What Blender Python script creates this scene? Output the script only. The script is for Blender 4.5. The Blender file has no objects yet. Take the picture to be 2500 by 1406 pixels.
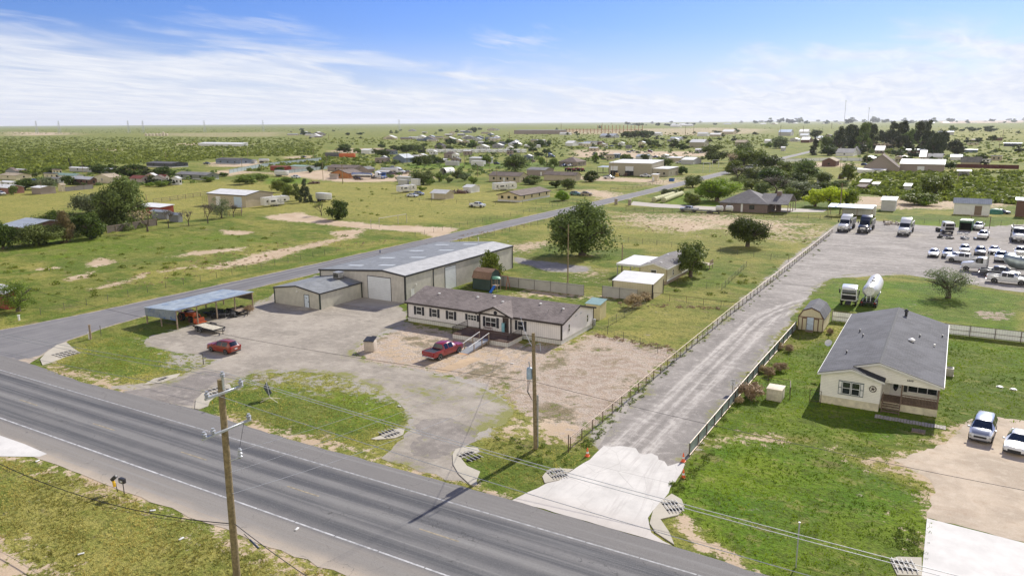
import bpy, bmesh, math, random
import numpy as np
from mathutils import Vector, Matrix
from mathutils.geometry import delaunay_2d_cdt
R = math.radians
C = bpy.context.scene.collection
sc = bpy.context.scene
# ------------------------------------------------------------------ camera, sky, sun, exposure
F, CX, CY = 1850., 1250., 703.          # focal length and centre of the 2500 px wide photograph
ROLL, PITCH, YAW, H = math.atan(.0057), math.atan(404/F), R(30.3), 29.
cam = bpy.data.objects.new('camera', bpy.data.cameras.new('camera')); C.objects.link(cam)
cam.data.sensor_width = 36; cam.data.lens = F/2500*36
cam.data.clip_start = .5; cam.data.clip_end = 80000
cam.matrix_world = Matrix.Translation((0, 0, H)) @ Matrix.Rotation(YAW, 4, 'Z') @ Matrix.Rotation(math.pi/2-PITCH, 4, 'X') @ Matrix.Rotation(-ROLL, 4, 'Z')
sc.camera = cam
SUN_AZ, SUN_EL = 84., 34.               # azimuth from +X, counter-clockwise
sc.view_settings.view_transform = 'Standard'; sc.view_settings.look = 'None'
sc.view_settings.exposure = 0.53; sc.view_settings.gamma = 1; sc.view_settings.use_curve_mapping = False
sun = bpy.data.objects.new('sun', bpy.data.lights.new('sun', 'SUN')); C.objects.link(sun)
sun.data.energy = 4.7; sun.data.angle = R(.55); sun.data.color = (1, .945, .84)
sun.rotation_euler = (R(90-SUN_EL), 0, R(SUN_AZ-90) + math.pi)
sun.matrix_world = Matrix.Rotation(R(SUN_AZ-90), 4, 'Z') @ Matrix.Rotation(-R(90-SUN_EL), 4, 'X')
W = bpy.data.worlds.new('World'); sc.world = W; W.use_nodes = True

class NT:
    """tiny helper for node trees"""
    def __init__(s, nt): s.nt = nt; s.n = nt.nodes; s.l = nt.links
    def new(s, t, **k):
        n = s.n.new(t)
        for a, b in k.items():
            if a == 'ins':
                for i, v in b.items(): s.set(n, i, v)
            else: setattr(n, a, b)
        return n
    def set(s, n, i, v):
        if isinstance(v, bpy.types.NodeSocket): s.l.new(v, n.inputs[i])
        elif isinstance(v, tuple) and len(v) == 3 and n.inputs[i].type == 'RGBA': n.inputs[i].default_value = (*v, 1)
        else: n.inputs[i].default_value = v
    def math(s, op, a, b=0., c=0., clamp=False):
        n = s.new('ShaderNodeMath', operation=op, use_clamp=clamp)
        s.set(n, 0, a); s.set(n, 1, b)
        if op in ('MULTIPLY_ADD', 'SMOOTH_MIN'): s.set(n, 2, c)
        return n.outputs[0]
    def mix(s, f, a, b, bt='MIX'):
        n = s.new('ShaderNodeMix', data_type='RGBA', blend_type=bt); n.clamp_factor = True
        s.set(n, 0, f); s.set(n, 6, a); s.set(n, 7, b)
        return n.outputs[2]
    def step(s, v, a, b, lo=0., hi=1.):
        n = s.new('ShaderNodeMapRange', interpolation_type='SMOOTHSTEP')
        s.set(n, 0, v); s.set(n, 1, a); s.set(n, 2, b); s.set(n, 3, lo); s.set(n, 4, hi)
        return n.outputs[0]
    def noise(s, vec, scale, det=3., rough=.55, dist=0.):
        n = s.new('ShaderNodeTexNoise', ins={'Scale': scale, 'Detail': det, 'Roughness': rough, 'Distortion': dist})
        if vec is not None: s.l.new(vec, n.inputs['Vector'])
        return n.outputs[0]
    def mapv(s, vec, scale=(1, 1, 1), loc=(0, 0, 0), rot=(0, 0, 0)):
        n = s.new('ShaderNodeMapping'); s.l.new(vec, n.inputs[0])
        n.inputs['Scale'].default_value = scale; n.inputs['Location'].default_value = loc; n.inputs['Rotation'].default_value = rot
        return n.outputs[0]

def build_sky():
    t = NT(W.node_tree); t.n.clear()
    sky = t.new('ShaderNodeTexSky', sky_type='NISHITA', sun_disc=False, sun_elevation=R(SUN_EL), sun_rotation=R(90-SUN_AZ))
    sky.altitude = 300; sky.air_density = 1.0; sky.dust_density = .6; sky.ozone_density = 2.2
    g = t.new('ShaderNodeTexCoord').outputs['Generated']
    sep = t.new('ShaderNodeSeparateXYZ'); t.l.new(g, sep.inputs[0])
    el = t.math('MAXIMUM', sep.outputs[2], 0.)
    # cloud layer: direction projected on a high plane
    k = t.math('DIVIDE', 1., t.math('ADD', el, .09))
    px = t.math('MULTIPLY', sep.outputs[0], k); py = t.math('MULTIPLY', sep.outputs[1], k)
    cb = t.new('ShaderNodeCombineXYZ'); t.l.new(px, cb.inputs[0]); t.l.new(py, cb.inputs[1])
    v = cb.outputs[0]
    a = t.noise(t.mapv(v, (1.3, .7, 1), (3.1, 1.7, 0), (0, 0, R(-16))), 1.0, 8, .53, .7)
    b = t.noise(t.mapv(v, (1, 1, 1), (7.3, 2.1, 0)), .42, 3, .5, .2)
    c = t.noise(t.mapv(v, (3.2, 1.2, 1), (1.3, 9.1, 0), (0, 0, R(24))), 1.9, 8, .65, .7)
    # bank of thin cloud low in the sky, rising towards both sides of the picture
    ang = t.new('ShaderNodeVectorMath', operation='DOT_PRODUCT'); t.l.new(g, ang.inputs[0])
    ang.inputs[1].default_value = (math.cos(YAW), math.sin(YAW), 0)      # sideways from the view axis
    side = t.math('ABSOLUTE', t.math('ADD', ang.outputs['Value'], -.08))
    low = t.math('SUBTRACT', t.math('MULTIPLY_ADD', side, .11, .052), el)
    bank = t.math('ADD', t.math('MULTIPLY', low, 9.), t.math('MULTIPLY', t.math('SUBTRACT', a, .5), 2.2))
    bank = t.step(bank, -.15, .55)
    wis = t.math('ADD', t.math('MULTIPLY', a, .6), t.math('MULTIPLY', c, .4))
    wis = t.math('MULTIPLY', t.step(wis, .49, .68), t.step(b, .46, .64))
    wis = t.math('MULTIPLY', wis, .78)
    thick = t.math('MAXIMUM', t.math('MULTIPLY', bank, .88), wis)
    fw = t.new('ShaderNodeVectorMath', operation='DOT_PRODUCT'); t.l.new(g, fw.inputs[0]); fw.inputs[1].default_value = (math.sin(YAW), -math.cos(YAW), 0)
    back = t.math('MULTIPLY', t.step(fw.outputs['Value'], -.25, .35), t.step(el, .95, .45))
    haze = t.step(el, .0, .12, .70, 0.)
    col = t.mix(1., sky.outputs[0], (.50, .59, .97), 'MULTIPLY')
    bw = t.new('ShaderNodeHueSaturation', ins={'Saturation': 1.12, 'Value': 1.0}); t.l.new(col, bw.inputs['Color'])
    col = t.mix(haze, bw.outputs[0], (5.9, 6.4, 7.5))
    det = t.noise(t.mapv(v, (2.2, .8, 1), (0, 4, 0), (0, 0, R(-16))), 2.4, 7, .6, .6)
    shade = t.mix(t.step(det, .3, .7), (5.6, 6.0, 7.0), (7.3, 7.4, 7.7))
    col = t.mix(thick, col, shade)
    col = t.mix(t.math('MULTIPLY', back, t.step(a, .25, .5, .75, 1.)), col, (10.4, 9.6, 8.5))      # unseen bright cloud added behind the camera to fill the shaded walls
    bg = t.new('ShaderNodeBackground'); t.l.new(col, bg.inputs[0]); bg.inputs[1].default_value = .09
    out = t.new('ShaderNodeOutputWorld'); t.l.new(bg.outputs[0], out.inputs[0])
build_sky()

# ------------------------------------------------------------------ photograph pixel -> ground point, and back
def ray(px, py):
    x = (px-CX)/F; y = -(py-CY)/F
    c, s = math.cos(ROLL), math.sin(ROLL); x, y = x*c+y*s, -x*s+y*c
    cp, sp = math.cos(PITCH), math.sin(PITCH)
    X, Y, Z = x, cp+y*sp, -sp+y*cp
    c, s = math.cos(YAW), math.sin(YAW)
    return X*c-Y*s, X*s+Y*c, Z
def P(px, py, z=0.):
    d = ray(px, py); t = (z-H)/d[2]; return d[0]*t, d[1]*t
def proj(x, y, z=0.):
    c, s = math.cos(-YAW), math.sin(-YAW); X, Y, Z = x*c-y*s, x*s+y*c, z-H
    cp, sp = math.cos(PITCH), math.sin(PITCH)
    f, up = Y*cp-Z*sp, Y*sp+Z*cp
    a, b = X/f, up/f
    c, s = math.cos(ROLL), math.sin(ROLL); a, b = a*c-b*s, a*s+b*c
    return CX+a*F, CY-b*F
def horizon(px): return CY-404-(px-CX)*math.tan(ROLL)
def zat(px, base, top):                # height of a thing whose foot is at row base and top at row top
    g = P(px, base); d = ray(px, top); return H+d[2]*math.hypot(*g)/math.hypot(d[0], d[1])
def solve(fn, target, lo, hi):         # bisection on the picture column
    s = 1 if fn(hi) > fn(lo) else -1
    for _ in range(50):
        m = (lo+hi)/2
        if (fn(m)-target)*s > 0: hi = m
        else: lo = m
    return (lo+hi)/2
def bb(x0, xn, x1, yb, ye, maxw=90, maxd=90):
    """footprint from picture columns: left corner x0, near corner (xn, yb), right-back corner x1, eave row ye"""
    n = P(xn, yb)
    xl = solve(lambda u: proj(u, n[1])[0], x0, n[0]-maxw, n[0])
    if x1 > xn+.4:
        yr = solve(lambda v: proj(n[0], v)[0], x1, n[1], n[1]+maxd)
    else: yr = n[1]+8
    return xl, n[1], n[0]-xl, yr-n[1], zat(xn, yb, ye)

# ------------------------------------------------------------------ materials
MATS = {}
def principled(name):
    m = bpy.data.materials.new(name); m.use_nodes = True
    t = NT(m.node_tree); p = t.n['Principled BSDF']; return m, t, p
def mat(name, col, rough=.7, metal=0., var=.12, scale=3., bump=0., spec=.5, coat=0.):
    """plain painted / raw surface with a little uneven tone"""
    if name in MATS: return MATS[name]
    m, t, p = principled(name); MATS[name] = m
    co = t.new('ShaderNodeTexCoord').outputs['Object']
    n = t.noise(co, scale, 5, .6)
    lo = tuple(c*(1-var) for c in col); hi = tuple(min(1, c*(1+var)) for c in col)
    t.set(p, 'Base Color', t.mix(t.step(n, .3, .7), lo, hi))
    p.inputs['Roughness'].default_value = rough; p.inputs['Metallic'].default_value = metal
    p.inputs['Specular IOR Level'].default_value = spec
    if coat: p.inputs['Coat Weight'].default_value = coat; p.inputs['Coat Roughness'].default_value = .06
    if bump:
        b = t.new('ShaderNodeBump', ins={'Strength': bump, 'Distance': .05}); t.l.new(n, b.inputs['Height']); t.l.new(b.outputs[0], p.inputs['Normal'])
    return m
def ribbed(name, col, pitch=.3, axis=0, rough=.45, metal=.0, depth=.5, var=.1, ribs=.75, patch=None):
    """sheet metal or panelling: ribs every `pitch` metres along object axis 0=x, 1=y, 2=z, or 3 = x+y (walls)"""
    if name in MATS: return MATS[name]
    m, t, p = principled(name); MATS[name] = m
    co = t.new('ShaderNodeTexCoord').outputs['Object']
    sep = t.new('ShaderNodeSeparateXYZ'); t.l.new(co, sep.inputs[0])
    a = sep.outputs[axis] if axis < 3 else t.math('ADD', sep.outputs[0], sep.outputs[1])
    fr = t.math('FRACT', t.math('DIVIDE', a, pitch))
    tri = t.math('ABSOLUTE', t.math('SUBTRACT', fr, .5))
    rib = t.step(tri, .36, .46)
    n = t.noise(co, .8, 6, .65)
    lo = tuple(c*(1-var) for c in col); hi = tuple(min(1, c*(1+var)) for c in col)
    base = t.mix(t.step(n, .3, .7), lo, hi)
    if patch:
        n2 = t.noise(co, .5, 4, .7); base = t.mix(t.step(n2, .52, .6), base, patch)
    base = t.mix(t.math('MULTIPLY', rib, 1-ribs), base, (0, 0, 0))
    t.set(p, 'Base Color', base)
    p.inputs['Roughness'].default_value = rough; p.inputs['Metallic'].default_value = metal; p.inputs['Specular IOR Level'].default_value = .3
    b = t.new('ShaderNodeBump', ins={'Strength': depth, 'Distance': .03}); t.l.new(rib, b.inputs['Height']); t.l.new(b.outputs[0], p.inputs['Normal'])
    return m
def shingle(name, col, var=.3, patch=None):
    if name in MATS: return MATS[name]
    m, t, p = principled(name); MATS[name] = m
    co = t.new('ShaderNodeTexCoord').outputs['Object']
    br = t.new('ShaderNodeTexBrick', ins={'Scale': 1., 'Mortar Size': .012, 'Brick Width': .5, 'Row Height': .22, 'Bias': 0.})
    br.inputs['Color1'].default_value = (*(c*(1+var*.5) for c in col), 1); br.inputs['Color2'].default_value = (*(c*(1-var*.5) for c in col), 1)
    br.inputs['Mortar'].default_value = (*(c*.5 for c in col), 1); t.l.new(co, br.inputs['Vector'])
    n = t.noise(co, 9., 6, .75); n2 = t.noise(co, .35, 4, .6)
    c1 = t.mix(t.step(n, .35, .65), t.mix(1., br.outputs[0], (.72, .70, .70), 'MULTIPLY'), br.outputs[0])
    c1 = t.mix(t.step(n2, .42, .62, 0, .35), c1, tuple(c*1.35 for c in col))
    t.set(p, 'Base Color', c1); p.inputs['Roughness'].default_value = .92; p.inputs['Specular IOR Level'].default_value = .25
    b = t.new('ShaderNodeBump', ins={'Strength': .5, 'Distance': .02}); t.l.new(n, b.inputs['Height']); t.l.new(b.outputs[0], p.inputs['Normal'])
    return m
def brick(name, c1, c2, mort):
    if name in MATS: return MATS[name]
    m, t, p = principled(name); MATS[name] = m
    co = t.new('ShaderNodeTexCoord').outputs['Object']
    sep = t.new('ShaderNodeSeparateXYZ'); t.l.new(co, sep.inputs[0]); cb = t.new('ShaderNodeCombineXYZ')
    t.l.new(t.math('ADD', sep.outputs[0], sep.outputs[1]), cb.inputs[0]); t.l.new(sep.outputs[2], cb.inputs[1])
    br = t.new('ShaderNodeTexBrick', ins={'Scale': 1., 'Mortar Size': .012, 'Brick Width': .3, 'Row Height': .1})
    br.inputs['Color1'].default_value = (*c1, 1); br.inputs['Color2'].default_value = (*c2, 1); br.inputs['Mortar'].default_value = (*mort, 1)
    t.l.new(cb.outputs[0], br.inputs['Vector']); t.set(p, 'Base Color', br.outputs[0]); p.inputs['Roughness'].default_value = .9
    return m
def glass(name='window_glass', col=(.02, .025, .03), rough=.06):
    return mat(name, col, rough, 0, .3, .7, 0, .8)
def paint(name, col, rough=.28, metal=.0):
    return mat(name, col, rough, metal, .03, 2., 0, .5, coat=.7)

# ------------------------------------------------------------------ mesh building
class M:
    def __init__(s): s.v = []; s.f = []; s.smooth = None
    def add(s, vs, fs):
        o = len(s.v); s.v += [tuple(v) for v in vs]; s.f += [tuple(i+o for i in f) for f in fs]; return s
    def box(s, x0, x1, y0, y1, z0, z1):
        return s.add([(x0, y0, z0), (x1, y0, z0), (x1, y1, z0), (x0, y1, z0), (x0, y0, z1), (x1, y0, z1), (x1, y1, z1), (x0, y1, z1)],
                     [(0, 3, 2, 1), (4, 5, 6, 7), (0, 1, 5, 4), (1, 2, 6, 5), (2, 3, 7, 6), (3, 0, 4, 7)])
    def bev(s, x0, x1, y0, y1, z0, z1, b=.05, seg=2):
        bm = bmesh.new(); bmesh.ops.create_cube(bm, size=1)
        bmesh.ops.scale(bm, vec=(x1-x0, y1-y0, z1-z0), verts=bm.verts); bmesh.ops.translate(bm, vec=((x0+x1)/2, (y0+y1)/2, (z0+z1)/2), verts=bm.verts)
        bmesh.ops.bevel(bm, geom=bm.edges[:], offset=b, segments=seg, affect='EDGES', profile=.5)
        s.add([v.co[:] for v in bm.verts], [[v.index for v in f.verts] for f in bm.faces] if not bm.verts.index_update() else [])
        bm.free(); s.smooth = s.smooth or 40; return s
    def prism(s, poly, axis, a, b):
        """poly: (p, q) points; axis 'x': p=y q=z, 'y': p=x q=z, 'z': p=x q=y; extruded from a to b"""
        def mk(p, q, r): return {'x': (r, p, q), 'y': (p, r, q), 'z': (p, q, r)}[axis]
        n = len(poly); vs = [mk(p, q, a) for p, q in poly]+[mk(p, q, b) for p, q in poly]
        return s.add(vs, [tuple(range(n))[::-1], tuple(range(n, 2*n))]+[(i, (i+1) % n, n+(i+1) % n, n+i) for i in range(n)])
    def tube(s, p0, p1, r0, r1=None, n=8, cap=True):
        r1 = r0 if r1 is None else r1; p0 = Vector(p0); p1 = Vector(p1); d = (p1-p0)
        if d.length < 1e-6: return s
        d.normalize(); a = d.orthogonal().normalized(); b = d.cross(a); vs = []
        for p, r in ((p0, r0), (p1, r1)):
            for i in range(n):
                t = 2*math.pi*i/n; vs.append(p+a*math.cos(t)*r+b*math.sin(t)*r)
        fs = [(i, (i+1) % n, n+(i+1) % n, n+i) for i in range(n)]
        if cap: fs += [tuple(range(n))[::-1], tuple(range(n, 2*n))]
        return s.add(vs, fs)
    def lathe(s, prof, n=16, axis='z', at=(0, 0, 0)):
        """prof: (radius, height) pairs"""
        vs = []
        for r, h in prof:
            for i in range(n):
                t = 2*math.pi*i/n; a, b = r*math.cos(t), r*math.sin(t)
                q = {'z': (a, b, h), 'y': (a, h, b), 'x': (h, a, b)}[axis]; vs.append((q[0]+at[0], q[1]+at[1], q[2]+at[2]))
        fs = [(k*n+i, k*n+(i+1) % n, (k+1)*n+(i+1) % n, (k+1)*n+i) for k in range(len(prof)-1) for i in range(n)]
        fs += [tuple(range(n))[::-1], tuple(range((len(prof)-1)*n, len(prof)*n))]
        s.smooth = s.smooth or 50; return s.add(vs, fs)
    def path(s, pts, r, n=5):
        for a, b in zip(pts, pts[1:]): s.tube(a, b, r, r, n, False)
        return s
    def mesh(s, name, m):
        me = bpy.data.meshes.new(name); me.from_pydata(s.v, [], s.f); me.materials.append(m)
        bm = bmesh.new(); bm.from_mesh(me); bmesh.ops.recalc_face_normals(bm, faces=bm.faces); bm.to_mesh(me); bm.free()
        if s.smooth:
            me.shade_smooth(); me.set_sharp_from_angle(angle=R(s.smooth))
        return me
    def obj(s, name, m, parent=None, label=None, loc=(0, 0, 0), rz=0.):
        o = bpy.data.objects.new(name, s.mesh(name, m)); C.objects.link(o); o.parent = parent; o.location = loc; o.rotation_euler.z = rz
        if label: o['label'] = label
        return o
def tag(o, label=None, cat=None, group=None, kind=None):
    for k, v in (('label', label), ('category', cat), ('group', group), ('kind', kind)):
        if v: o[k] = v
    return o
def thing(name, label, cat, loc=(0, 0, 0), rz=0., group=None):
    o = bpy.data.objects.new(name, None); C.objects.link(o); o.empty_display_size = .3
    o.location = (*loc, 0) if len(loc) == 2 else loc; o.rotation_euler.z = rz
    return tag(o, label, cat, group)
def dup(root, loc, rz=0., label=None, group=None, scale=None):
    kids = {}
    for c in root.children: kids[c] = list(c.children)
    r = root.copy(); C.objects.link(r); r.location = (*loc, 0) if len(loc) == 2 else loc; r.rotation_euler = (0, 0, rz)
    if scale: r.scale = scale if isinstance(scale, tuple) else (scale,)*3
    if label: r['label'] = label
    if group: r['group'] = group
    for ch, gs in kids.items():
        c = ch.copy(); C.objects.link(c); c.parent = r
        for g in gs:
            d = g.copy(); C.objects.link(d); d.parent = c
    return r

# ------------------------------------------------------------------ ground sheet with natural cover masks
def sdf(X, Y, poly):
    """signed distance, positive inside"""
    poly = np.array(poly); n = len(poly); d = np.full(X.shape, 1e9); ins = np.zeros(X.shape, bool)
    for i in range(n):
        a = poly[i]; b = poly[(i+1) % n]; e = b-a; L = max((e*e).sum(), 1e-9)
        t = np.clip(((X-a[0])*e[0]+(Y-a[1])*e[1])/L, 0, 1)
        d = np.minimum(d, np.hypot(X-a[0]-t*e[0], Y-a[1]-t*e[1]))
        if a[1] != b[1]:
            c = ((a[1] > Y) != (b[1] > Y)) & (X < (b[0]-a[0])*(Y-a[1])/(b[1]-a[1])+a[0]); ins ^= c
    return np.where(ins, d, -d)
PX = lambda pts: [P(*p) for p in pts]
# (channel, strength, softness in m at the near edge, picture polygon)
COVER = [
 ('dirt', 1, 1.0, [(410,628),(470,616),(600,603),(590,612),(480,622)]), ('dirt', 1, 1.4, [(500,656),(640,616),(742,600),(870,569),(868,580),(814,588),(691,625),(640,640),(530,657)]),
 ('dirt', 1, .8, [(205,651),(246,629),(279,641),(235,653)]), ('dirt', 1, .8, [(164,678),(230,662),(214,675),(169,684)]), ('dirt', 1, .8, [(215,706),(312,684),(358,665),(345,678),(256,702)]),
 ('dirt', 1, .8, [(85,657),(146,650),(150,655),(95,660)]), ('dirt', 1, .8, [(390,663),(474,648),(470,653),(400,664)]), ('dirt', 1, .8, [(540,562),(615,566),(600,573),(550,574)]),
 ('dirt', 1, 1., [(640,528),(732,518),(800,537),(883,543),(922,549),(1024,553),(1121,556),(1090,574),(1060,580),(1024,567),(896,559),(783,547),(660,536)]), ('dirt', .95, 1., [(791,568),(896,558),(862,582),(819,574)]),
 ('dirt', .62, 5, [(1500,520),(1780,522),(1990,545),(1960,600),(1800,560),(1640,572),(1500,545)]), ('dirt', .85, 2, [(1650,548),(1790,546),(1750,560),(1650,566)]), ('dirt', .7, 3, [(1950,560),(2010,548),(2025,565),(1990,590),(1960,580)]),
 ('dirt', .8, 2, [(1250,600),(1330,590),(1330,602),(1260,618)]), ('dirt', .55, 3, [(1400,660),(1450,655),(1440,690),(1390,690)]), ('dirt', .75, 1.5, [(1270,700),(1440,722),(1500,728),(1490,740),(1260,722)]),
 ('dirt', .75, 1.2, [(1230,1035),(1300,1010),(1420,1020),(1395,1075),(1330,1070),(1230,1060)]), ('dirt', .8, 1., [(1730,1060),(1890,1062),(1900,1080),(1740,1078)]), ('dirt', .55, 1.5, [(1990,1085),(2120,1100),(2250,1085),(2290,1130),(2100,1130),(1990,1100)]),
 ('dirt', 1, 1., [(2170,1130),(2290,1085),(2345,1040),(2420,1030),(2600,1040),(2600,1290),(2265,1265),(2285,1190)]), ('dirt', .9, 1.5, [(-200,1290),(0,1320),(60,1360),(130,1410),(160,1480),(-200,1480)]),
 ('dirt', .6, 1.2, [(2180,1270),(2260,1265),(2255,1340),(2200,1330)]), ('dirt', .9, .6, [(1640,1260),(1680,1255),(1760,1340),(1850,1400),(1840,1408),(1700,1350)]), ('dirt', .75, 1, [(100,890),(240,945),(470,1000),(640,1058),(800,1096),(1010,1150),(1160,1196),(1250,1222),(1250,1205),(1060,1140),(860,1085),(640,1035),(460,985),(250,920)]),
 ('dirt', .85, 1.4, [(0,1108),(140,1122),(300,1178),(480,1256),(640,1322),(840,1410),(820,1412),(600,1345),(420,1262),(240,1180),(0,1124)]),
 ('dirt', .7, 2, [(2070,478),(2400,482),(2480,500),(2400,512),(2150,512),(2070,500)]), ('dirt', .75, 3, [(2095,480),(2180,478),(2180,495),(2100,498)]),
 ('dirt', .9, 3, [(640,424),(800,415),(830,425),(1000,420),(1080,430),(1040,440),(930,445),(830,445)]), ('dirt', .85, 5, [(800,368),(870,362),(950,362),(930,372),(820,374)]), ('dirt', .9, 4, [(690,383),(760,381),(770,387),(700,389)]),
 ('dirt', .9, 5, [(500,398),(640,392),(640,408),(520,408)]), ('dirt', .8, 3, [(500,420),(560,414),(640,420),(560,430)]), ('dirt', .8, 5, [(1395,366),(1560,368),(1740,372),(1740,382),(1550,388),(1400,385)]), ('dirt', .8, 3, [(1400,428),(1500,432),(1640,440),(1650,448),(1560,446),(1400,440)]),
 ('dirt', .8, 3, [(1390,466),(1460,462),(1540,478),(1490,492),(1450,482)]), ('dirt', .6, 4, [(1560,440),(1680,430),(1690,445),(1640,455),(1560,452)]), ('dirt', .8, 3, [(1905,400),(1990,395),(2090,400),(2110,408),(1990,408),(1905,408)]),
 ('dirt', .7, 40, [(0,322),(190,324),(200,330),(0,333)]), ('dirt', .45, 30, [(340,326),(720,322),(720,334),(500,336),(380,333)]), ('dirt', .55, 30, [(1300,318),(1750,312),(1900,316),(1880,326),(1700,332),(1500,330),(1300,326)]),
 ('dirt', .85, 20, [(2290,296),(2500,293),(2500,300),(2300,302)]), ('dirt', .5, 6, [(2330,384),(2500,386),(2500,392),(2330,390)]),
 ('dirt', .8, 8, [(430,350),(620,350),(620,354),(430,356)]), ('dirt', .75, 6, [(215,364),(310,363),(310,369),(215,370)]),
 ('lush', 1, 2, [(1700,1100),(1790,1060),(1990,1090),(2150,1150),(2270,1210),(2260,1380),(2180,1410),(1860,1400),(1660,1250),(1640,1190)]), ('lush', .9, 2, [(1860,900),(2000,830),(2320,830),(2520,850),(2520,1040),(2340,1040),(2200,1090),(1900,1060),(1720,1060),(1780,970)]),
 ('lush', .8, 2, [(2020,680),(2280,690),(2500,720),(2500,830),(2320,790),(2060,760),(1960,745)]), ('lush', .7, 2, [(1430,610),(1590,605),(1560,640),(1440,640)]), ('lush', .8, 3, [(1460,500),(1590,490),(1740,500),(1660,480)]),
 ('lush', .9, 1.5, [(1640,480),(1700,474),(1760,500),(1740,505),(1600,502)]), ('lush', 1, 2, [(1910,498),(2010,490),(2080,498),(2080,515),(1960,515)]), ('lush', .85, 2, [(2150,525),(2500,530),(2500,570),(2420,565),(2200,550)]),
 ('lush', .7, 1.2, [(0,795),(120,772),(440,698),(640,655),(900,605),(1040,575),(1130,552),(1280,522),(1280,528),(1100,562),(900,615),(640,665),(440,706),(200,765),(0,800)]), ('lush', .6, 2, [(1250,640),(1360,655),(1380,700),(1260,690)]),
 ('lush', .55, 8, [(0,560),(300,580),(640,560),(700,590),(500,640),(200,680),(0,640)]), ('lush', .6, 1.5, [(400,800),(350,800),(190,850),(120,900),(240,935),(500,900)]), ('lush', .6, 2, [(640,930),(960,960),(1010,1040),(800,1080),(520,1000)]),
 ('lush', .6, 3, [(1650,640),(1800,640),(1790,700),(1650,705)]), ('lush', .8, 4, [(1500,470),(1560,470),(1500,480)]), ('lush', .75, 5, [(970,400),(1400,395),(1400,412),(1000,412)]), ('lush', .7, 3, [(640,432),(760,432),(760,450),(640,452)]),
 ('dry', .9, 8, [(-100,470),(330,450),(640,440),(1000,450),(1300,470),(1280,520),(1000,545),(860,535),(600,520),(400,540),(300,470),(0,560)]), ('dry', .75, 2, [(0,1120),(200,1160),(560,1310),(800,1406),(0,1406)]), ('dry', .7, 2, [(640,905),(900,905),(1010,990),(800,990),(640,940)]),
 ('dry', .6, 3, [(1490,740),(1780,700),(1760,780),(1640,860),(1440,830)]), ('dry', .6, 8, [(1270,560),(1500,540),(1900,560),(1900,620),(1700,640),(1400,600)]), ('dry', .65, 2, [(1160,960),(1330,960),(1350,1050),(1200,1100),(1130,1060)]),
 ('dry', .6, 1.5, [(160,860),(400,850),(470,900),(380,960),(200,930)]), ('dry', .55, 4, [(2050,450),(2500,420),(2500,400),(2000,402)]), ('dry', .5, 20, [(2290,312),(2500,316),(2500,340),(2330,345)]),
 ('scrub', .9, 12, [(-200,333),(700,336),(780,352),(760,382),(540,385),(440,400),(200,405),(100,430),(-200,450)]), ('scrub', .7, 8, [(640,350),(840,350),(1040,340),(1500,330),(1900,330),(1900,360),(1500,365),(1040,365),(900,360)]),
 ('scrub', .8, 3, [(2080,440),(2300,420),(2500,420),(2500,485),(2300,492),(2080,480)]), ('scrub', .6, 40, [(-200,310),(1250,304),(1250,318),(-200,328)]), ('scrub', .5, 40, [(1250,302),(2600,292),(2600,312),(1250,312)]),
 ('mulch', .85, 1.2, [(1210,900),(1340,860),(1450,815),(1640,850),(1640,875),(1400,1080),(1330,1060),(1240,980)]), ('mulch', .45, 1, [(2370,758),(2470,760),(2470,785),(2380,780)]), ('mulch', .5, 1, [(1650,880),(2020,600),(2040,570),(2010,575),(1500,980)]),
 ('dirt', .42, 2.0, [(985,792),(930,812),(870,842),(862,868),(905,884),(1000,898),(1080,918),(1150,938),(1210,962),(1300,900),(1440,812),(1200,830),(1140,815)]),
 ('grav', .52, 3.0, [(500,960),(600,905),(900,905),(1010,960),(1030,1040),(960,1010),(800,960),(640,950)]),
 ('grav', .5, 2.0, [(340,830),(440,840),(560,880),(470,930),(400,890)]),
 ('dry', .9, 2.5, [(960,925),(1100,930),(1230,950),(1320,985),(1300,1050),(1200,1040),(1100,1030),(1020,1000),(900,940),(700,895),(620,900),(700,880),(860,890)]),
 ('mulch', .95, 2.0, [(985,792),(930,812),(870,842),(862,868),(905,884),(1000,898),(1080,918),(1150,938),(1210,962),(1300,900),(1440,812),(1360,846),(1200,830),(1140,815)]),
 ('grav', 1, 1.6, [(350,830),(470,790),(620,745),(770,672),(830,700),(900,735),(990,760),(990,800),(870,845),(860,880),(1180,930),(1230,990),(1190,1060),(1060,1100),(1010,1040),(950,930),(760,900),(600,915),(470,985),(430,940),(520,880),(440,850)]),
 ('grav', 1, 1.0, [(1465,1090),(1560,1095),(1660,1135),(1680,1110),(1860,870),(1950,752),(1985,712),(2020,680),(2200,670),(2400,695),(2520,705),(2520,545),(2280,565),(2150,540),(2045,545),(1900,655),(1660,865),(1440,1060)]),
]
def ground_grid():
    hd = 90+30.3
    ang = np.concatenate([np.arange(hd-52, hd+52, .13), np.arange(hd+52, hd+308, 4)])
    rr = [12.]
    while rr[-1] < 32000:
        r = rr[-1]; rr.append(r+min(max(r*r/(757*29)*1.6, .35), r*.06))
    rr = np.array(rr); A, Q = np.meshgrid(np.radians(ang), rr)
    X = (Q*np.cos(A)).ravel(); Y = (Q*np.sin(A)).ravel(); return X, Y, len(rr), len(ang)
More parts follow.
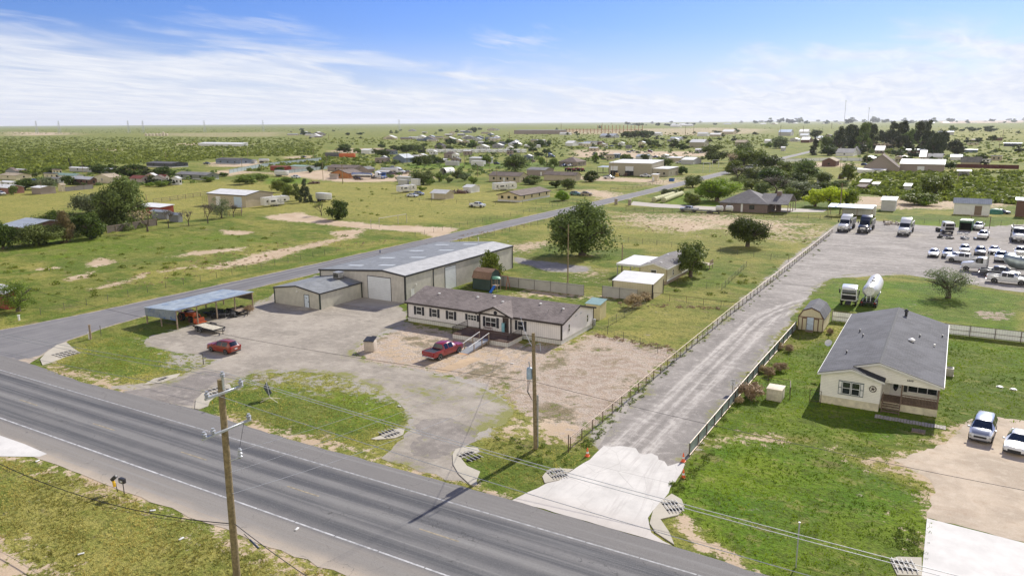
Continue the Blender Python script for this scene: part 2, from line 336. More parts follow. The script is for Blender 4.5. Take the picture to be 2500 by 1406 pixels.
def make_mesh(name, V, Fq, m, attrs=None, smooth=False):
    me = bpy.data.meshes.new(name); V = np.asarray(V, 'f4'); Fq = np.asarray(Fq, 'i4'); k = Fq.shape[1]
    me.vertices.add(len(V)); me.vertices.foreach_set('co', V.ravel()); me.loops.add(Fq.size); me.loops.foreach_set('vertex_index', Fq.ravel())
    me.polygons.add(len(Fq)); me.polygons.foreach_set('loop_start', np.arange(0, Fq.size, k, dtype='i4'))
    me.materials.append(m)
    for nm, (dom, arr) in (attrs or {}).items():
        a = me.attributes.new(nm, 'FLOAT_COLOR', dom); a.data.foreach_set('color', np.asarray(arr, 'f4').ravel())
    me.update(calc_edges=True); me.validate()
    if smooth: me.shade_smooth()
    return me
CH = ['dirt', 'lush', 'dry', 'scrub', 'mulch', 'grav']
def cover_masks(X, Y):
    out = {c: np.zeros(X.shape) for c in CH}
    for ch, st, soft, poly in COVER:
        pl = np.array(PX(poly)); d = sdf(X, Y, pl)
        if ch == 'dirt': soft = soft*2.2
        out[ch] = np.maximum(out[ch], st*np.clip(.5+d/(2*soft), 0, 1))
    return out
def cover_material(name='ground_cover', sheet=None):
    """grass, dry grass, sand, mulch and gravel mixed by the cover masks and noise.  sheet: base material colours of a loose-edged sheet"""
    m, t, p = principled(name)
    pos = t.new('ShaderNodeNewGeometry').outputs['Position']
    a1 = t.new('ShaderNodeAttribute', attribute_name='m1'); a2 = t.new('ShaderNodeAttribute', attribute_name='m2')
    s1 = t.new('ShaderNodeSeparateColor'); t.l.new(a1.outputs['Color'], s1.inputs[0]); s2 = t.new('ShaderNodeSeparateColor'); t.l.new(a2.outputs['Color'], s2.inputs[0])
    big = t.noise(pos, .018, 4, .6); mid = t.noise(pos, .13, 5, .62, .3); sm = t.noise(pos, .9, 5, .65); fine = t.noise(pos, 5.5, 4, .7); tiny = t.noise(pos, 22., 3, .7)
    tuft = t.noise(t.mapv(pos, (1, 1, 1), (31, 7, 0)), 2.6, 4, .7)
    g = t.mix(t.step(big, .35, .65), (.190, .205, .040), (.280, .262, .066))
    g = t.mix(t.step(mid, .40, .60), g, (.115, .170, .020))
    pat = t.noise(t.mapv(pos, (.6, 1.3, 1), (5, 9, 0), (0, 0, R(12))), .055, 6, .68, .6); g = t.mix(t.step(pat, .50, .60, 0, .75), g, (.330, .300, .072)); g = t.mix(t.step(pat, .47, .38, 0, .7), g, (.098, .145, .018))
    g = t.mix(t.math('MULTIPLY', s1.outputs[2], t.step(sm, .30, .66, .35, 1.)), g, t.mix(t.step(fine, .3, .7), (.315, .285, .066), (.43, .375, .115)))
    lushc = t.mix(t.step(mid, .35, .65), (.095, .192, .010), (.172, .245, .016)); lushc = t.mix(t.step(big, .42, .6, 0, .8), lushc, (.110, .150, .032))
    g = t.mix(t.step(t.math('ADD', s1.outputs[1], t.math('MULTIPLY', t.math('SUBTRACT', mid, .5), .7)), .25, .75), g, lushc)
    g = t.mix(t.math('MULTIPLY', a1.outputs['Alpha'], t.step(sm, .3, .6, .5, 1.)), g, t.mix(t.step(sm, .36, .6), (.095, .135, .022), (.240, .262, .062)))
    tx = t.noise(t.mapv(pos, (1, 1.5, 1), (41, 13, 0)), .42, 6, .78, .4); g = t.mix(t.step(tx, .51, .63, 0, .60), g, (.075, .095, .016)); g = t.mix(t.step(tx, .47, .36, 0, .55), g, (.34, .30, .105))
    br = t.noise(t.mapv(pos, (1, 1.8, 1), (3, 77, 0)), .16, 6, .75, .5); g = t.mix(t.step(br, .57, .66, 0, .55), g, (.25, .19, .10))
    g = t.mix(t.step(tuft, .47, .66, 0, .72), g, (.052, .072, .010)); g = t.mix(t.step(fine, .56, .76, 0, .7), g, (.33, .335, .055)); g = t.mix(t.step(tiny, .5, .8, 0, .35), g, (.05, .06, .02))
    sand = t.mix(t.step(mid, .35, .65), (.43, .33, .228), (.53, .425, .31)); sand = t.mix(t.step(fine, .35, .7, 0, .35), sand, (.38, .27, .17))
    mul = t.mix(t.step(mid, .36, .62), t.mix(t.step(sm, .38, .62), (.36, .275, .21), (.47, .395, .32)), t.mix(t.step(sm, .38, .62), (.50, .395, .30), (.56, .48, .41))); mul = t.mix(t.step(fine, .52, .64, 0, .75), mul, (.23, .17, .115)); brn = t.noise(t.mapv(pos, (1, 1.4, 1), (17, 3, 0)), .30, 6, .7, .5); mul = t.mix(t.step(brn, .54, .64, 0, .7), mul, (.24, .19, .10)); mul = t.mix(t.step(tiny, .52, .7, 0, .8), mul, (.60, .52, .46)); mul = t.mix(t.step(t.math('ADD', mid, t.math('MULTIPLY', sm, .5)), .76, .90, 0, .8), mul, (.17, .14, .07))
    grv = t.mix(t.step(sm, .3, .7), (.330, .300, .265), (.42, .385, .345)); grv = t.mix(t.step(tiny, .45, .65, 0, .5), grv, (.15, .14, .13)); grv = t.mix(t.step(fine, .55, .7, 0, .4), grv, (.42, .40, .38))
    nz = t.math('ADD', t.math('MULTIPLY', sm, .55), t.math('ADD', t.math('MULTIPLY', fine, .25), t.math('MULTIPLY', mid, .35)))   # about .35 .. .8
    nz = t.step(nz, .38, .77)
    nz = t.math('ADD', nz, 0.)
    def edge(mask, w=.10):
        return t.step(t.math('SUBTRACT', mask, nz), -w, w)
    c = t.mix(edge(s2.outputs[0]), g, mul); c = t.mix(edge(s1.outputs[0]), c, sand); c = t.mix(edge(s2.outputs[1], .16), c, grv)
    t.set(p, 'Base Color', c); p.inputs['Roughness'].default_value = .95; p.inputs['Specular IOR Level'].default_value = .12
    h = t.math('ADD', t.math('MULTIPLY', tuft, .7), t.math('MULTIPLY', fine, .5)); bare = t.math('MAXIMUM', edge(s1.outputs[0]), edge(s2.outputs[1]))
    b = t.new('ShaderNodeBump', ins={'Strength': t.math('MULTIPLY_ADD', bare, -.65, .9), 'Distance': .35}); t.l.new(h, b.inputs['Height']); t.l.new(b.outputs[0], p.inputs['Normal'])
    return m
GMAT = cover_material()
def mask_attrs(X, Y):
    k = cover_masks(X, Y); z = np.zeros(X.shape); o = np.ones(X.shape)
    return {'m1': ('POINT', np.stack([k['dirt'], k['lush'], k['dry'], k['scrub']], 1)), 'm2': ('POINT', np.stack([k['mulch'], k['grav'], z, o], 1))}, k
def build_ground():
    X, Y, nr, na = ground_grid(); at, k = mask_attrs(X, Y)
    i = np.arange(nr-1)[:, None]*na; j = np.arange(na)[None, :]; jn = (j+1) % na
    Fq = np.stack([i+j, i+jn, i+na+jn, i+na+j], -1).reshape(-1, 4)
    V = np.stack([X, Y, np.zeros(X.shape)], 1)
    # the patch under the camera
    me = make_mesh('ground', V, Fq, GMAT, at, True)
    o = bpy.data.objects.new('ground', me); C.objects.link(o); tag(o, kind='structure')
    M().prism([(12.2*math.cos(a*math.pi/16), 12.2*math.sin(a*math.pi/16)) for a in range(32)], 'z', -.3, -.01).obj('ground', GMAT)['kind'] = 'structure'
build_ground()

rng = np.random.default_rng(5)
def resample(pts, step, jit, closed=True):
    out = []
    n = len(pts)
    for i in range(n if closed else n-1):
        a = np.array(pts[i]); b = np.array(pts[(i+1) % n]); L = np.hypot(*(b-a)); k = max(1, int(L/step))
        for q in range(k):
            p = a+(b-a)*q/k
            if q: p = p+rng.normal(0, jit, 2)
            out.append(tuple(p))
    return out
def sheet(name, pts, z, m, step=.8, jit=.0, grid=2.0, world=False, label=None, thick=0):
    pts = pts if world else PX(pts)
    b = resample(pts, step, jit); arr = np.array(b)
    gx = np.arange(arr[:, 0].min(), arr[:, 0].max(), grid); gy = np.arange(arr[:, 1].min(), arr[:, 1].max(), grid)
    if len(gx) and len(gy):
        X, Y = np.meshgrid(gx, gy); X = X.ravel(); Y = Y.ravel(); s = sdf(X, Y, arr); k = s > grid*.4
        allp = [Vector(p) for p in b]+[Vector((x, y)) for x, y in zip(X[k], Y[k])]
    else: allp = [Vector(p) for p in b]
    nb = len(b); v, e, f, *_ = delaunay_2d_cdt(allp, [(i, (i+1) % nb) for i in range(nb)], [], 1, 1e-5)
    V = np.array([(q.x, q.y, z) for q in v]); Fq = np.array([t for t in f if len(t) == 3])
    e2 = V[Fq[:, 1]]-V[Fq[:, 0]]; e3 = V[Fq[:, 2]]-V[Fq[:, 0]]; flip = (e2[:, 0]*e3[:, 1]-e2[:, 1]*e3[:, 0]) < 0; Fq[flip] = Fq[flip][:, ::-1]
    d = sdf(V[:, 0], V[:, 1], arr); at, _ = mask_attrs(V[:, 0], V[:, 1]); at['edge'] = ('POINT', np.stack([d]*3+[np.ones(len(d))], 1))
    o = bpy.data.objects.new(name, make_mesh(name, V, Fq, m, at)); C.objects.link(o); tag(o, label, kind='structure')
    return o

# ------------------------------------------------------------------ road, lane and yard materials
def asphalt_main():
    m, t, p = principled('main_road_asphalt'); pos = t.new('ShaderNodeNewGeometry').outputs['Position']
    sep = t.new('ShaderNodeSeparateXYZ'); t.l.new(pos, sep.inputs[0]); y = sep.outputs[1]
    wob = t.noise(t.mapv(pos, (.03, .25, 1)), 1., 4, .6); yy = t.math('ADD', y, t.math('MULTIPLY', t.math('SUBTRACT', wob, .5), .8))
    long = t.noise(t.mapv(pos, (.03, 2.4, 1)), 1., 5, .65); f = t.noise(pos, 14., 5, .75); md = t.noise(pos, .35, 5, .6)
    c = t.mix(t.step(md, .3, .7), (.140, .137, .138), (.185, .178, .172))
    def band(c0, w, col, k):     # wheel-worn strip around y = c0
        d = t.math('ABSOLUTE', t.math('SUBTRACT', yy, c0)); return lambda base: t.mix(t.step(d, w*.15, w*1.15, k, 0.), base, col)
    for c0, w, col, k in ((37.35, .85, (.070, .073, .080), .8), (39.1, .75, (.075, .078, .085), .62), (38.2, .45, (.165, .165, .165), .5), (40.15, .6, (.205, .202, .196), .75), (41.25, .8, (.068, .071, .080), .8), (42.2, .5, (.19, .19, .192), .45), (43.3, .95, (.064, .067, .076), .88)):
        c = band(c0, w, col, k)(c)
    sh = t.step(yy, 44.2, 44.9); c = t.mix(t.math('MULTIPLY', sh, .8), c, (.190, .180, .170))
    sh2 = t.step(yy, 36.3, 35.6); c = t.mix(t.math('MULTIPLY', sh2, .85), c, (.245, .225, .200)); c = t.mix(t.step(t.math('ADD', yy, t.math('MULTIPLY', md, 1.5)), 35.4, 33.6, 0, .9), c, (.46, .385, .30))
    c = t.mix(t.step(long, .45, .75, 0, .55), c, (.28, .275, .265)); c = t.mix(t.step(f, .5, .75, 0, .5), c, (.30, .29, .28)); c = t.mix(t.step(f, .5, .28, 0, .45), c, (.05, .05, .055))
    cr = t.new('ShaderNodeTexVoronoi', feature='DISTANCE_TO_EDGE', ins={'Scale': .16}); dv = t.new('ShaderNodeVectorMath', operation='ADD'); t.l.new(pos, dv.inputs[0])
    nn = t.new('ShaderNodeTexNoise', ins={'Scale': .8, 'Detail': 4.}); t.l.new(pos, nn.inputs['Vector']); sc2 = t.new('ShaderNodeVectorMath', operation='SCALE'); t.l.new(nn.outputs[1], sc2.inputs[0]); sc2.inputs['Scale'].default_value = 2.5; t.l.new(sc2.outputs[0], dv.inputs[1]); t.l.new(dv.outputs[0], cr.inputs['Vector'])
    c = t.mix(t.math('MULTIPLY', t.step(cr.outputs['Distance'], .006, .0), t.step(md, .45, .6, 0, .6)), c, (.04, .04, .04))
    t.set(p, 'Base Color', c); p.inputs['Roughness'].default_value = .9; p.inputs['Specular IOR Level'].default_value = .2
    b = t.new('ShaderNodeBump', ins={'Strength': .35, 'Distance': .02}); t.l.new(f, b.inputs['Height']); t.l.new(b.outputs[0], p.inputs['Normal']); return m
def asphalt_side():
    m, t, p = principled('side_road_asphalt'); pos = t.new('ShaderNodeNewGeometry').outputs['Position']
    sep = t.new('ShaderNodeSeparateXYZ'); t.l.new(pos, sep.inputs[0]); x = sep.outputs[0]
    md = t.noise(pos, .25, 5, .6); f = t.noise(pos, 12., 5, .75); lg = t.noise(t.mapv(pos, (1.6, .03, 1)), 1., 4, .6)
    c = t.mix(t.step(md, .3, .7), (.150, .146, .150), (.190, .184, .184))
    near = t.step(sep.outputs[1], 62., 90.)
    for c0 in (-114.6, -112.2, -110.5): c = t.mix(t.math('MULTIPLY', near, t.step(t.math('ABSOLUTE', t.math('SUBTRACT', x, c0)), .25, .75, .65, 0)), c, (.095, .095, .105))
    c = t.mix(t.step(lg, .5, .7, 0, .5), c, (.27, .26, .25)); c = t.mix(t.step(f, .5, .75, 0, .5), c, (.30, .29, .28))
    ed = t.new('ShaderNodeAttribute', attribute_name='edge').outputs['Fac']
    c = t.mix(t.step(t.math('ADD', ed, t.math('MULTIPLY', t.math('SUBTRACT', t.noise(pos, 1.2, 4), .5), 1.2)), .45, .0), c, (.40, .33, .25))
    t.set(p, 'Base Color', c); p.inputs['Roughness'].default_value = .85; p.inputs['Specular IOR Level'].default_value = .3; return m
def gravel_mat(name, base, hi, dark, track=None, green=.0):
    m, t, p = principled(name); pos = t.new('ShaderNodeNewGeometry').outputs['Position']
    md = t.noise(pos, .16, 5, .62, .4); sm = t.noise(pos, 1.1, 5, .65); f = t.noise(pos, 9., 5, .8); ti = t.noise(pos, 26., 3, .8)
    c = t.mix(t.step(md, .36, .62), tuple(v*1.06 for v in base), tuple(v*.78 for v in base)); c = t.mix(t.step(sm, .48, .72, 0, .6), c, hi); c = t.mix(t.step(sm, .46, .3, 0, .5), c, dark)
    if track == 'lane':        # pale wheel tracks running along y, turning into the yard
        sep = t.new('ShaderNodeSeparateXYZ'); t.l.new(pos, sep.inputs[0])
        bend = t.math('MULTIPLY', t.math('POWER', t.math('MAXIMUM', t.math('SUBTRACT', sep.outputs[1], 112.), 0.), 1.75), .030)
        x = t.math('SUBTRACT', sep.outputs[0], bend); x = t.math('ADD', x, t.math('MULTIPLY', t.math('SUBTRACT', t.noise(t.mapv(pos, (.4, .06, 1)), 1., 4), .5), 1.2))
        lg = t.noise(t.mapv(pos, (1.2, .05, 1)), 1.6, 5, .7)
        for c0, w in ((-24.6, .9), (-21.5, .95), (-23.2, .5)):
            c = t.mix(t.math('MULTIPLY', t.step(t.math('ABSOLUTE', t.math('SUBTRACT', x, c0)), w*.2, w, 1., 0), t.step(t.math('ADD', lg, t.math('MULTIPLY', sm, .6)), .68, .95, .25, 1.)), c, hi)
        far = t.step(sep.outputs[1], 120., 140.); streak = t.noise(t.mapv(pos, (.05, .32, 1), (0, 0, 0), (0, 0, R(8))), 1.3, 6, .65, 1.6)
        c = t.mix(t.math('MULTIPLY', far, t.step(streak, .42, .72, 0., .65)), c, hi); c = t.mix(t.math('MULTIPLY', far, t.step(streak, .46, .3, 0., .35)), c, dark)
    elif track == 'arc':
        streak = t.noise(t.mapv(pos, (.12, .5, 1), (0, 0, 0), (0, 0, R(20))), 1.2, 6, .7, 1.2)
        c = t.mix(t.step(streak, .5, .75, 0, .4), c, hi); c = t.mix(t.step(streak, .46, .3, 0, .35), c, dark)
    c = t.mix(t.step(f, .5, .70, 0, .6), c, hi); c = t.mix(t.step(f, .48, .3, 0, .65), c, dark); c = t.mix(t.step(ti, .52, .7, 0, .5), c, dark)
    if green:
        dr = t.new('ShaderNodeSeparateColor'); t.l.new(t.new('ShaderNodeAttribute', attribute_name='m1').outputs['Color'], dr.inputs[0])
        ed = t.new('ShaderNodeAttribute', attribute_name='edge').outputs['Fac']
        nz = t.math('ADD', t.math('MULTIPLY', sm, .6), t.math('MULTIPLY', md, .6)); k = t.math('ADD', t.math('ADD', t.step(ed, 2.2, .0, 0, green), t.math('MULTIPLY', dr.outputs[2], .17)), t.math('SUBTRACT', nz, .775))
        c = t.mix(t.step(t.math('ADD', k, t.math('MULTIPLY', f, .12)), .04, .20), c, t.mix(t.step(f, .4, .6), (.165, .18, .055), (.27, .255, .10)))
    t.set(p, 'Base Color', c); p.inputs['Roughness'].default_value = .95; p.inputs['Specular IOR Level'].default_value = .15
    b = t.new('ShaderNodeBump', ins={'Strength': .5, 'Distance': .05}); t.l.new(f, b.inputs['Height']); t.l.new(b.outputs[0], p.inputs['Normal']); return m
def concrete_mat(name, base, stain=.5, marks=False):
    m, t, p = principled(name); pos = t.new('ShaderNodeNewGeometry').outputs['Position']
    md = t.noise(pos, .4, 6, .65); f = t.noise(pos, 7., 5, .7)
    c = t.mix(t.step(md, .3, .72), base, tuple(v*.80 for v in base)); c = t.mix(t.step(f, .5, .75, 0, .3*stain), c, tuple(v*.7 for v in base))
    if marks:     # tyre marks curving out of the drive mouth
        sep = t.new('ShaderNodeSeparateXYZ'); t.l.new(pos, sep.inputs[0])
        k = t.math('SUBTRACT', 1.45, t.step(sep.outputs[1], 47., 60., 0., .55)); dx = t.math('SUBTRACT', sep.outputs[0], -22.3)
        q = t.math('DIVIDE', dx, k); cb = t.new('ShaderNodeCombineXYZ'); t.l.new(q, cb.inputs[0]); t.l.new(t.math('MULTIPLY', sep.outputs[1], .05), cb.inputs[1])
        s = t.noise(cb.outputs[0], 1.9, 5, .7); c = t.mix(t.step(s, .50, .68, 0, .5), c, (.38, .35, .325)); vn = t.new('ShaderNodeTexVoronoi', feature='DISTANCE_TO_EDGE', ins={'Scale': .22, 'Randomness': 1.}); t.l.new(pos, vn.inputs['Vector']); c = t.mix(t.math('MULTIPLY', t.step(vn.outputs['Distance'], .005, .001), .3), c, (.2, .185, .17)); c = t.mix(t.step(sep.outputs[1], 50.5, 47.4, 0, .55), c, (.43, .38, .335))
        j = t.math('ABSOLUTE', t.math('SUBTRACT', sep.outputs[1], 56.)); c = t.mix(t.step(j, .05, .02, 0, .5), c, (.2, .19, .18))
    t.set(p, 'Base Color', c); p.inputs['Roughness'].default_value = .85; return m
SIDE = asphalt_side(); MAIN = asphalt_main()
YARD = gravel_mat('yard_gravel', (.340, .303, .255), (.47, .425, .36), (.17, .152, .132), 'arc', .16)
LANE = gravel_mat('lane_gravel', (.265, .243, .222), (.50, .465, .425), (.18, .163, .150), 'lane', .18)
CONC = concrete_mat('apron_concrete', (.60, .575, .535), .4, True); CONC2 = concrete_mat('slab_concrete', (.64, .62, .59)); CONC3 = concrete_mat('headwall_concrete', (.46, .42, .34)); 
paintw = mat('road_paint_white', (.42, .42, .42), .7, var=.35, scale=2); painty = mat('road_paint_yellow', (.27, .225, .15), .7, var=.35, scale=2)
# ------------------------------------------------------------------ roads, yard, lane, slabs
def ragged(pts, jit, step=.9): return resample(pts, step, jit)
sheet('main_road', [(-420, 32.9), (260, 32.9), (260, 46.7), (-8, 46.7), (-15, 47), (-30, 47.1), (-52, 46.9), (-66, 47.6), (-85, 46.7), (-96, 47.6), (-420, 47.5)], .02, MAIN, 1.2, .07, 3., True)
SR = [P(*p) for p in [(60, 860), (94, 891), (115, 868), (161, 832), (218, 814), (353, 777), (500, 738), (640, 698), (774, 670)]]
sheet('side_road', [(-119.5, 47), (-97, 47), (-100.5, 51.5), (-103.5, 56), (-105.5, 63), (-107.2, 75), (-107.6, 94), (-107.8, 150), (-108.2, 190), (-108.2, 250), (-109.5, 360), (-118, 640), (-121, 800), (-128, 800), (-125, 640), (-117.6, 366), (-116.3, 303), (-116.2, 206), (-115.8, 158), (-115.6, 117), (-116, 84), (-116.4, 67), (-117.5, 56)], .014, SIDE, 1.6, .09, 3., True)
sheet('side_road', [(-123, 28), (-113, 28), (-112, 33.2), (-124, 33.2)], .014, SIDE, 1.6, .05, 3., True)
sheet('gravel_yard', [(352, 836), (372, 818), (440, 806), (520, 778), (612, 752), (640, 738), (668, 716), (700, 706), (850, 712), (960, 730), (992, 768), (988, 792), (930, 812), (878, 838), (862, 868), (905, 884), (980, 898), (1080, 918), (1150, 938), (1210, 962), (1255, 1000), (1235, 1035), (1168, 1055), (1165, 1075), (1120, 1096), (1108, 1115), (1112, 1140), (1160, 1188), (1080, 1166), (1010, 1143), (930, 1118), (960, 1090), (985, 1062), (1012, 1040), (1005, 1012), (960, 975), (900, 940), (820, 915), (700, 903), (610, 912), (560, 930), (500, 958), (478, 985), (484, 1000), (440, 990), (350, 966), (270, 943), (330, 938), (400, 930), (440, 912), (492, 897), (545, 880), (520, 868), (440, 862), (380, 850)], .008, YARD, .7, .16, 1.0)
sheet('gravel_lane', [(1458, 1094), (1540, 1180), (1620, 1190), (1672, 1136), (1684, 1104), (1740, 1020), (1806, 930), (1866, 856), (1940, 762), (1975, 722), (2000, 694), (2040, 676), (2110, 668), (2210, 670), (2300, 684), (2400, 700), (2480, 712), (2700, 730), (2800, 560), (2540, 548), (2380, 558), (2220, 548), (2150, 540), (2046, 548), (1960, 618), (1850, 708), (1740, 800), (1640, 884), (1560, 966), (1500, 1030)], .008, LANE, .7, .14, 1.2)
sheet('concrete_apron', [(1250, 1221), (1330, 1182), (1395, 1150), (1440, 1122), (1474, 1088), (1492, 1091), (1514, 1088), (1552, 1094), (1560, 1106), (1572, 1110), (1590, 1106), (1606, 1114), (1608, 1122), (1622, 1126), (1630, 1138), (1656, 1130), (1672, 1132), (1655, 1166), (1622, 1216), (1594, 1246), (1582, 1264), (1590, 1300), (1618, 1320), (1642, 1332)], .028, CONC, .9, .035, 1.2)
sheet('driveway_slab', [(2263, 1265), (2500, 1325), (2640, 1362), (2640, 1500), (2240, 1500), (2250, 1406)], .028, CONC2, 2, .0, 2)
sheet('driveway_slab', [(-90, 1042), (0, 1063), (60, 1084), (115, 1108), (96, 1115), (0, 1114), (-120, 1116)], .028, CONC2, 2, .0, 2)
sheet('broken_asphalt', [(1030, 1062), (1010, 1040), (1040, 1022), (1100, 1020), (1168, 1050), (1160, 1078), (1120, 1092), (1100, 1108), (1060, 1120), (1010, 1112), (1000, 1090)], .013, gravel_mat('broken_asphalt_mat', (.265, .238, .212), (.42, .38, .335), (.13, .116, .104), 'arc', .1), .4, .12, 1)
sheet('broken_asphalt', [(300, 955), (380, 945), (440, 925), (500, 905), (560, 915), (500, 950), (474, 978), (470, 990), (400, 985), (330, 965)], .013, gravel_mat('broken_asphalt_mat2', (.26, .235, .215), (.42, .38, .34), (.12, .11, .10), 'arc', .1), .4, .12, 1)
DP = gravel_mat('parking_dirt', (.50, .415, .32), (.58, .50, .40), (.36, .27, .19), 'arc', .10)
sheet('dirt_parking', [(2262, 1262), (2284, 1200), (2255, 1160), (2180, 1122), (2230, 1106), (2310, 1084), (2340, 1050), (2372, 1022), (2440, 1018), (2640, 1050), (2640, 1358), (2500, 1322), (2380, 1292)], .008, DP, .6, .16, 1.2)
SLAB = concrete_mat('shop_slab', (.40, .36, .31)); sheet('shop_slab', [(-85.4, 90.5), (-76.6, 90.5), (-76.6, 95.9), (-85.4, 95.9)], .04, SLAB, 2, 0, 2, True)
sheet('pale_driveway', [(1545, 492), (1600, 497), (1760, 506), (1900, 508), (2020, 512), (2010, 518), (1900, 518), (1760, 514), (1600, 506), (1540, 501)], .012, SLAB, 2, .1, 3)
sheet('gravel_patch', [(1245, 624), (1300, 634), (1370, 642), (1440, 650), (1450, 662), (1400, 668), (1340, 664), (1290, 650), (1246, 640)], .010, gravel_mat('patch_gravel', (.27, .25, .235), (.36, .34, .32), (.16, .15, .14), None, .3), .8, .15, 1.5)
sheet('sand_patch', [(1145, 872), (1176, 876), (1140, 893), (1085, 910), (1060, 904), (1100, 890)], .012, gravel_mat('orange_sand', (.47, .35, .23), (.55, .43, .30), (.36, .26, .17)), .5, .06, 1)
# painted markings
paintf = mat('road_paint_faded', (.30, .30, .30), .7, var=.35, scale=2)
for y in (36.25, 44.45):
    lm = M()
    x = -300.
    while x < 120:
        if not (-110 < x < -101 and y > 40): lm.box(x, x+3.9, y-.075, y+.075, .022, .0245)
        x += 4
    o = lm.obj('edge_line', paintw if y < 40 else paintf); o['kind'] = 'structure'
for i in range(-9, 7):
    o = M().box(-85.2+13.45*i, -81.7+13.45*i, 40.0, 40.14, .022, .0245).obj('lane_dash', painty); o['kind'] = 'structure'

# ------------------------------------------------------------------ buildings
BLACKTRIM = mat('dark_trim', (.028, .028, .032), .5); WHITE = mat('white_trim', (.68, .68, .66), .5, var=.05); FRAME = mat('white_vinyl', (.72, .72, .72), .4, var=.04)
GLASS = glass(); DARK = mat('dark_opening', (.012, .012, .013), .9); WOOD = mat('weathered_wood', (.26, .20, .145), .85, var=.3, scale=9); RUST = mat('rusty_steel', (.115, .070, .050), .75, .2, .35, 7)
SKIRT = ribbed('skirting', (.62, .61, .57), .35, 3, .6, var=.08)
def roofmesh(W, D, h, rh, ridge, over, typ, th=.14):
    m = M(); o = over
    if typ == 'gable':
        k = rh/((D if ridge == 'u' else W)/2)
        if ridge == 'u':
            e = h-k*o; pr = [(-o, e), (D/2, h+rh), (D+o, e)]; poly = pr+[(p, q+th) for p, q in pr[::-1]]; m.prism(poly, 'x', -o, W+o)
        else:
            e = h-k*o; pr = [(-o, e), (W/2, h+rh), (W+o, e)]; poly = pr+[(p, q+th) for p, q in pr[::-1]]; m.prism(poly, 'y', -o, D+o)
    elif typ == 'hip':
        s = min(W, D)/2+o; k = rh/(min(W, D)/2); e = h-k*o; x0, x1, y0, y1 = -o, W+o, -o, D+o
        for dz in (0, th):
            if W >= D: r = [(x0+s, D/2, h+rh+dz), (x1-s, D/2, h+rh+dz)]; fs = [(0, 1, 5, 4), (2, 3, 4, 5), (3, 0, 4), (1, 2, 5)]
            else: r = [(W/2, y0+s, h+rh+dz), (W/2, y1-s, h+rh+dz)]; fs = [(3, 0, 4, 5), (1, 2, 5, 4), (0, 1, 4), (2, 3, 5)]
            m.add([(x0, y0, e+dz), (x1, y0, e+dz), (x1, y1, e+dz), (x0, y1, e+dz)]+r, fs)
        m.add([(x0, y0, e), (x1, y0, e), (x1, y1, e), (x0, y1, e), (x0, y0, e+th), (x1, y0, e+th), (x1, y1, e+th), (x0, y1, e+th)], [(0, 1, 5, 4), (1, 2, 6, 5), (2, 3, 7, 6), (3, 0, 4, 7)])
    elif typ == 'mono':      # low at the front
        k = rh/D; pr = [(-o, h-k*o), (D+o, h+rh+k*o)]; m.prism(pr+[(p, q+th) for p, q in pr[::-1]], 'x', -o, W+o)
    elif typ == 'monoback':
        k = -rh/D; pr = [(-o, h+rh-k*o), (D+o, h+k*o)]; m.prism(pr+[(p, q+th) for p, q in pr[::-1]], 'x', -o, W+o)
    elif typ == 'gambrel' and ridge == 'v':
        pr = [(-o, h-.1), (W*.17, h+rh*.68), (W/2, h+rh), (W*.83, h+rh*.68), (W+o, h-.1)]; m.prism(pr+[(p, q+th) for p, q in pr[::-1]], 'y', -o, D+o)
    elif typ == 'gambrel':
        pr = [(-o, h-.1), (D*.17, h+rh*.68), (D/2, h+rh), (D*.83, h+rh*.68), (D+o, h-.1)]; m.prism(pr+[(p, q+th) for p, q in pr[::-1]], 'x', -o, W+o)
    return m
def wallmesh(W, D, h, rh, ridge, typ, z0=0.):
    m = M()
    if typ == 'gable' and ridge == 'u': m.prism([(0, z0), (D, z0), (D, h), (D/2, h+rh), (0, h)], 'x', 0, W)
    elif typ == 'gable': m.prism([(0, z0), (W, z0), (W, h), (W/2, h+rh), (0, h)], 'y', 0, D)
    elif typ == 'mono': m.prism([(0, z0), (D, z0), (D, h+rh), (0, h)], 'x', 0, W)
    elif typ == 'monoback': m.prism([(0, z0), (D, z0), (D, h), (0, h+rh)], 'x', 0, W)
    elif typ == 'gambrel' and ridge == 'v': m.prism([(0, z0), (W, z0), (W, h), (W*.83, h+rh*.68), (W/2, h+rh), (W*.17, h+rh*.68), (0, h)], 'y', 0, D)
    elif typ == 'gambrel': m.prism([(0, z0), (D, z0), (D, h), (D*.83, h+rh*.68), (D/2, h+rh), (D*.17, h+rh*.68), (0, h)], 'x', 0, W)
    else: m.box(0, W, 0, D, z0, h)
    return m
def panel(t, name, m, face, W, D, c, w, z0, z1, out=.03, back=.02):
    """a flat piece on a wall; face F (front, y=0), R (right, x=W), L, B; c = centre along the wall"""
    q = M()
    if face == 'F': q.box(c-w/2, c+w/2, -out, back, z0, z1)
    elif face == 'B': q.box(c-w/2, c+w/2, D-back, D+out, z0, z1)
    elif face == 'R': q.box(W-back, W+out, c-w/2, c+w/2, z0, z1)
    else: q.box(-out, back, c-w/2, c+w/2, z0, z1)
    return q.obj(name, m, t)
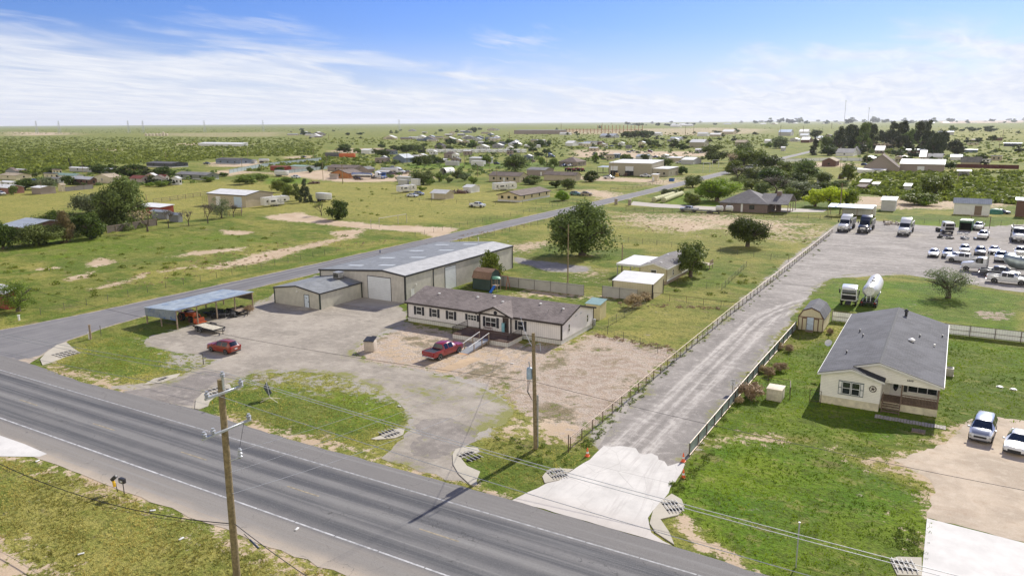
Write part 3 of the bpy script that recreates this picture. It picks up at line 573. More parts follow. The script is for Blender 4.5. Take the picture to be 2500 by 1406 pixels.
def window(t, face, W, D, c, w, z0, z1, shut=None, bars=0, frame=None, fine=True):
    if not fine: return panel(t, 'window', GLASS, face, W, D, c, w, z0, z1, .04)
    f = panel(t, 'window', frame or FRAME, face, W, D, c, w, z0, z1, .04)
    g = .07
    if bars:
        n = bars+1; pw = (w-g*(n+1))/n
        for i in range(n):
            cc = c-w/2+g+pw/2+i*(pw+g)
            panel(f, 'pane', GLASS, face, W, D, cc, pw, z0+g, (z0+z1)/2-g/2, .055); panel(f, 'pane', GLASS, face, W, D, cc, pw, (z0+z1)/2+g/2, z1-g, .055)
    else:
        panel(f, 'pane', GLASS, face, W, D, c, w-2*g, z0+g, (z0+z1)/2-g/2, .055); panel(f, 'pane', GLASS, face, W, D, c, w-2*g, (z0+z1)/2+g/2, z1-g, .055)
    if shut:
        for s in (-1, 1): panel(t, 'shutter', shut, face, W, D, c+s*(w/2+.24), .38, z0-.04, z1+.04, .05)
    return f
def house(name, label, cat, x, y, W, D, h, rh, ridge, wall, roof, typ='gable', over=.3, skirt=None, skh=.7, trim=None, wins=(), doors=(), group=None, fine=False, corner=None, th=.14, rz=0.):
    t = thing(name, label, cat, (x, y), rz, group)
    z0 = skh if skirt else -.05
    wallmesh(W, D, h, rh, ridge, typ, z0).obj('wall', wall, t)
    if skirt: M().box(.04, W-.04, .04, D-.04, -.05, skh).obj('skirting', skirt, t)
    rf = roofmesh(W, D, h, rh, ridge, over, typ, th).obj('roof', roof, t)
    if trim:
        m = M(); o = over; k = rh/((D if ridge == 'u' else W)/2) if typ == 'gable' else 0; e = h-k*o if typ == 'gable' else h
        if typ == 'gable' and ridge == 'u':
            m.box(-o, W+o, -o-.05, -o+.002, e-.12, e+th-.02); m.box(-o, W+o, D+o-.002, D+o+.05, e-.12, e+th-.02)
            for xx in ((-o-.04, -o), (W+o, W+o+.04)):
                pr = [(-o, e-.12), (D/2, h+rh-.12), (D+o, e-.12)]; m.prism(pr+[(p, q+th+.09) for p, q in pr[::-1]], 'x', *xx)
        elif typ == 'gable':
            m.box(-o-.05, -o+.002, -o, D+o, e-.12, e+th-.02); m.box(W+o-.002, W+o+.05, -o, D+o, e-.12, e+th-.02)
            for yy in ((-o-.04, -o), (D+o, D+o+.04)):
                pr = [(-o, e-.12), (W/2, h+rh-.12), (W+o, e-.12)]; m.prism(pr+[(p, q+th+.09) for p, q in pr[::-1]], 'y', *yy)
        if m.v: m.obj('fascia', trim, t)
    if corner:
        s = .14
        for cx, cy in ((0, 0), (W, 0), (W, D), (0, D)): M().box(cx-s*.4 if cx == 0 else cx-s, cx+s if cx == 0 else cx+s*.4, cy-s*.4 if cy == 0 else cy-s, cy+s if cy == 0 else cy+s*.4, z0, h-.05).obj('corner_trim', corner, t)
    for wd in wins: window(t, wd[0], W, D, wd[1], wd[2], wd[3], wd[4], fine=fine, **(wd[5] if len(wd) > 5 else {}))
    for d in doors: panel(t, 'door', d[5] if len(d) > 5 else WHITE, d[0], W, D, d[1], d[2], d[3], d[4], .05)
    return t
# --- metal shop (large)
TANW = ribbed('shop_siding', (.54, .515, .47), .30, 3, .5, depth=.6, ribs=.62)
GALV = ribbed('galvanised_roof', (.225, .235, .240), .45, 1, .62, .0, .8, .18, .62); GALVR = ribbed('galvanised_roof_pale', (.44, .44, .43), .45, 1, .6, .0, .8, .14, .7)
DOORM = ribbed('roller_door', (.66, .69, .72), .28, 2, .5, .0, .5, .05, .9)
def warehouse():
    x0, y0, W, D = -95.2, 96., 18.8, 35.; pr = [(0, 3.9), (14.2, 5.05), (18.8, 4.55)]
    t = thing('metal_warehouse', 'long tan metal workshop with low grey roof and two white roller doors', 'warehouse', (x0, y0))
    M().prism([(0, -.05), (W, -.05), (W, 4.55), (14.2, 5.05), (0, 3.9)], 'y', 0, D).obj('wall', TANW, t)
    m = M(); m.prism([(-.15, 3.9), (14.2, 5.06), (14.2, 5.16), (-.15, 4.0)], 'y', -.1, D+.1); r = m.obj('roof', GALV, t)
    sky = mat('skylight_panel', (.50, .53, .54), .5)
    for yy in (4.2, 13, 22, 30.5):
        for xx in (3.0, 9.6):
            z = 3.9+xx*(1.15/14.35)+.12
            q = M(); q.prism([(xx-.1, z-.005), (xx+3.2, z+.257-.005), (xx+3.2, z+.257+.01), (xx-.1, z+.01)], 'y', yy-.5+.6*(xx > 5), yy+.45+.6*(xx > 5)); q.obj('skylight', sky, r)
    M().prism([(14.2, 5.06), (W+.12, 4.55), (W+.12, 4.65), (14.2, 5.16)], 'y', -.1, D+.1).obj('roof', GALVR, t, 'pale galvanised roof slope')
    q = M()
    fs = [(-.2, 3.74), (14.2, 4.92), (W+.16, 4.4)]; q.prism(fs+[(a, b+.28) for a, b in fs[::-1]], 'y', -.17, -.1); q.box(W+.12, W+.19, -.17, D+.1, 4.38, 4.66); q.box(-.22, -.15, -.17, D+.1, 3.76, 4.02)
    q.obj('fascia', BLACKTRIM, t)
    [M().box(*k).obj('corner_trim', BLACKTRIM, t) for k in ((W-.16, W+.06, -.06, .2, 0, 4.4), (W-.02, W+.06, 7.7, 7.95, 0, 4.4), (W-.16, W+.06, D-.2, D+.06, 0, 4.4), (-.06, .16, -.06, .2, 0, 3.8))]
    for face, c, w, hh in (('F', 13.35, 4.9, 3.85), ('R', 13.0, 3.3, 4.05)):
        f = panel(t, 'door_frame', BLACKTRIM, face, W, D, c, w+.24, 0, hh+.12, .03); panel(f, 'roller_door', DOORM, face, W, D, c, w, .02, hh, .045)
    f = panel(t, 'door', WHITE, 'R', W, D, 1.9, .95, .1, 2.1, .04); panel(t, 'wall_lamp', WHITE, 'R', W, D, 2.9, .2, 2.5, 2.75, .14)
    q = M(); q.bev(1.9, 3.6, .2, 1.6, 3.9, 4.0, .02); return t
warehouse()
AN = ribbed('annex_siding', (.52, .505, .43), .30, 3, .5, depth=.6, ribs=.62)
GREENTRIM = mat('dark_green_trim', (.022, .035, .028), .5)
t = house('metal_annex', 'small low tan metal annex with dark green trim built against the large workshop', 'workshop', -95.8, 85.9, 10.2, 9.9, 2.6, .75, 'v', AN, GALV, over=.1, trim=BLACKTRIM, corner=GREENTRIM, th=.1)
f = panel(t, 'door', mat('door_pale_blue', (.55, .62, .68), .45), 'F', 10.2, 9.9, 7.35, .95, .05, 2.1, .05); panel(f, 'door_handle', BLACKTRIM, 'F', 10.2, 9.9, 7.72, .08, .95, 1.1, .09)
fr = M(); fr.box(6.78, 6.86, -.06, .02, .05, 2.18); fr.box(7.84, 7.92, -.06, .02, .05, 2.18); fr.box(6.78, 7.92, -.06, .02, 2.1, 2.18); fr.obj('door_frame', BLACKTRIM, t)
panel(f, 'door_sign', BLACKTRIM, 'F', 10.2, 9.9, 7.33, .3, 1.58, 1.66, .06)
panel(t, 'wall_lamp', WHITE, 'F', 10.2, 9.9, 5.3, .22, 2.35, 2.55, .16)
M().box(6.4, 8.4, -1.5, -.05, 0, .08).obj('door_step', SLAB, t)
AC = mat('galvanised_box', (.33, .33, .32), .5, .4, .25, 5)
t = thing('rooftop_cooler', 'galvanised evaporative cooler standing on the annex roof by the workshop wall', 'cooler', (-89.9, 93.6, 3.12)); M().bev(0, 1.3, 0, 1.3, .25, 1.2, .03).obj('cooler_housing', AC, t)
[M().tube((a, b, -.1), (a, b, .27), .04).obj('stand_leg', RUST, t) for a in (.1, 1.2) for b in (.1, 1.2)]
q = M(); [q.box(.12+.22*i, .27+.22*i, -.02, .01, .4, 1.05) for i in range(5)]; q.obj('louvre', DARK, t); q = M(); q.box(-.06, 1.36, -.06, 1.36, 1.2, 1.26); q.obj('lid', AC, t)

# --- long manufactured house
H1W = ribbed('grooved_siding_lilac', (.73, .70, .685), .30, 3, .75, depth=.35, var=.05, ribs=.8); H1R = shingle('brown_shingle', (.215, .185, .175), .45)
BRN = mat('dark_brown_trim', (.030, .022, .020), .6); SHUT = mat('navy_shutter', (.016, .018, .028), .6)
HX, HY, HW, HD = -69., 87.1, 25.7, 10.2
t = house('mobile_home', 'long lilac grey manufactured home with brown shingle roof and dark shutters behind the red pickup', 'house', HX, HY, HW, HD, 2.95, 1.35, 'u', H1W, H1R, skirt=SKIRT, skh=.62, trim=BRN, corner=BRN, fine=True,
  wins=[('F', 2.15, 1.0, 1.25, 2.45, dict(shut=SHUT)), ('F', 4.95, .95, 1.25, 2.45, dict(shut=SHUT)), ('F', 7.9, .95, 1.25, 2.45, dict(shut=SHUT)), ('F', 11.55, 1.5, 1.55, 2.4, dict(shut=SHUT, bars=2)), ('F', 19.45, .95, 1.2, 2.5, dict(shut=SHUT)),
        ('R', 2.2, .45, 1.3, 2.4), ('R', 8.1, .5, 1.3, 2.4), ('R', 4.35, .8, 2.95, 3.2), ('R', 5.85, .8, 2.95, 3.2)])
h1 = t; M().box(-.06, HW+.05, -.05, .0, .60, .66).obj('base_trim', BRN, t)
# entrance gable: x 12.8 .. 18.1
g0, g1, gp = 12.95, 18.15, 4.05; gc = (g0+g1)/2; q = M()
q.prism([(g0, .62), (g1, .62), (g1, 2.9), (gc, gp-.1), (g0, 2.9)], 'y', -.32, 0); q.obj('porch_wall', H1W, t)
q = M(); pr = [(g0-.35, 2.83), (gc, gp), (g1+.35, 2.83)]
for (a, za), (b, zb) in ((pr[0], pr[1]), (pr[1], pr[2])):
    # each slope runs back until it meets the main roof
    k = 1.35/5.1; ya = lambda z: (z-2.95)/k
    q.add([(a, -.75, za), (b, -.75, zb), (b, ya(zb)+.1, zb), (a, ya(za)+.1, za), (a, -.75, za+.14), (b, -.75, zb+.14), (b, ya(zb)+.6, zb+.14), (a, ya(za)+.6, za+.14)], [(0, 1, 2, 3), (4, 5, 6, 7), (0, 1, 5, 4), (1, 2, 6, 5), (2, 3, 7, 6), (3, 0, 4, 7)])
q.obj('porch_roof', H1R, t)
q = M(); f2 = [(a, b-.1) for a, b in pr]; q.prism(f2+[(a, b+.26) for a, b in f2[::-1]], 'y', -.81, -.75); q.box(g0-.03, g0+.17, -.37, -.3, .62, 2.95); q.box(g1-.17, g1+.03, -.37, -.3, .62, 2.95); q.obj('porch_trim', BRN, t)
def on_front(c, w, z0, z1, name, m, par, o=.36): return M().box(c-w/2, c+w/2, -o, -.3, z0, z1).obj(name, m, par)
f = on_front(14.85, 1.75, 1.15, 2.5, 'window', FRAME, t)
for a in (14.43, 15.27):
    for z in (1.21, 1.87): on_front(a, .76, z, z+.57, 'pane', GLASS, f, .375)
for a in (13.75, 15.95): on_front(a, .38, 1.1, 2.55, 'shutter', SHUT, t, .37)
M().lathe([(.27, -.38), (.27, -.3)], 20, 'y', (gc+.05, 0, 3.25)).obj('round_vent', SHUT, t)
d = on_front(17.25, .95, .68, 2.72, 'door', mat('dark_door', (.05, .032, .028), .5), t, .37); on_front(17.2, .42, 1.3, 2.3, 'pane', GLASS, d, .385)
on_front(16.5, .14, 2.15, 2.4, 'wall_lamp', WHITE, t, .48)
for xx, yy, s in ((3.6, 3.2, 1), (10.2, 3.6, 1), (12.6, 4.4, 1), (14.7, 3.2, 1), (20.4, 4.0, 1), (24.2, 3.4, 1)):
    z = 2.95+1.35/5.1*yy+.14; q = M(); q.bev(xx-.17, xx+.17, yy-.15, yy+.15, z-.05, z+.14, .03); q.obj('roof_vent', WHITE, t)
for xx, yy in ((22.6, 2.2), (24.3, 2.9)):
    z = 2.95+1.35/5.1*yy; M().tube((xx, yy, z), (xx, yy, z+.55), .045).obj('vent_pipe', AC, t)
# deck with railing, ramp, bench, board
t = thing('entrance_deck', 'dark railed entrance deck with pale skirting in front of the long lilac home', 'deck', (-57.9, 82.7)); dw, dd = 8.9, 3.9
M().box(.05, dw-.05, .05, dd, -.05, .6).obj('skirting', SKIRT, t); M().box(0, dw, 0, dd, .6, .7).obj('deck_floor', mat('deck_brown', (.13, .075, .055), .8, var=.25, scale=5), t)
q = M()
def rail(q, a, b, z0, z1, step=.13, r=.016):
    a = Vector(a); b = Vector(b); n = max(1, int((b-a).length/step))
    for i in range(n+1):
        p = a.lerp(b, i/n); q.tube((p.x, p.y, z0), (p.x, p.y, z1), r*(2.2 if i in (0, n) else 1), None, 4)
    q.tube((a.x, a.y, z1), (b.x, b.y, z1), .035, None, 4); q.tube((a.x, a.y, z0+.06), (b.x, b.y, z0+.06), .025, None, 4)
rail(q, (.05, .05), (.05, dd-.1), .7, 1.65); rail(q, (.05, .05), (3.6, .05), .7, 1.65); q.obj('railing', BRN, t)
q = M(); rail(q, (6.1, .05), (dw-.05, .05), .7, 1.65); rail(q, (dw-.05, .05), (dw-.05, dd-.1), .7, 1.65); q.obj('railing', BRN, t)
t = thing('wheelchair_ramp', 'grey ramp with white handrails leading down from the entrance deck', 'ramp', (-53.2, 77.5))
q = M(); q.prism([(0, .0), (0, .06), (5.3, .70), (5.3, .60)], 'x', 0, 1.35); q.obj('ramp_surface', mat('ramp_grey', (.25, .26, .28), .7, var=.1), t)
M().prism([(-.35, 0), (-.02, 0), (-.02, .055)], 'x', -.02, 1.37).obj('ramp_lip', mat('fresh_lumber', (.55, .30, .14), .7), t)
for xx in (-.06, 1.41):
    q = M(); q.tube((xx, .2, .95), (xx, 5.0, 1.62), .045, None, 6); q.obj('handrail', WHITE, t)
    [M().box(xx-.05, xx+.05, yy-.05, yy+.05, 0, .9+.14*yy).obj('post', WOOD, t) for yy in (1.3, 3.2, 4.9)]
    M().prism([(0, -.02), (5.3, .5), (5.3, .62), (0, .05)], 'x', xx-.02, xx+.02).obj('side_board', WOOD, t)
t = thing('garden_bench', 'ornate metal bench under the double window on the entrance deck', 'bench', (-54.9, 85.9, .7)); BNCH = mat('bench_metal', (.17, .10, .10), .5)
q = M(); [q.box(0, 1.3, .02+.1*i, .08+.1*i, .42, .45) for i in range(4)]; q.obj('seat', BNCH, t); q = M(); q.tube((0, .45, .9), (1.3, .45, .9), .025); [q.tube((.1+.12*i, .43, .45), (.1+.12*i, .46, .9), .012) for i in range(10)]; q.obj('backrest', BNCH, t)
for a in (.05, 1.25):
    for b in (.05, .42): M().tube((a, b, 0), (a, b, .45), .025).obj('leg', BNCH, t)
tag(M().box(-52.3, -51.85, 86.58, 86.64, .72, 2.0).obj('welcome_board', mat('board_teal', (.20, .42, .48), .6)), 'tall narrow blue board leaning beside the dark front door', 'board')
# trash bin surround near the red pickup
t = thing('trash_enclosure', 'beige trash bin box with dark lids standing in the dirt left of the red pickup', 'trash bin', P(889, 858)); t.rotation_euler.z = R(18)
M().bev(0, 1.35, 0, 1.1, 0, 1.35, .03).obj('body', mat('beige_box', (.46, .40, .34), .8), t); q = M(); q.prism([(-.1, 1.36), (1.2, 1.62), (1.2, 1.72), (-.1, 1.46)], 'x', -.03, .66); q.obj('lid', BLACKTRIM, t); q = M(); q.prism([(-.1, 1.37), (1.2, 1.75), (1.2, 1.83), (-.1, 1.45)], 'x', .7, 1.38); q.obj('lid', BLACKTRIM, t)
# --- cream house with porch (right foreground)
CREAM = ribbed('cream_lap_siding', (.83, .815, .74), .17, 2, .6, depth=.5, var=.06, ribs=.8); CREAMP = mat('cream_skirt', (.62, .57, .42), .8, var=.15, scale=2, bump=.3)
GSH = shingle('grey_shingle', (.130, .133, .146), .35); NAVY = shingle('dark_shingle', (.05, .052, .06), .3)
def cream_house():
    W, D = 10.9, 26.4; k = 1.5/5.3; h = 3.3
    t = thing('family_house', 'cream sided house with large grey shingle roof, railed wooden porch and star beside its window', 'house', (-10.2, 82.7))
    q = M(); zr = lambda x: h+k*min(x, 10.6-x)
    q.prism([(0, .85), (W, .85), (W, h), (5.3, h+1.5), (0, h)], 'y', 2.3, D); q.prism([(0, .85), (5.7, .85), (5.7, h-.05), (2.9, 4.02), (0, h-.05)], 'y', -1.2, 2.3); q.obj('wall', CREAM, t)
    q = M(); q.prism([(2.9, 4.0), (5.3, h+1.46), (W, h-.02), (W, 2.85), (5.72, 2.85), (5.72, h)], 'y', 0, .16); q.obj('gable_front', CREAM, t)
    q = M(); q.box(.05, W-.05, 2.35, D-.05, -.05, .85); q.box(.05, 5.65, -1.15, 2.35, -.05, .85); q.box(5.65, W-.05, .1, 2.35, -.05, .8); q.obj('skirting', CREAMP, t)
    th = .13; o = .3
    q = M(); q.prism([(-o, h-k*o), (2.9, 4.12), (2.9, 4.12+th), (-o, h-k*o+th)], 'y', -1.5, -.3); q.prism([(-o, h-k*o), (5.3, h+1.5), (5.3, h+1.5+th), (-o, h-k*o+th)], 'y', -.3, D+.3)
    q.prism([(5.3, h+1.5), (W+o, h-k*o-.02), (W+o, h-k*o+th-.02), (5.3, h+1.5+th)], 'y', -.3, D+.3); r = q.obj('roof', GSH, t)
    M().prism([(2.9, 4.10), (6.0, 3.2), (6.0, 3.2+th), (2.9, 4.10+th)], 'y', -1.5, .05).obj('wing_roof', NAVY, t)
    q = M(); a = math.atan(k); ridge = [(5.3-.16, h+1.5+th-.03), (5.3, h+1.5+th+.03), (5.3+.16, h+1.5+th-.03)]; q.prism(ridge, 'y', -.31, D+.31); q.obj('ridge_cap', mat('ridge_dark', (.075, .078, .085), .9, var=.3, scale=8), r)
    q = M()
    for pts, y in (([(-o, h-k*o-.1), (2.9, 4.0), (6.05, 3.1)], -1.56), ([(2.9, 4.0), (5.3, h+1.4), (W+o, h-k*o-.12)], -.36)): q.prism(pts+[(x, z+.2) for x, z in pts[::-1]], 'y', y, y+.06)
    q.box(-o-.05, -o+.002, -1.5, D+.3, h-k*o-.08, h-k*o+th-.02); q.box(W+o-.002, W+o+.05, -.3, D+.3, h-k*o-.1, h-k*o+th-.04); q.obj('fascia', WHITE, t)
    q = M()
    for pts, y in (([(-o, h-k*o+.1), (2.9, 4.2), (6.05, 3.3)], -1.57), ([(2.9, 4.2), (5.3, h+1.6), (W+o, h-k*o+.08)], -.37)): q.prism(pts+[(x, z+.06) for x, z in pts[::-1]], 'y', y, y+.03)
    q.obj('drip_edge', BLACKTRIM, t)
    SLT = mat('slate_blue_trim', (.05, .085, .10), .5)
    # wing window with narrow shutters and star
    def ff(y, x0, x1, z0, z1, name, m, par, o=.04): return M().box(x0, x1, y-o, y+.02, z0, z1).obj(name, m, par)
    sf = ff(-1.2, 1.75, 4.15, 1.28, 2.78, 'window', SLT, t)
    for a, b in ((2.1, 2.92), (2.98, 3.80)):
        fr = ff(-1.2, a, b, 1.36, 2.70, 'sash', FRAME, sf, .05); ff(-1.2, a+.06, b-.06, 1.42, 2.0, 'pane', GLASS, sf, .06); ff(-1.2, a+.06, b-.06, 2.06, 2.64, 'pane', GLASS, sf, .06)
    for a, b in ((1.80, 2.04), (3.86, 4.10)):
        for z in (1.36, 2.06): ff(-1.2, a, b, z, z+.62, 'shutter_panel', WHITE, sf, .06)
    cx, cz = 4.98, 2.35; ST = mat('star_metal', (.045, .025, .02), .5); q = M(); n = 24
    q.add([(cx+r*math.cos(i*2*math.pi/n), -1.26+dy, cz+r*math.sin(i*2*math.pi/n)) for r, dy in ((.34, 0), (.27, 0), (.34, .06), (.27, .06)) for i in range(n)], [(i, (i+1) % n, n+(i+1) % n, n+i) for i in range(n)]+[(i, (i+1) % n, 2*n+(i+1) % n, 2*n+i) for i in range(n)]); 
    q.add([(cx, -1.29, cz)]+[(cx+(.25 if i % 2 == 0 else .10)*math.sin(i*math.pi/5), -1.23, cz+(.25 if i % 2 == 0 else .10)*math.cos(i*math.pi/5)) for i in range(10)], [(0, 1+i, 1+(i+1) % 10) for i in range(10)])
    q.obj('star_emblem', ST, t)
    # porch
    DK = mat('deck_wood', (.17, .12, .085), .85, var=.3, scale=6); M().box(5.72, W-.05, .0, 2.3, .80, .88).obj('porch_floor', DK, t)
    d = ff(2.3, 6.35, 7.4, .9, 3.0, 'door', WHITE, t, .05); q = M(); q.lathe([(.24, 2.235), (.24, 2.26)], 20, 'y', (6.88, 0, 0)); q.v = [(x, y, 2.0+z*2.5) for x, y, z in q.v]; q.obj('oval_pane', GLASS, d); M().box(7.27, 7.34, 2.2, 2.26, 1.8, 1.95).obj('door_handle', BLACKTRIM, d)
    f = ff(2.3, 8.0, 10.7, 1.5, 2.95, 'window', FRAME, t)
    for i in range(3):
        for z in (1.56, 2.27): ff(2.3, 8.06+.88*i, 8.06+.88*i+.82, z, z+.64, 'pane', GLASS, f, .055)
    SL = mat('dark_shutter', (.03, .035, .035), .6); ff(2.3, 7.62, 7.95, 1.45, 3.0, 'shutter', SL, t, .05); ff(2.3, 10.72, 10.9, 1.45, 3.0, 'shutter', SL, t, .05)
    for xx in (7.55, W-.1): M().box(xx-.07, xx+.07, .02, .16, .88, 2.86).obj('porch_post', DK, t)
    q = M(); x = 7.65
    q.box(7.62, W-.17, .04, .14, 1.72, 1.80); q.box(7.62, W-.17, .05, .12, .98, 1.05)
    while x < W-.2: q.box(x, x+.045, .06, .11, .9, 1.75); x += .13
    q.obj('railing', DK, t); q = M(); y = .2; q.box(W-.14, W-.06, .16, 2.2, 1.72, 1.80)
    while y < 2.2: q.box(W-.12, W-.08, y, y+.045, .9, 1.75); y += .13
    q.obj('railing', DK, t)
    s = M(); [s.box(5.95, 7.5, -.28*(i+1), -.28*i+.0, .88-.18*(i+1)-.05, .88-.18*(i+1)+.0) for i in range(4)]; s = s.obj('steps', DK, t)
    for xx in (5.9, 7.52): q = M(); q.prism([(-1.25, 0), (-1.1, 0), (.05, .86), (.05, 1.0), (-1.25, .12)], 'x', xx, xx+.05); q.obj('stringer', DK, s); q = M(); q.tube((xx+.02, -1.15, 1.0), (xx+.02, 0, 1.8), .04, None, 5); q.tube((xx+.02, -1.15, 0), (xx+.02, -1.15, 1.0), .05, None, 5); q.obj('handrail', DK, s)
    # roof fittings
    def rz(x): return h+k*(x if x < 5.3 else 10.6-x)+th
    q = M(); q.tube((6.35, 23.3, rz(6.35)-.1), (6.35, 23.3, rz(6.35)+.75), .16); q.lathe([(.26, rz(6.35)+.6), (.26, rz(6.35)+.72), (.05, rz(6.35)+.95)], 14, 'z', (6.35, 23.3, 0)); q.obj('flue', BLACKTRIM, t)
    q = M(); z = rz(7.6); q.lathe([(.16, z-.05), (.16, z+.12), (.34, z+.14), (.36, z+.25), (.1, z+.42)], 18, 'z', (7.6, 12.2, 0)); q.obj('turbine_vent', WHITE, t)
    for x, y, m_ in ((9.9, 13.6, WHITE), (1.9, 15, BLACKTRIM), (2.5, 12.3, BLACKTRIM), (1.6, 5.2, BLACKTRIM), (8.3, 15.5, BLACKTRIM), (10.6, 19.2, BLACKTRIM)):
        q = M(); q.tube((x, y, rz(x)-.05), (x, y, rz(x)+.3), .07); q.bev(x-.1, x+.1, y-.1, y+.1, rz(x)+.25, rz(x)+.33, .02); q.obj('roof_vent', m_, t)
    cu = bpy.data.curves.new('house_number', 'FONT'); cu.body = '6808'; cu.size = .3; cu.extrude = .01; cu.align_x = 'CENTER'; cu.materials.append(BLACKTRIM)
    me = bpy.data.meshes.new_from_object(bpy.data.objects.new('house_number_text', cu)); o = bpy.data.objects.new('house_number', me); C.objects.link(o); o.parent = t; o.location = (8.2, -.02, 3.32); o.rotation_euler = (math.pi/2, 0, 0)
    return t
cream_house()
sd = thing('satellite_dish', 'white dish on a bracket at the left roof edge of the cream house', 'satellite dish', (-10.75, 92.6, 2.9)); M().tube((0, 0, 0), (-.25, 0, .55), .03).obj('bracket', AC, sd); q = M(); q.lathe([(.05, 0), (.3, .04), (.42, .12), (.42, .14), (.3, .06), (.05, .02)], 16); o = q.obj('dish', WHITE, sd); o.location = (-.3, -.1, .6); o.rotation_euler = (R(50), R(-25), 0)
w = thing('boardwalk', 'grey plank walk lying on the grass in front of the cream house steps', 'walkway', (-4.7, 79.6)); BW = mat('grey_plank', (.34, .31, .28), .85, var=.3, scale=6)
for i in range(24): M().box(.26*i, .26*i+.23, .05*math.sin(i), .95+.05*math.sin(i*2), .02, .07).obj('plank', BW, w)
w = thing('wooden_pallet', 'small wooden pallet on the shaded lawn near the plank walk', 'pallet', (-1.3, 77.4)); [M().box(.15*i, .15*i+.1, 0, .9, .1, .13).obj('slat', WOOD, w) for i in range(8)]; [M().box(0, 1.15, a, a+.08, 0, .1).obj('runner', WOOD, w) for a in (.02, .41, .8)]
def ac_unit(x, y, label):
    t = thing('condenser_unit', label, 'air conditioner', (x, y)); M().bev(0, .9, 0, .9, .05, .95, .05).obj('housing', mat('beige_metal', (.42, .40, .36), .6), t); M().lathe([(.36, .95), (.36, .98)], 18, 'z', (.45, .45, 0)).obj('fan_grille', DARK, t); q = M(); [q.box(-.012, 0, .1, .8, .15+.1*i, .2+.1*i) for i in range(7)]; q.obj('louvre', DARK, t); M().box(-.05, .95, -.05, .95, 0, .05).obj('pad', CONC3, t)
ac_unit(1.05, 97.6, 'grey outdoor condenser unit at the right wall of the cream house')
for i, (px, py, s) in enumerate(((2441, 945, 'left'), (2474, 951, 'right'))):
    g = P(px, py); t = thing('septic_lid', f'{s} of two round white septic lids in the lawn right of the cream house', 'lid', g, 0, 'septic lids in the lawn'); M().lathe([(.30, 0), (.30, .10), (.22, .14)], 18).obj('cover', AC, t); M().lathe([(.34, 0), (.34, .04)], 18).obj('collar', AC, t)
# well housing with chain fence pen
def box_thing(name, label, cat, x, y, w, d, h, m, lidm, rz=0):
    t = thing(name, label, cat, (x, y), rz); M().bev(0, w, 0, d, 0, h, .03).obj('body', m, t); M().bev(-.06, w+.06, -.06, d+.06, h, h+.08, .02).obj('lid', lidm, t); return t
g = P(1870, 976); box_thing('well_box', 'cream concrete well box standing in the small wire pen near the lane fence', 'well box', g[0], g[1], 1.55, 1.7, 1.25, mat('pale_block', (.50, .46, .36), .85, var=.15), mat('pale_lid', (.62, .55, .42), .8))
# --- gambrel sheds
def barn(name, label, x, y, W, D, h, rh, wall, roof, trim, door, ridge='v', dsp=None):
    t = thing(name, label, 'shed', (x, y)); wallmesh(W, D, h, rh, ridge, 'gambrel', .15).obj('wall', wall, t); roofmesh(W, D, h, rh, ridge, .12, 'gambrel', .09).obj('roof', roof, t)
    if trim and ridge == 'v':
        q = M(); pr = [(-.02, h), (W*.17, h+rh*.68), (W/2, h+rh), (W*.83, h+rh*.68), (W+.02, h)]; q.prism(pr+[(a+(.0 if i in (1, 2, 3) else (.1 if a < 1 else -.1)), b-.13) for i, (a, b) in list(enumerate(pr))[::-1]], 'y', -.06, 0)
        q.box(0, .1, -.05, 0, .15, h); q.box(W-.1, W, -.05, 0, .15, h); q.box(.1, W-.1, -.05, 0, h-.02, h+.08); q.obj('trim', trim, t)
        c = W/2-.05
        for s in (-1, 1): q = M(); q.box(c+s*1.05-.06, c+s*1.05+.06, -.05, 0, .2, 1.9); q.box(min(c+s*.55, c+s*1.1), max(c+s*.55, c+s*1.1), -.05, 0, 1.82, 1.94); q.obj('trim', trim, t)
        q = M(); q.box(c-.52, c+.52, -.05, 0, .2, 2.12); q.obj('door_frame', trim, t); d = M().box(c-.44, c+.44, -.075, 0, .24, 2.05).obj('door', door, t); M().box(c-.38, c-.32, -.1, -.07, 1.05, 1.15).obj('door_handle', BLACKTRIM, d)
        M().box(c-.5, c+.5, -.5, -.02, 0, .12).obj('door_step', WOOD, t)
    return t
barn('barn_shed', 'cream barn style shed with grey roof and brown trim at the lane fence corner', -17.4, 110, 3.35, 6.2, 2.0, 1.45, ribbed('cream_groove', (.62, .56, .38), .2, 3, .7, var=.05, ribs=.85), GSH, mat('brown_wood_trim', (.16, .08, .055), .7), mat('blue_white_door', (.50, .58, .68), .5))
GRN = ribbed('dark_green_boards', (.045, .070, .062), .2, 3, .7, var=.1, ribs=.8)
g = P(1196, 712); t = barn('barn_shed', 'dark green barn shed with light brown roof beside the large workshop wall', g[0]-3.6, g[1], 3.6, 3.6, 2.2, 1.5, GRN, shingle('tan_shingle', (.26, .17, .115), .3), None, WHITE, 'u')
q = M(); [q.box(a-.02, a+.02, -.03, 0, .3, 2.0) for a in (1.3, 2.0, 2.7)]; q.box(1.3, 2.7, -.03, 0, 1.96, 2.02); q.obj('door', GRN, t)
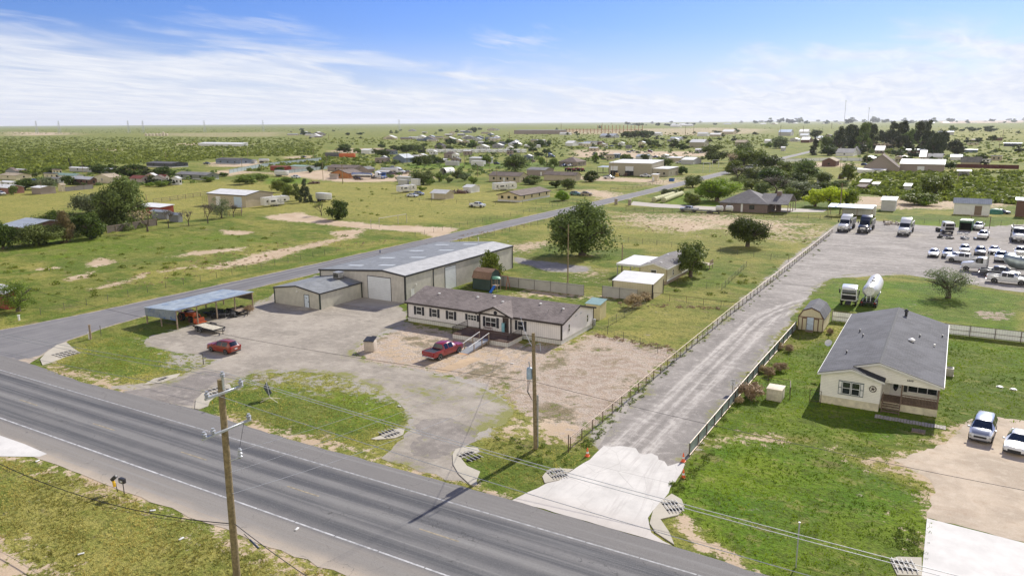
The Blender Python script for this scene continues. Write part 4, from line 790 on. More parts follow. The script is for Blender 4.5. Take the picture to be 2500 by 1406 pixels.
# playset behind the lilac home
g = P(1201, 711); t = thing('playset', 'small wooden play tower with green canopy and blue slide behind the lilac home', 'playset', g)
[M().tube((a, b, 0), (a, b, 2.3), .07, None, 5).obj('post', WOOD, t) for a in (0, 1.1) for b in (0, 1.1)]; M().box(-.05, 1.15, -.05, 1.15, 1.0, 1.08).obj('platform', WOOD, t); q = M(); q.lathe([(.85, 2.25), (.7, 2.5), (.1, 2.62)], 12, 'z', (.55, .55, 0)); q.obj('canopy', mat('green_canopy', (.12, .30, .20), .6), t); q = M(); q.prism([(-1.5, .1), (-1.4, .05), (.0, 1.0), (0, 1.12)], 'x', .3, .8); q.obj('slide', mat('blue_plastic', (.04, .16, .55), .4), t)
g = P(1240, 706); t = thing('swing_frame', 'wooden swing frame left over beside the play tower', 'swing frame', g); RW = mat('red_wood', (.28, .12, .07), .8)
[M().tube((0, s, 0), (0, 0, 2.4), .07, None, 5).obj('leg', RW, t) for s in (-.7, .7)]; M().tube((0, 0, 2.35), (-1.7, .0, 2.35), .07, None, 5).obj('beam', RW, t)
for i, px in enumerate((1300,)):
    pass
# cream wellhouse / tall shed behind right end of the lilac home
YEL = ribbed('yellow_boards', (.55, .48, .27), .25, 3, .7, var=.08, ribs=.85)
g = P(1464, 782); house('well_shed', 'narrow yellow shed with pale green metal roof behind the right end of the lilac home', 'shed', g[0]-2.3, g[1], 2.3, 2.4, 2.35, .35, 'u', YEL, ribbed('green_metal', (.25, .38, .36), .3, 1), 'mono', .12, th=.06)
# white roofed yellow shed + dark mobile home behind
WR = ribbed('white_metal_roof', (.66, .66, .64), .3, 0, .4, 0, .5, .08, .85)
house('metal_shed', 'pale yellow metal shed with sloping white roof beside the grey panel fence', 'shed', -49.2, 118.4, 7.2, 5.3, 2.5, .75, 'u', ribbed('yellow_sheet', (.52, .47, .31), .3, 3, .6, var=.06, ribs=.8), WR, 'mono', .1, th=.06, corner=BRN)
MHW = mat('khaki_wall', (.50, .46, .31), .8); MHR = shingle('grey_brown_shingle', (.23, .22, .215), .35)
t = house('mobile_home', 'khaki single wide home with grey roof under the leafy tree beyond the yellow shed', 'house', -48.9, 130.4, 5.2, 16.5, 2.95, .75, 'v', MHW, MHR, over=.15, skirt=mat('brown_skirt', (.30, .24, .17), .8), skh=.6, trim=WHITE, fine=True, wins=[('F', 2.7, 1.1, 1.1, 2.6), ('R', 3.5, .6, 1.2, 2.3), ('R', 8.5, .9, 1.2, 2.3)], corner=mat('tan_corner', (.30, .26, .17), .8))
M().box(5.18, 5.26, -.05, 16.5, .6, .78).obj('base_trim', WHITE, t)
for x, y in ((.9, 2.5), (3.4, 1.8), (4.1, 6), (1.2, 12)): q = M(); z = 2.95+.75*(1-abs(x-2.6)/2.6); q.bev(x-.2, x+.2, y-.2, y+.2, z, z+.28, .05); q.obj('roof_vent', WHITE, t)
def carport(name, label, x, y, W, D, z1, z2, roofm, postm, n=3, fascia=.0, cat='carport'):
    t = thing(name, label, cat, (x, y)); q = M(); q.prism([(-.1, z1), (D+.1, z2), (D+.1, z2+.08), (-.1, z1+.08)], 'x', -.1, W+.1); q.obj('roof', roofm, t)
    for i in range(n):
        for yy, zz in ((.08, z1), (D-.08, z2)): M().box(W*i/(n-1)-.07 if i else 0, W*i/(n-1)+.07 if i else .14, yy-.07, yy+.07, 0, zz).obj('post', postm, t)
    if fascia: M().box(-.12, W+.12, -.14, -.08, z1-fascia, z1+.1).obj('fascia', roofm, t)
    return t
carport('carport', 'white flat carport attached left of the khaki single wide home', -54.6, 133.4, 5.4, 9, 2.5, 2.7, WHITE, AC, 3, .3)
t = thing('trampoline_frame', 'dark low frame lying under the white carport', 'frame', P(1520, 668)); q = M(); q.tube((0, 0, .3), (3.4, .6, .5), .06); q.tube((0, 0, .3), (0, 1.8, .3), .06); q.tube((3.4, .6, .5), (3.4, 2.2, .4), .06); q.obj('rail', BLACKTRIM, t); M().box(.2, 3.2, .3, 1.7, .3, .36).obj('mat', DARK, t)
g = P(1690, 655); t = thing('wooden_deck', 'raised wooden deck with steps beside the leafy tree right of the khaki home', 'deck', (g[0], g[1])); M().box(0, 3.6, 0, 2.6, .85, .95).obj('deck_floor', mat('tan_board', (.40, .33, .24), .8), t)
[M().box(a, a+.12, b, b+.12, 0, .85).obj('post', WOOD, t) for a in (0, 3.4) for b in (0, 2.4)]; q = M(); [q.box(1.2, 2.2, -.28*(i+1), -.28*i, .75-.2*i, .8-.2*i) for i in range(4)]; q.obj('steps', WOOD, t); q = M(); rail(q, (0, .05), (1.1, .05), .95, 1.8); rail(q, (3.5, .05), (3.5, 2.4), .95, 1.8); q.obj('railing', WOOD, t)
# open machinery shelter
t = thing('machine_shelter', 'open sided shelter with bluish tin roof over the orange tractor', 'shelter', (-102.2, 67)); SW, SDp = 7.0, 13.8
BT = ribbed('blue_tin', (.32, .37, .41), .5, 0, .55, .05, .5, .2, .75, patch=(.19, .25, .35)); BT2 = ribbed('blue_tin_wall', (.26, .30, .36), .16, 2, .4, .3, .5, .2, .75, patch=(.10, .17, .36))
q = M(); q.prism([(-.2, 2.45), (SW+.25, 2.86), (SW+.25, 2.91), (-.2, 2.50)], 'y', -.25, SDp+.25); q.obj('roof', BT, t)
M().prism([(-.1, 1.25), (SW, 1.35), (SW, 2.80), (-.1, 2.42)], 'y', -.12, -.07).obj('end_panel', BT2, t); M().prism([(-.1, 1.5), (SW, 1.55), (SW, 2.80), (-.1, 2.42)], 'y', SDp+.05, SDp+.1).obj('end_panel', mat('dark_tin', (.14, .13, .12), .6, .3), t)
for i in range(5):
    M().tube((SW, 3.45*i, 0), (SW, 3.45*i, 2.84), .11, .10, 6).obj('post', WOOD, t)
    M().tube((0.05, 3.45*i, 0), (.05, 3.45*i, 2.45), .11, .10, 6).obj('post', WOOD, t)
M().tube((3.4, 0, 0), (3.4, 0, 2.6), .11, .1, 6).obj('post', WOOD, t); M().box(SW-.06, SW+.06, 0, SDp, 2.66, 2.82).obj('beam', WOOD, t)

# ------------------------------------------------------------------ fences
def fence(name, label, pts, h, post, rail_m, step=2.5, rails=(1.,), r=.03, pr=.045, mesh=None, panelm=None, world=True, cap=100, z0=.15, group=None):
    """posts are parts; rails, wire mesh or sheet panels run between them"""
    pts = pts if world else PX(pts); o0 = pts[0]; t = thing(name, label, 'fence', o0, 0, group); rel = [(x-o0[0], y-o0[1]) for x, y in pts]
    pm = M().tube((0, 0, 0), (0, 0, h+.02), pr, pr, 6).mesh('post', post); cnt = 0; L = sum(math.dist(a, b) for a, b in zip(rel, rel[1:])); step = max(step, L/(cap-4))
    for a, b in zip(rel, rel[1:]):
        n = max(1, round(math.dist(a, b)/step))
        for i in range(n+(b == rel[-1])):
            o = bpy.data.objects.new('post', pm); C.objects.link(o); o.parent = t; o.location = (a[0]+(b[0]-a[0])*i/n, a[1]+(b[1]-a[1])*i/n, 0)
    if rails:
        q = M(); [q.tube((*a, h*k), (*b, h*k), r, r, 6) for a, b in zip(rel, rel[1:]) for k in rails]; q.obj('rail', rail_m, t)
    if mesh:
        q = M()
        for a, b in zip(rel, rel[1:]):
            n = max(1, int(math.dist(a, b)/mesh)); 
            for i in range(n): x, y = a[0]+(b[0]-a[0])*i/n, a[1]+(b[1]-a[1])*i/n; q.tube((x, y, z0), (x, y, h*.96), .006, .006, 3, False)
            for k in range(4): z = z0+(h-z0)*k/4; q.tube((*a, z), (*b, z), .007, .007, 3, False)
        q.obj('wire_mesh', mat('fence_wire', (.16, .15, .14), .6, .5), t)
    if panelm:
        q = M()
        for a, b in zip(rel, rel[1:]):
            d = Vector((b[0]-a[0], b[1]-a[1])); d.normalize(); nx, ny = -d.y*.05, d.x*.05
            q.add([(a[0]+nx, a[1]+ny, z0), (b[0]+nx, b[1]+ny, z0), (b[0]+nx, b[1]+ny, h), (a[0]+nx, a[1]+ny, h), (a[0]+nx*1.6, a[1]+ny*1.6, z0), (b[0]+nx*1.6, b[1]+ny*1.6, z0), (b[0]+nx*1.6, b[1]+ny*1.6, h), (a[0]+nx*1.6, a[1]+ny*1.6, h)], [(0, 1, 2, 3), (4, 5, 6, 7), (3, 2, 6, 7), (0, 1, 5, 4), (0, 3, 7, 4), (1, 2, 6, 5)])
        q.obj('panel', panelm, t)
    return t
PIPE = mat('brown_pipe', (.10, .062, .045), .6, .2, .25, 5); PIPEL = mat('weathered_pipe', (.20, .145, .11), .5, .3, .2, 3); TP = mat('steel_post', (.11, .10, .09), .7, .3)
FPAN = ribbed('fence_sheet_teal', (.30, .36, .36), .22, 3, .5, .2, .6, .1, .75); FPAN2 = ribbed('fence_sheet_grey', (.44, .43, .40), .22, 3, .55, .1, .6, .08, .8); FPANW = ribbed('fence_sheet_white', (.84, .86, .84), .3, 3, .5, .0, .6, .06, .8)
fence('pipe_fence', 'long brown pipe fence with wire mesh along the left side of the gravel lane', [(-27.8, 57.9), (-27.8, 116), (-27.3, 160), (-27, 214)], 1.2, PIPE, PIPEL, 2.45, (1.,), .042, .045, .5)
M().tube((0, 0, 0), (0, 0, 1.7), .05).obj('gate_post', PIPE, tag(thing('gate_post', 'tall end post at the road end of the pipe fence', 'post', (-27.7, 57.3))))
fence('sheet_metal_fence', 'long low corrugated sheet fence with pipe rail along the right side of the gravel lane', [(-18.0, 61.8), (-17.9, 88), (-17.6, 110)], 1.25, PIPE, PIPEL, 2.6, (1., .08), .045, .045, None, FPAN, z0=.05)
fence('sheet_metal_fence', 'pale corrugated fence with dark pipe frame behind the cream house', [(-13.9, 117.6), (30, 118.2)], 1.5, PIPE, PIPE, 2.9, (1., .5, .1), .03, .04, None, FPANW, z0=.05)
fence('panel_fence', 'left grey corrugated panel fence behind the playset', [(-75.6, 115.2), (-53.1, 115.2)], 1.85, TP, TP, 3., (.9,), .02, .03, None, FPAN2, z0=.0)
fence('panel_fence', 'short grey corrugated panel fence in front of the yellow shed', [(-50.2, 116.3), (-43.9, 116.3)], 1.85, TP, TP, 3., (.9,), .02, .03, None, FPAN2, z0=.0)
fence('wire_fence', 'wire fence with thin posts closing the grass plot right of the lilac home', [(-43.0, 96.4), (-27.9, 88.2)], 1.2, TP, TP, 3.2, (.95, .5), .012, .035, .7)
fence('wire_fence', 'wire fence running back from the yellow well shed to the tumbleweeds', [(-41.5, 98.6), (-41.5, 114)], 1.2, TP, TP, 3., (.97, .5), .012, .03, .5)
fence('pipe_cross_fence', 'dark pipe and wire fence crossing the plot from the yellow shed to the lane', [(-41.9, 118.6), (-27.6, 118.0)], 1.1, PIPE, PIPE, 2.8, (1.,), .035, .035, .4)
fence('wire_fence', 'wire fence around the lawn of the khaki home', [P(1620, 690), P(1762, 709), P(1822, 652)], 1.2, TP, TP, 3.2, (.95,), .01, .03, .5)
fence('wire_fence', 'wire fence crossing the field behind the khaki home', [P(1500, 588), P(1640, 603), P(1800, 622), P(1925, 640)], 1.3, TP, TP, 4.5, (.95, .6), .01, .04, .8)
fence('wire_pen', 'small dark wire pen around the concrete well box', [P(1822, 938), P(1928, 958), P(1928, 975)], 1.35, PIPE, PIPE, 2.6, (1.,), .03, .035, .35)
fence('yard_gate', 'short wire gate at the left corner of the cream house', [P(1976, 980), P(2003, 984)], 1.3, PIPE, PIPE, 2., (1., .1), .025, .03, .2)
fence('barbed_fence', 'wire fence along the left verge of the side road near the corner', [(-121.5, 62), (-121.5, 128)], 1.2, TP, TP, 3.6, (.95, .7, .45), .008, .035)
fence('barbed_fence', 'wire fence along the far verge of the side road past the sand entrance', [(-121, 157), (-121, 260)], 1.2, TP, TP, 4.2, (.95, .7, .45), .008, .04)
fence('wire_fence', 'wire fence along the right verge of the side road behind the workshop', [(-103.5, 136), (-103.5, 236)], 1.25, TP, TP, 4., (.95, .6), .01, .04, .9)
fence('dark_rail_fence', 'low dark rail fence across the pale driveway by the hay bales', [P(1528, 515), P(1760, 525), P(2030, 537)], 1.3, PIPE, PIPE, 3.2, (1., .6, .25), .03, .05, .6)
fence('wire_fence', 'wire fence behind the parked trucks beside the gravel yard', [P(2125, 548), P(2220, 545), P(2600, 556)], 1.4, TP, TP, 4., (.95, .6), .012, .04)
fence('board_fence', 'dark plank fence behind the small bare trees on the left', [P(262, 570), P(384, 550)], 2., WOOD, WOOD, 3., (.9,), .04, .06, None, ribbed('old_boards', (.13, .11, .09), .2, 3, .9), z0=0)
fence('pipe_pen', 'rusty pipe pen behind the white roofed workshop on the left', [P(375, 498), P(507, 478), P(509, 492)], 1.7, PIPE, PIPE, 5, (1., .6, .3), .06, .07)
fence('pipe_pen', 'rusty pipe pen in front of the white roofed workshop', [P(500, 530), P(590, 528), P(591, 514)], 1.7, PIPE, PIPE, 4, (1., .6, .3), .06, .07)
fence('pasture_fence', 'long wire fence beside the yellow double wide home', [P(965, 490), P(1210, 500), P(1440, 498)], 1.3, TP, TP, 5., (.95, .5), .02, .05)
fence('pipe_fence', 'white brown pipe fence in front of the tan workshop lot', [P(1490, 466), P(1545, 462), P(1620, 446)], 1.3, PIPE, PIPE, 5, (1., .5), .05, .06)
fence('panel_fence', 'long pale corrugated fence behind the small brown gabled house', [P(1900, 396), P(2040, 392), P(2190, 396)], 2.2, TP, TP, 8, (.9,), .04, .05, None, FPANW, z0=0)
fence('board_fence', 'long red brown board fence right of the white roofed shop', [P(2305, 409), P(2400, 411), P(2487, 413)], 2.3, RUST, RUST, 8, (.9,), .04, .05, None, mat('red_brown_boards', (.10, .035, .03), .9), z0=0)
fence('panel_fence', 'long grey corrugated fence left of the semi trailers', [P(560, 424), P(640, 408), P(785, 392)], 2.3, TP, TP, 8, (.9,), .04, .05, None, FPAN, z0=0)
fence('panel_fence', 'weathered grey fence behind the orange gabled house', [P(700, 424), P(806, 412)], 2.0, TP, TP, 8, (.9,), .04, .05, None, FPAN, z0=0)
fence('board_fence', 'dark board fence in front of the brown house with white roof', [P(160, 468), P(228, 461)], 2.0, WOOD, WOOD, 6, (.9,), .04, .05, None, mat('grey_boards', (.14, .13, .12), .9), z0=0)
# entrance gate frame across the sand track
g0, g1 = P(906, 559), P(993, 544); t = thing('entrance_gate', 'tall pipe gate frame over the sand track beside the side road', 'gate', g0); dx, dy = g1[0]-g0[0], g1[1]-g0[1]; GP = mat('pale_pipe', (.42, .38, .32), .6, .2)
[M().tube((dx*k, dy*k, 0), (dx*k, dy*k, 2.7), .08).obj('post', GP, t) for k in (0, .22, .75, 1)]; M().tube((0, 0, 1.3), (dx*.22, dy*.22, 1.3), .05).obj('rail', GP, t); M().tube((dx*.22, dy*.22, 2.6), (dx*.98, dy*.98, 2.6), .08).obj('beam', GP, t)
# ------------------------------------------------------------------ vehicles (front points to +x of the vehicle)
TYRE = mat('tyre_rubber', (.020, .020, .021), .85); RIM = mat('alloy_rim', (.42, .42, .43), .35, .6); PLASTIC = mat('black_plastic', (.022, .022, .024), .55); LAMP = mat('lamp_lens', (.62, .64, .66), .12, 0, .05); TAIL = mat('tail_lens', (.30, .015, .012), .2); CHROME = mat('chrome', (.55, .56, .57), .18, .9); CGLASS = glass('car_glass', (.012, .015, .018), .05); PLATE = mat('plate_white', (.6, .6, .6), .5); CHAS = mat('chassis_black', (.018, .018, .02), .7)
def loft(st, flags):
    """stations (x, half width, z bottom, z belt, roof half width, z roof) -> painted body mesh and glass mesh"""
    b, g = M(), M(); rings = []
    for x, w, zb, zl, wr, zr in st:
        e = min(.07, (zr-zl)*.3+.03); half = [(w*.90, zb), (w, zb+.18), (w, zl), (wr, zr-e), (wr*.80, zr)]
        rings.append([(x, y, z) for y, z in half]+[(x, -y, z) for y, z in half[::-1]])
    allv = [p for r in rings for p in r]
    for k in range(len(st)-1):
        for i in range(10):
            j = (i+1) % 10; q = (k*10+i, k*10+j, (k+1)*10+j, (k+1)*10+i); fl = flags[k]
            isg = ('s' in fl and i in (2, 6)) or ('w' in fl and i in (3, 4, 5))
            (g if isg else b).f.append(q)
    b.f += [tuple(range(10)), tuple(range((len(st)-1)*10, len(st)*10))]
    b.v = list(allv); g.v = list(allv); b.smooth = 38; g.smooth = 30
    return b, g
def inset(g, k=.012):  # glass keeps only its own vertices
    used = sorted({i for f in g.f for i in f}); mp = {o: n for n, o in enumerate(used)}; h = M(); h.v = [g.v[i] for i in used]; h.f = [tuple(mp[i] for i in f) for f in g.f]; h.smooth = 30; return h
WH = {}
def wheel(t, x, y, r, w=.24, rim=RIM, tw=1):
    key = (r, w, rim.name)
    if key not in WH:
        a = M().lathe([(r*.62, -w/2), (r*.94, -w/2), (r, -w*.36), (r, w*.36), (r*.94, w/2), (r*.62, w/2)], 18, 'y').mesh('tyre', TYRE)
        q = M(); q.lathe([(r*.60, w*.30), (r*.60, w*.50), (r*.52, w*.51), (r*.46, w*.38), (r*.2, w*.42), (r*.05, w*.46)], 14, 'y'); q.lathe([(r*.60, -w*.30), (r*.60, -w*.50), (r*.52, -w*.51), (r*.46, -w*.38), (r*.2, -w*.42), (r*.05, -w*.46)], 14, 'y'); WH[key] = (a, q.mesh('rim', rim))
    a, b = WH[key]; o = bpy.data.objects.new('wheel', a); C.objects.link(o); o.parent = t; o.location = (x, y, r); p = bpy.data.objects.new('rim', b); C.objects.link(p); p.parent = o; return o
def arches(t, xs, w, r):
    for x in xs:
        for s in (-1, 1):
            q = M(); q.prism([(x+(r*1.18)*math.cos(a*math.pi/8), r+(r*1.18)*math.sin(a*math.pi/8)) for a in range(-1, 10)], 'y', s*(w-.03), s*(w+.008)); q.obj('wheel_arch', PLASTIC, t)
def lamps(t, x0, x1, w, zh, zt, plate=.55):
    for s in (-1, 1):
        M().bev(x0-.16, x0+.03, s*w*.72-.2, s*w*.72+.2, zh-.08, zh+.09, .03).obj('headlight', LAMP, t); M().bev(x1-.03, x1+.1, s*w*.84-.1, s*w*.84+.1, zt-.14, zt+.14, .02).obj('tail_light', TAIL, t)
    M().box(x0-.04, x0+.045, -.22, .22, plate-.06, plate+.07).obj('plate', PLATE, t); M().box(x1-.045, x1+.04, -.22, .22, plate+.12, plate+.26).obj('plate', PLATE, t)
    for s in (-1, 1): pass
def mirrors(t, x, w, z, m):
    for s in (-1, 1): M().bev(x-.08, x+.08, s*(w+.12)-.1, s*(w+.12)+.1, z-.07, z+.1, .03).obj('mirror', m, t)
def car(name, label, cat, loc, rz, pm, kind='suv', group=None):
    t = thing(name, label, cat, loc, rz, group)
    if group == 'vehicles parked in the yard': t.scale = (1.12,)*3
    if kind == 'suv':
        L2 = 2.28; st = [(2.28, .62, .38, .72, .50, .80), (2.12, .84, .30, .92, .72, .98), (1.25, .91, .24, 1.02, .80, 1.09), (1.02, .91, .24, 1.04, .80, 1.11), (.32, .91, .24, 1.05, .62, 1.58), (.16, .91, .24, 1.05, .63, 1.62), (-.55, .91, .24, 1.05, .64, 1.66), (-.63, .91, .24, 1.05, .64, 1.66), (-1.55, .91, .24, 1.07, .62, 1.62), (-1.75, .90, .26, 1.08, .60, 1.58), (-2.15, .86, .34, 1.06, .70, 1.12), (-2.28, .80, .40, .98, .66, 1.02)]
        fl = ['', '', '', 'w', 's', 's', '', 's', '', 'w', '']; wb = (1.38, -1.30); r = .35; w = .91
    elif kind == 'van':
        L2 = 2.5; st = [(2.5, .66, .34, .70, .52, .78), (2.34, .88, .28, .92, .74, .98), (1.7, .95, .22, 1.08, .84, 1.16), (1.5, .96, .22, 1.10, .84, 1.20), (.55, .96, .22, 1.12, .68, 1.66), (.4, .96, .22, 1.12, .70, 1.70), (-.5, .96, .22, 1.12, .71, 1.74), (-.6, .96, .22, 1.12, .71, 1.74), (-2.1, .96, .22, 1.12, .69, 1.70), (-2.25, .95, .24, 1.12, .66, 1.66), (-2.5, .90, .32, 1.08, .74, 1.14), (-2.56, .86, .4, 1.0, .7, 1.05)]
        fl = ['', '', '', 'w', 's', 's', '', 's', '', 'w', '']; wb = (1.55, -1.5); r = .34; w = .95
    else:
        L2 = 2.42; st = [(2.42, .58, .34, .58, .44, .64), (2.28, .82, .26, .74, .66, .80), (1.35, .90, .22, .90, .78, .96), (1.1, .91, .22, .92, .76, .99), (.25, .91, .22, .94, .56, 1.38), (.1, .91, .22, .94, .57, 1.42), (-.42, .91, .22, .95, .58, 1.45), (-.5, .91, .22, .95, .58, 1.45), (-1.15, .91, .22, .96, .55, 1.40), (-1.3, .90, .22, .96, .54, 1.37), (-1.9, .88, .24, .98, .68, 1.04), (-2.3, .82, .32, .94, .64, .99), (-2.42, .76, .38, .88, .6, .92)]
        fl = ['', '', '', 'w', 's', 's', '', 's', '', 'w', '', '']; wb = (1.45, -1.38); r = .33; w = .91
    b, g = loft(st, fl); b = b.obj('body', pm, t); inset(g).obj('windows', CGLASS, t)
    arches(t, wb, w, r)
    for x in wb:
        for s in (-1, 1): wheel(t, x, s*(w-.09), r)
    zh = st[1][3]-.12; lamps(t, L2-.10, -L2+.02, w, zh, .92 if kind != 'sedan' else .8)
    M().bev(L2-.14, L2+.015, -.52, .52, zh-.24, zh-.02, .04).obj('grille', PLASTIC, t); M().bev(L2-.2, L2+.03, -w*.86, w*.86, .26, .40, .04).obj('bumper', PLASTIC, t); M().bev(-L2-.04, -L2+.2, -w*.86, w*.86, .28, .46, .05).obj('bumper', PLASTIC, t)
    mirrors(t, 1.0 if kind != 'van' else 1.35, w, 1.12 if kind != 'sedan' else 1.0, pm)
    if kind == 'suv':
        for s in (-1, 1): q = M(); q.tube((.0, s*.55, 1.70), (-1.5, s*.55, 1.70), .02); q.obj('roof_rail', PLASTIC, t)
    return t
def pickup(name, label, loc, rz, pm, group=None, tonneau=False, cat='pickup truck', flat=False, crew=True):
    t = thing(name, label, cat, loc, rz, group); w = .99
    if group == 'vehicles parked in the yard': t.scale = (1.1,)*3
    st = [(2.93, .78, .46, .92, .66, 1.0), (2.80, .95, .40, 1.10, .82, 1.17), (1.75, .99, .38, 1.18, .86, 1.25), (1.5, .99, .38, 1.20, .86, 1.27), (.82, .99, .38, 1.22, .66, 1.82), (.66, .99, .38, 1.22, .67, 1.86), (-.05, .99, .38, 1.22, .68, 1.90), (-.14, .99, .38, 1.22, .68, 1.90), (-.82, .99, .38, 1.22, .67, 1.86), (-.95, .99, .38, 1.22, .64, 1.80), (-1.12, .99, .38, 1.20, .86, 1.28)]
    fl = ['', '', '', 'w', 's', 's', '', 's', '', 'w']
    b, g = loft(st, fl)
    if not flat:
        b2 = M(); b2.bev(-2.95, -1.12, -.99, -.90, .55, 1.27, .03); b2.bev(-2.95, -1.12, .90, .99, .55, 1.27, .03); b2.bev(-2.97, -2.88, -.98, .98, .60, 1.26, .03); b.add(b2.v, b2.f)
    b.obj('body', pm, t); inset(g).obj('windows', CGLASS, t)
    if flat: M().box(-3.1, -1.2, -1.05, 1.05, .95, 1.05).obj('flat_bed', CHAS, t)
    else: M().box(-2.9, -1.15, -.91, .91, .7, 1.22 if tonneau else .78).obj('tonneau_cover' if tonneau else 'bed_floor', PLASTIC, t)
    M().box(-2.9, 2.5, -.5, .5, .38, .6).obj('chassis', CHAS, t); arches(t, (1.95, -1.78), w, .42)
    for x in (1.95, -1.78):
        for s in (-1, 1): wheel(t, x, s*(w-.12), .40, .27)
    for s in (-1, 1):
        M().bev(2.72, 2.93, s*.76-.14, s*.76+.14, .88, 1.08, .03).obj('headlight', LAMP, t); M().bev(-3.0, -2.9, s*.91-.08, s*.91+.08, .85, 1.2, .02).obj('tail_light', TAIL, t)
    M().bev(2.8, 2.96, -.6, .6, .78, 1.08, .03).obj('grille', CHROME, t); M().bev(2.75, 3.02, -.93, .93, .48, .68, .05).obj('bumper', CHROME, t); M().bev(-3.1, -2.92, -.93, .93, .5, .66, .04).obj('bumper', CHROME, t)
    M().box(2.95, 3.03, -.2, .2, .52, .63).obj('plate', PLATE, t); M().box(-3.12, -3.05, -.18, .18, .54, .66).obj('plate', PLATE, t); mirrors(t, 1.3, w+.02, 1.32, pm)
    return t
def semi(name, label, loc, rz, pm, body='sleeper', rear=None, group=None, cat='semi truck', hood=True):
    """conventional tractor; rear: None, 'dump', 'tank'"""
    t = thing(name, label, cat, loc, rz, group); w = 1.22
    if hood:
        st = [(3.9, .85, .75, 1.35, .7, 1.5), (3.7, 1.05, .7, 1.5, .85, 1.68), (2.2, 1.12, .75, 1.72, .95, 1.92), (1.9, 1.15, .75, 1.75, 1.0, 1.95), (1.35, 1.18, .75, 1.8, 1.02, 2.75), (1.15, 1.18, .75, 1.8, 1.06, 2.9), (.25, 1.2, .75, 1.8, 1.1, 3.3 if body == 'sleeper' else 2.95), (.1, 1.2, .75, 1.8, 1.1, 3.45 if body == 'sleeper' else 2.95)]
        fl = ['', '', '', 'w', 's', 's', '']
        if body == 'sleeper': st += [(-1.7, 1.2, .75, 1.8, 1.12, 3.75)]; fl += ['']
        else: st += [(-.3, 1.2, .75, 1.8, 1.08, 2.85)]; fl += ['']
    else:
        st = [(2.0, 1.1, 1.0, 1.95, 1.02, 2.9), (1.9, 1.18, .9, 2.0, 1.08, 3.0), (1.0, 1.2, .9, 2.0, 1.12, 3.15), (.9, 1.2, .9, 2.0, 1.12, 3.15), (-.6, 1.2, .9, 2.0, 1.12, 3.15)]; fl = ['', 's', '', '']
    b, g = loft(st, fl); b.obj('cab', pm, t)
    g = inset(g).obj('windows', CGLASS, t)
    if not hood: M().box(1.96, 2.06, -1.0, 1.0, 2.02, 2.72).obj('windshield', CGLASS, t); M().box(1.9, 2.1, -1.05, 1.05, 1.15, 1.85).obj('engine_opening', DARK, t)
    L0 = -4.2 if rear is None else -6.6
    M().box(L0, 3.4, -.42, .42, .62, .92).obj('chassis', CHAS, t)
    if hood:
        M().bev(3.72, 3.94, -.62, .62, .85, 1.45, .05).obj('grille', CHROME if body != 'dark' else PLASTIC, t); M().bev(3.65, 4.05, -1.15, 1.15, .42, .78, .08).obj('bumper', pm if rear is None else PLASTIC, t)
        for s in (-1, 1): M().bev(3.55, 3.85, s*.98-.16, s*.98+.16, .98, 1.28, .05).obj('headlight', LAMP, t)
        M().box(4.0, 4.07, -.2, .2, .5, .62).obj('plate', PLATE, t); xs = [3.0]
    else: xs = [.9]
    for s in (-1, 1):
        M().bev(1.3, 1.5, s*1.42-.1, s*1.42+.1, 2.0, 2.7, .03).obj('mirror', PLASTIC, t); M().tube((.9 if hood else .2, s*1.0, .62), (-.6, s*1.0, .62), .32, None, 14).obj('fuel_tank', CHROME, t)
    for x in xs:
        for s in (-1, 1): wheel(t, x, s*1.05, .52, .30)
    rx = (-2.6, -3.85) if rear is None else (-4.3, -5.6)
    for x in rx:
        for s in (-1, 1): wheel(t, x, s*.95, .52, .55)
    if body == 'day' or body == 'sleeper':
        for s in ((-1, 1) if body == 'day' else ()): M().tube((-.45, s*1.15, .9), (-.45, s*1.15, 3.7), .09, None, 8).obj('exhaust_stack', CHROME, t)
    if rear and rz < -1.4: t.scale = (1.13,)*3
    if rear == 'dump':
        x1 = -1.95 if body == 'sleeper' else -.7; DB = mat('dump_body_grey', (.30, .30, .31), .45, .4)
        q = M(); q.box(-6.9, x1, -1.2, -1.12, 1.2, 2.6); q.box(-6.9, x1, 1.12, 1.2, 1.2, 2.6); q.box(x1-.08, x1, -1.12, 1.12, 1.2, 2.9); q.box(-6.9, x1, -1.12, 1.12, 1.15, 1.25); q.prism([(-6.9, 1.2), (-6.8, 1.2), (-7.0, 2.5), (-7.08, 2.5)], 'y', -1.12, 1.12); q.obj('dump_body', DB, t); M().box(-6.7, x1-.1, -1.1, 1.1, 2.2, 2.3).obj('dump_liner', DARK, t)
    return t
RED = paint('paint_red', (.23, .010, .018)); ORG = paint('paint_orange_red', (.24, .035, .014)); WHT = paint('paint_white', (.68, .69, .70)); SIL = paint('paint_silver', (.40, .42, .46), .25, .5); BLK = paint('paint_black', (.018, .018, .022)); GRY = paint('paint_grey', (.11, .12, .14), .25, .4); DKB = paint('paint_navy', (.03, .055, .14)); TAN = paint('paint_tan', (.30, .25, .18)); BLU = paint('paint_blue', (.05, .12, .34)); CREAMP2 = paint('paint_cream', (.60, .58, .52))
def ang(a, b): return math.atan2(b[1]-a[1], b[0]-a[0])
g = P(1083, 868); pickup('pickup_truck', 'red crew cab pickup with black bed cover parked in the dirt before the lilac home', g, ang(P(1050, 882), P(1112, 858)), RED, tonneau=True)
g = P(547, 858); car('parked_car', 'orange red sport utility car parked on gravel near the tin shelter', 'car', g, ang(P(578, 864), P(520, 853)), ORG)
g = P(2398, 1062); car('minivan', 'silver minivan facing the camera on the dirt parking right of the cream house', 'van', g, ang(P(2408, 1035), P(2392, 1080)), SIL, 'van')
g = P(2484, 1092); car('parked_car', 'white sedan cut by the right edge beside the silver minivan', 'car', g, ang(P(2496, 1062), P(2474, 1110)), WHT, 'sedan')
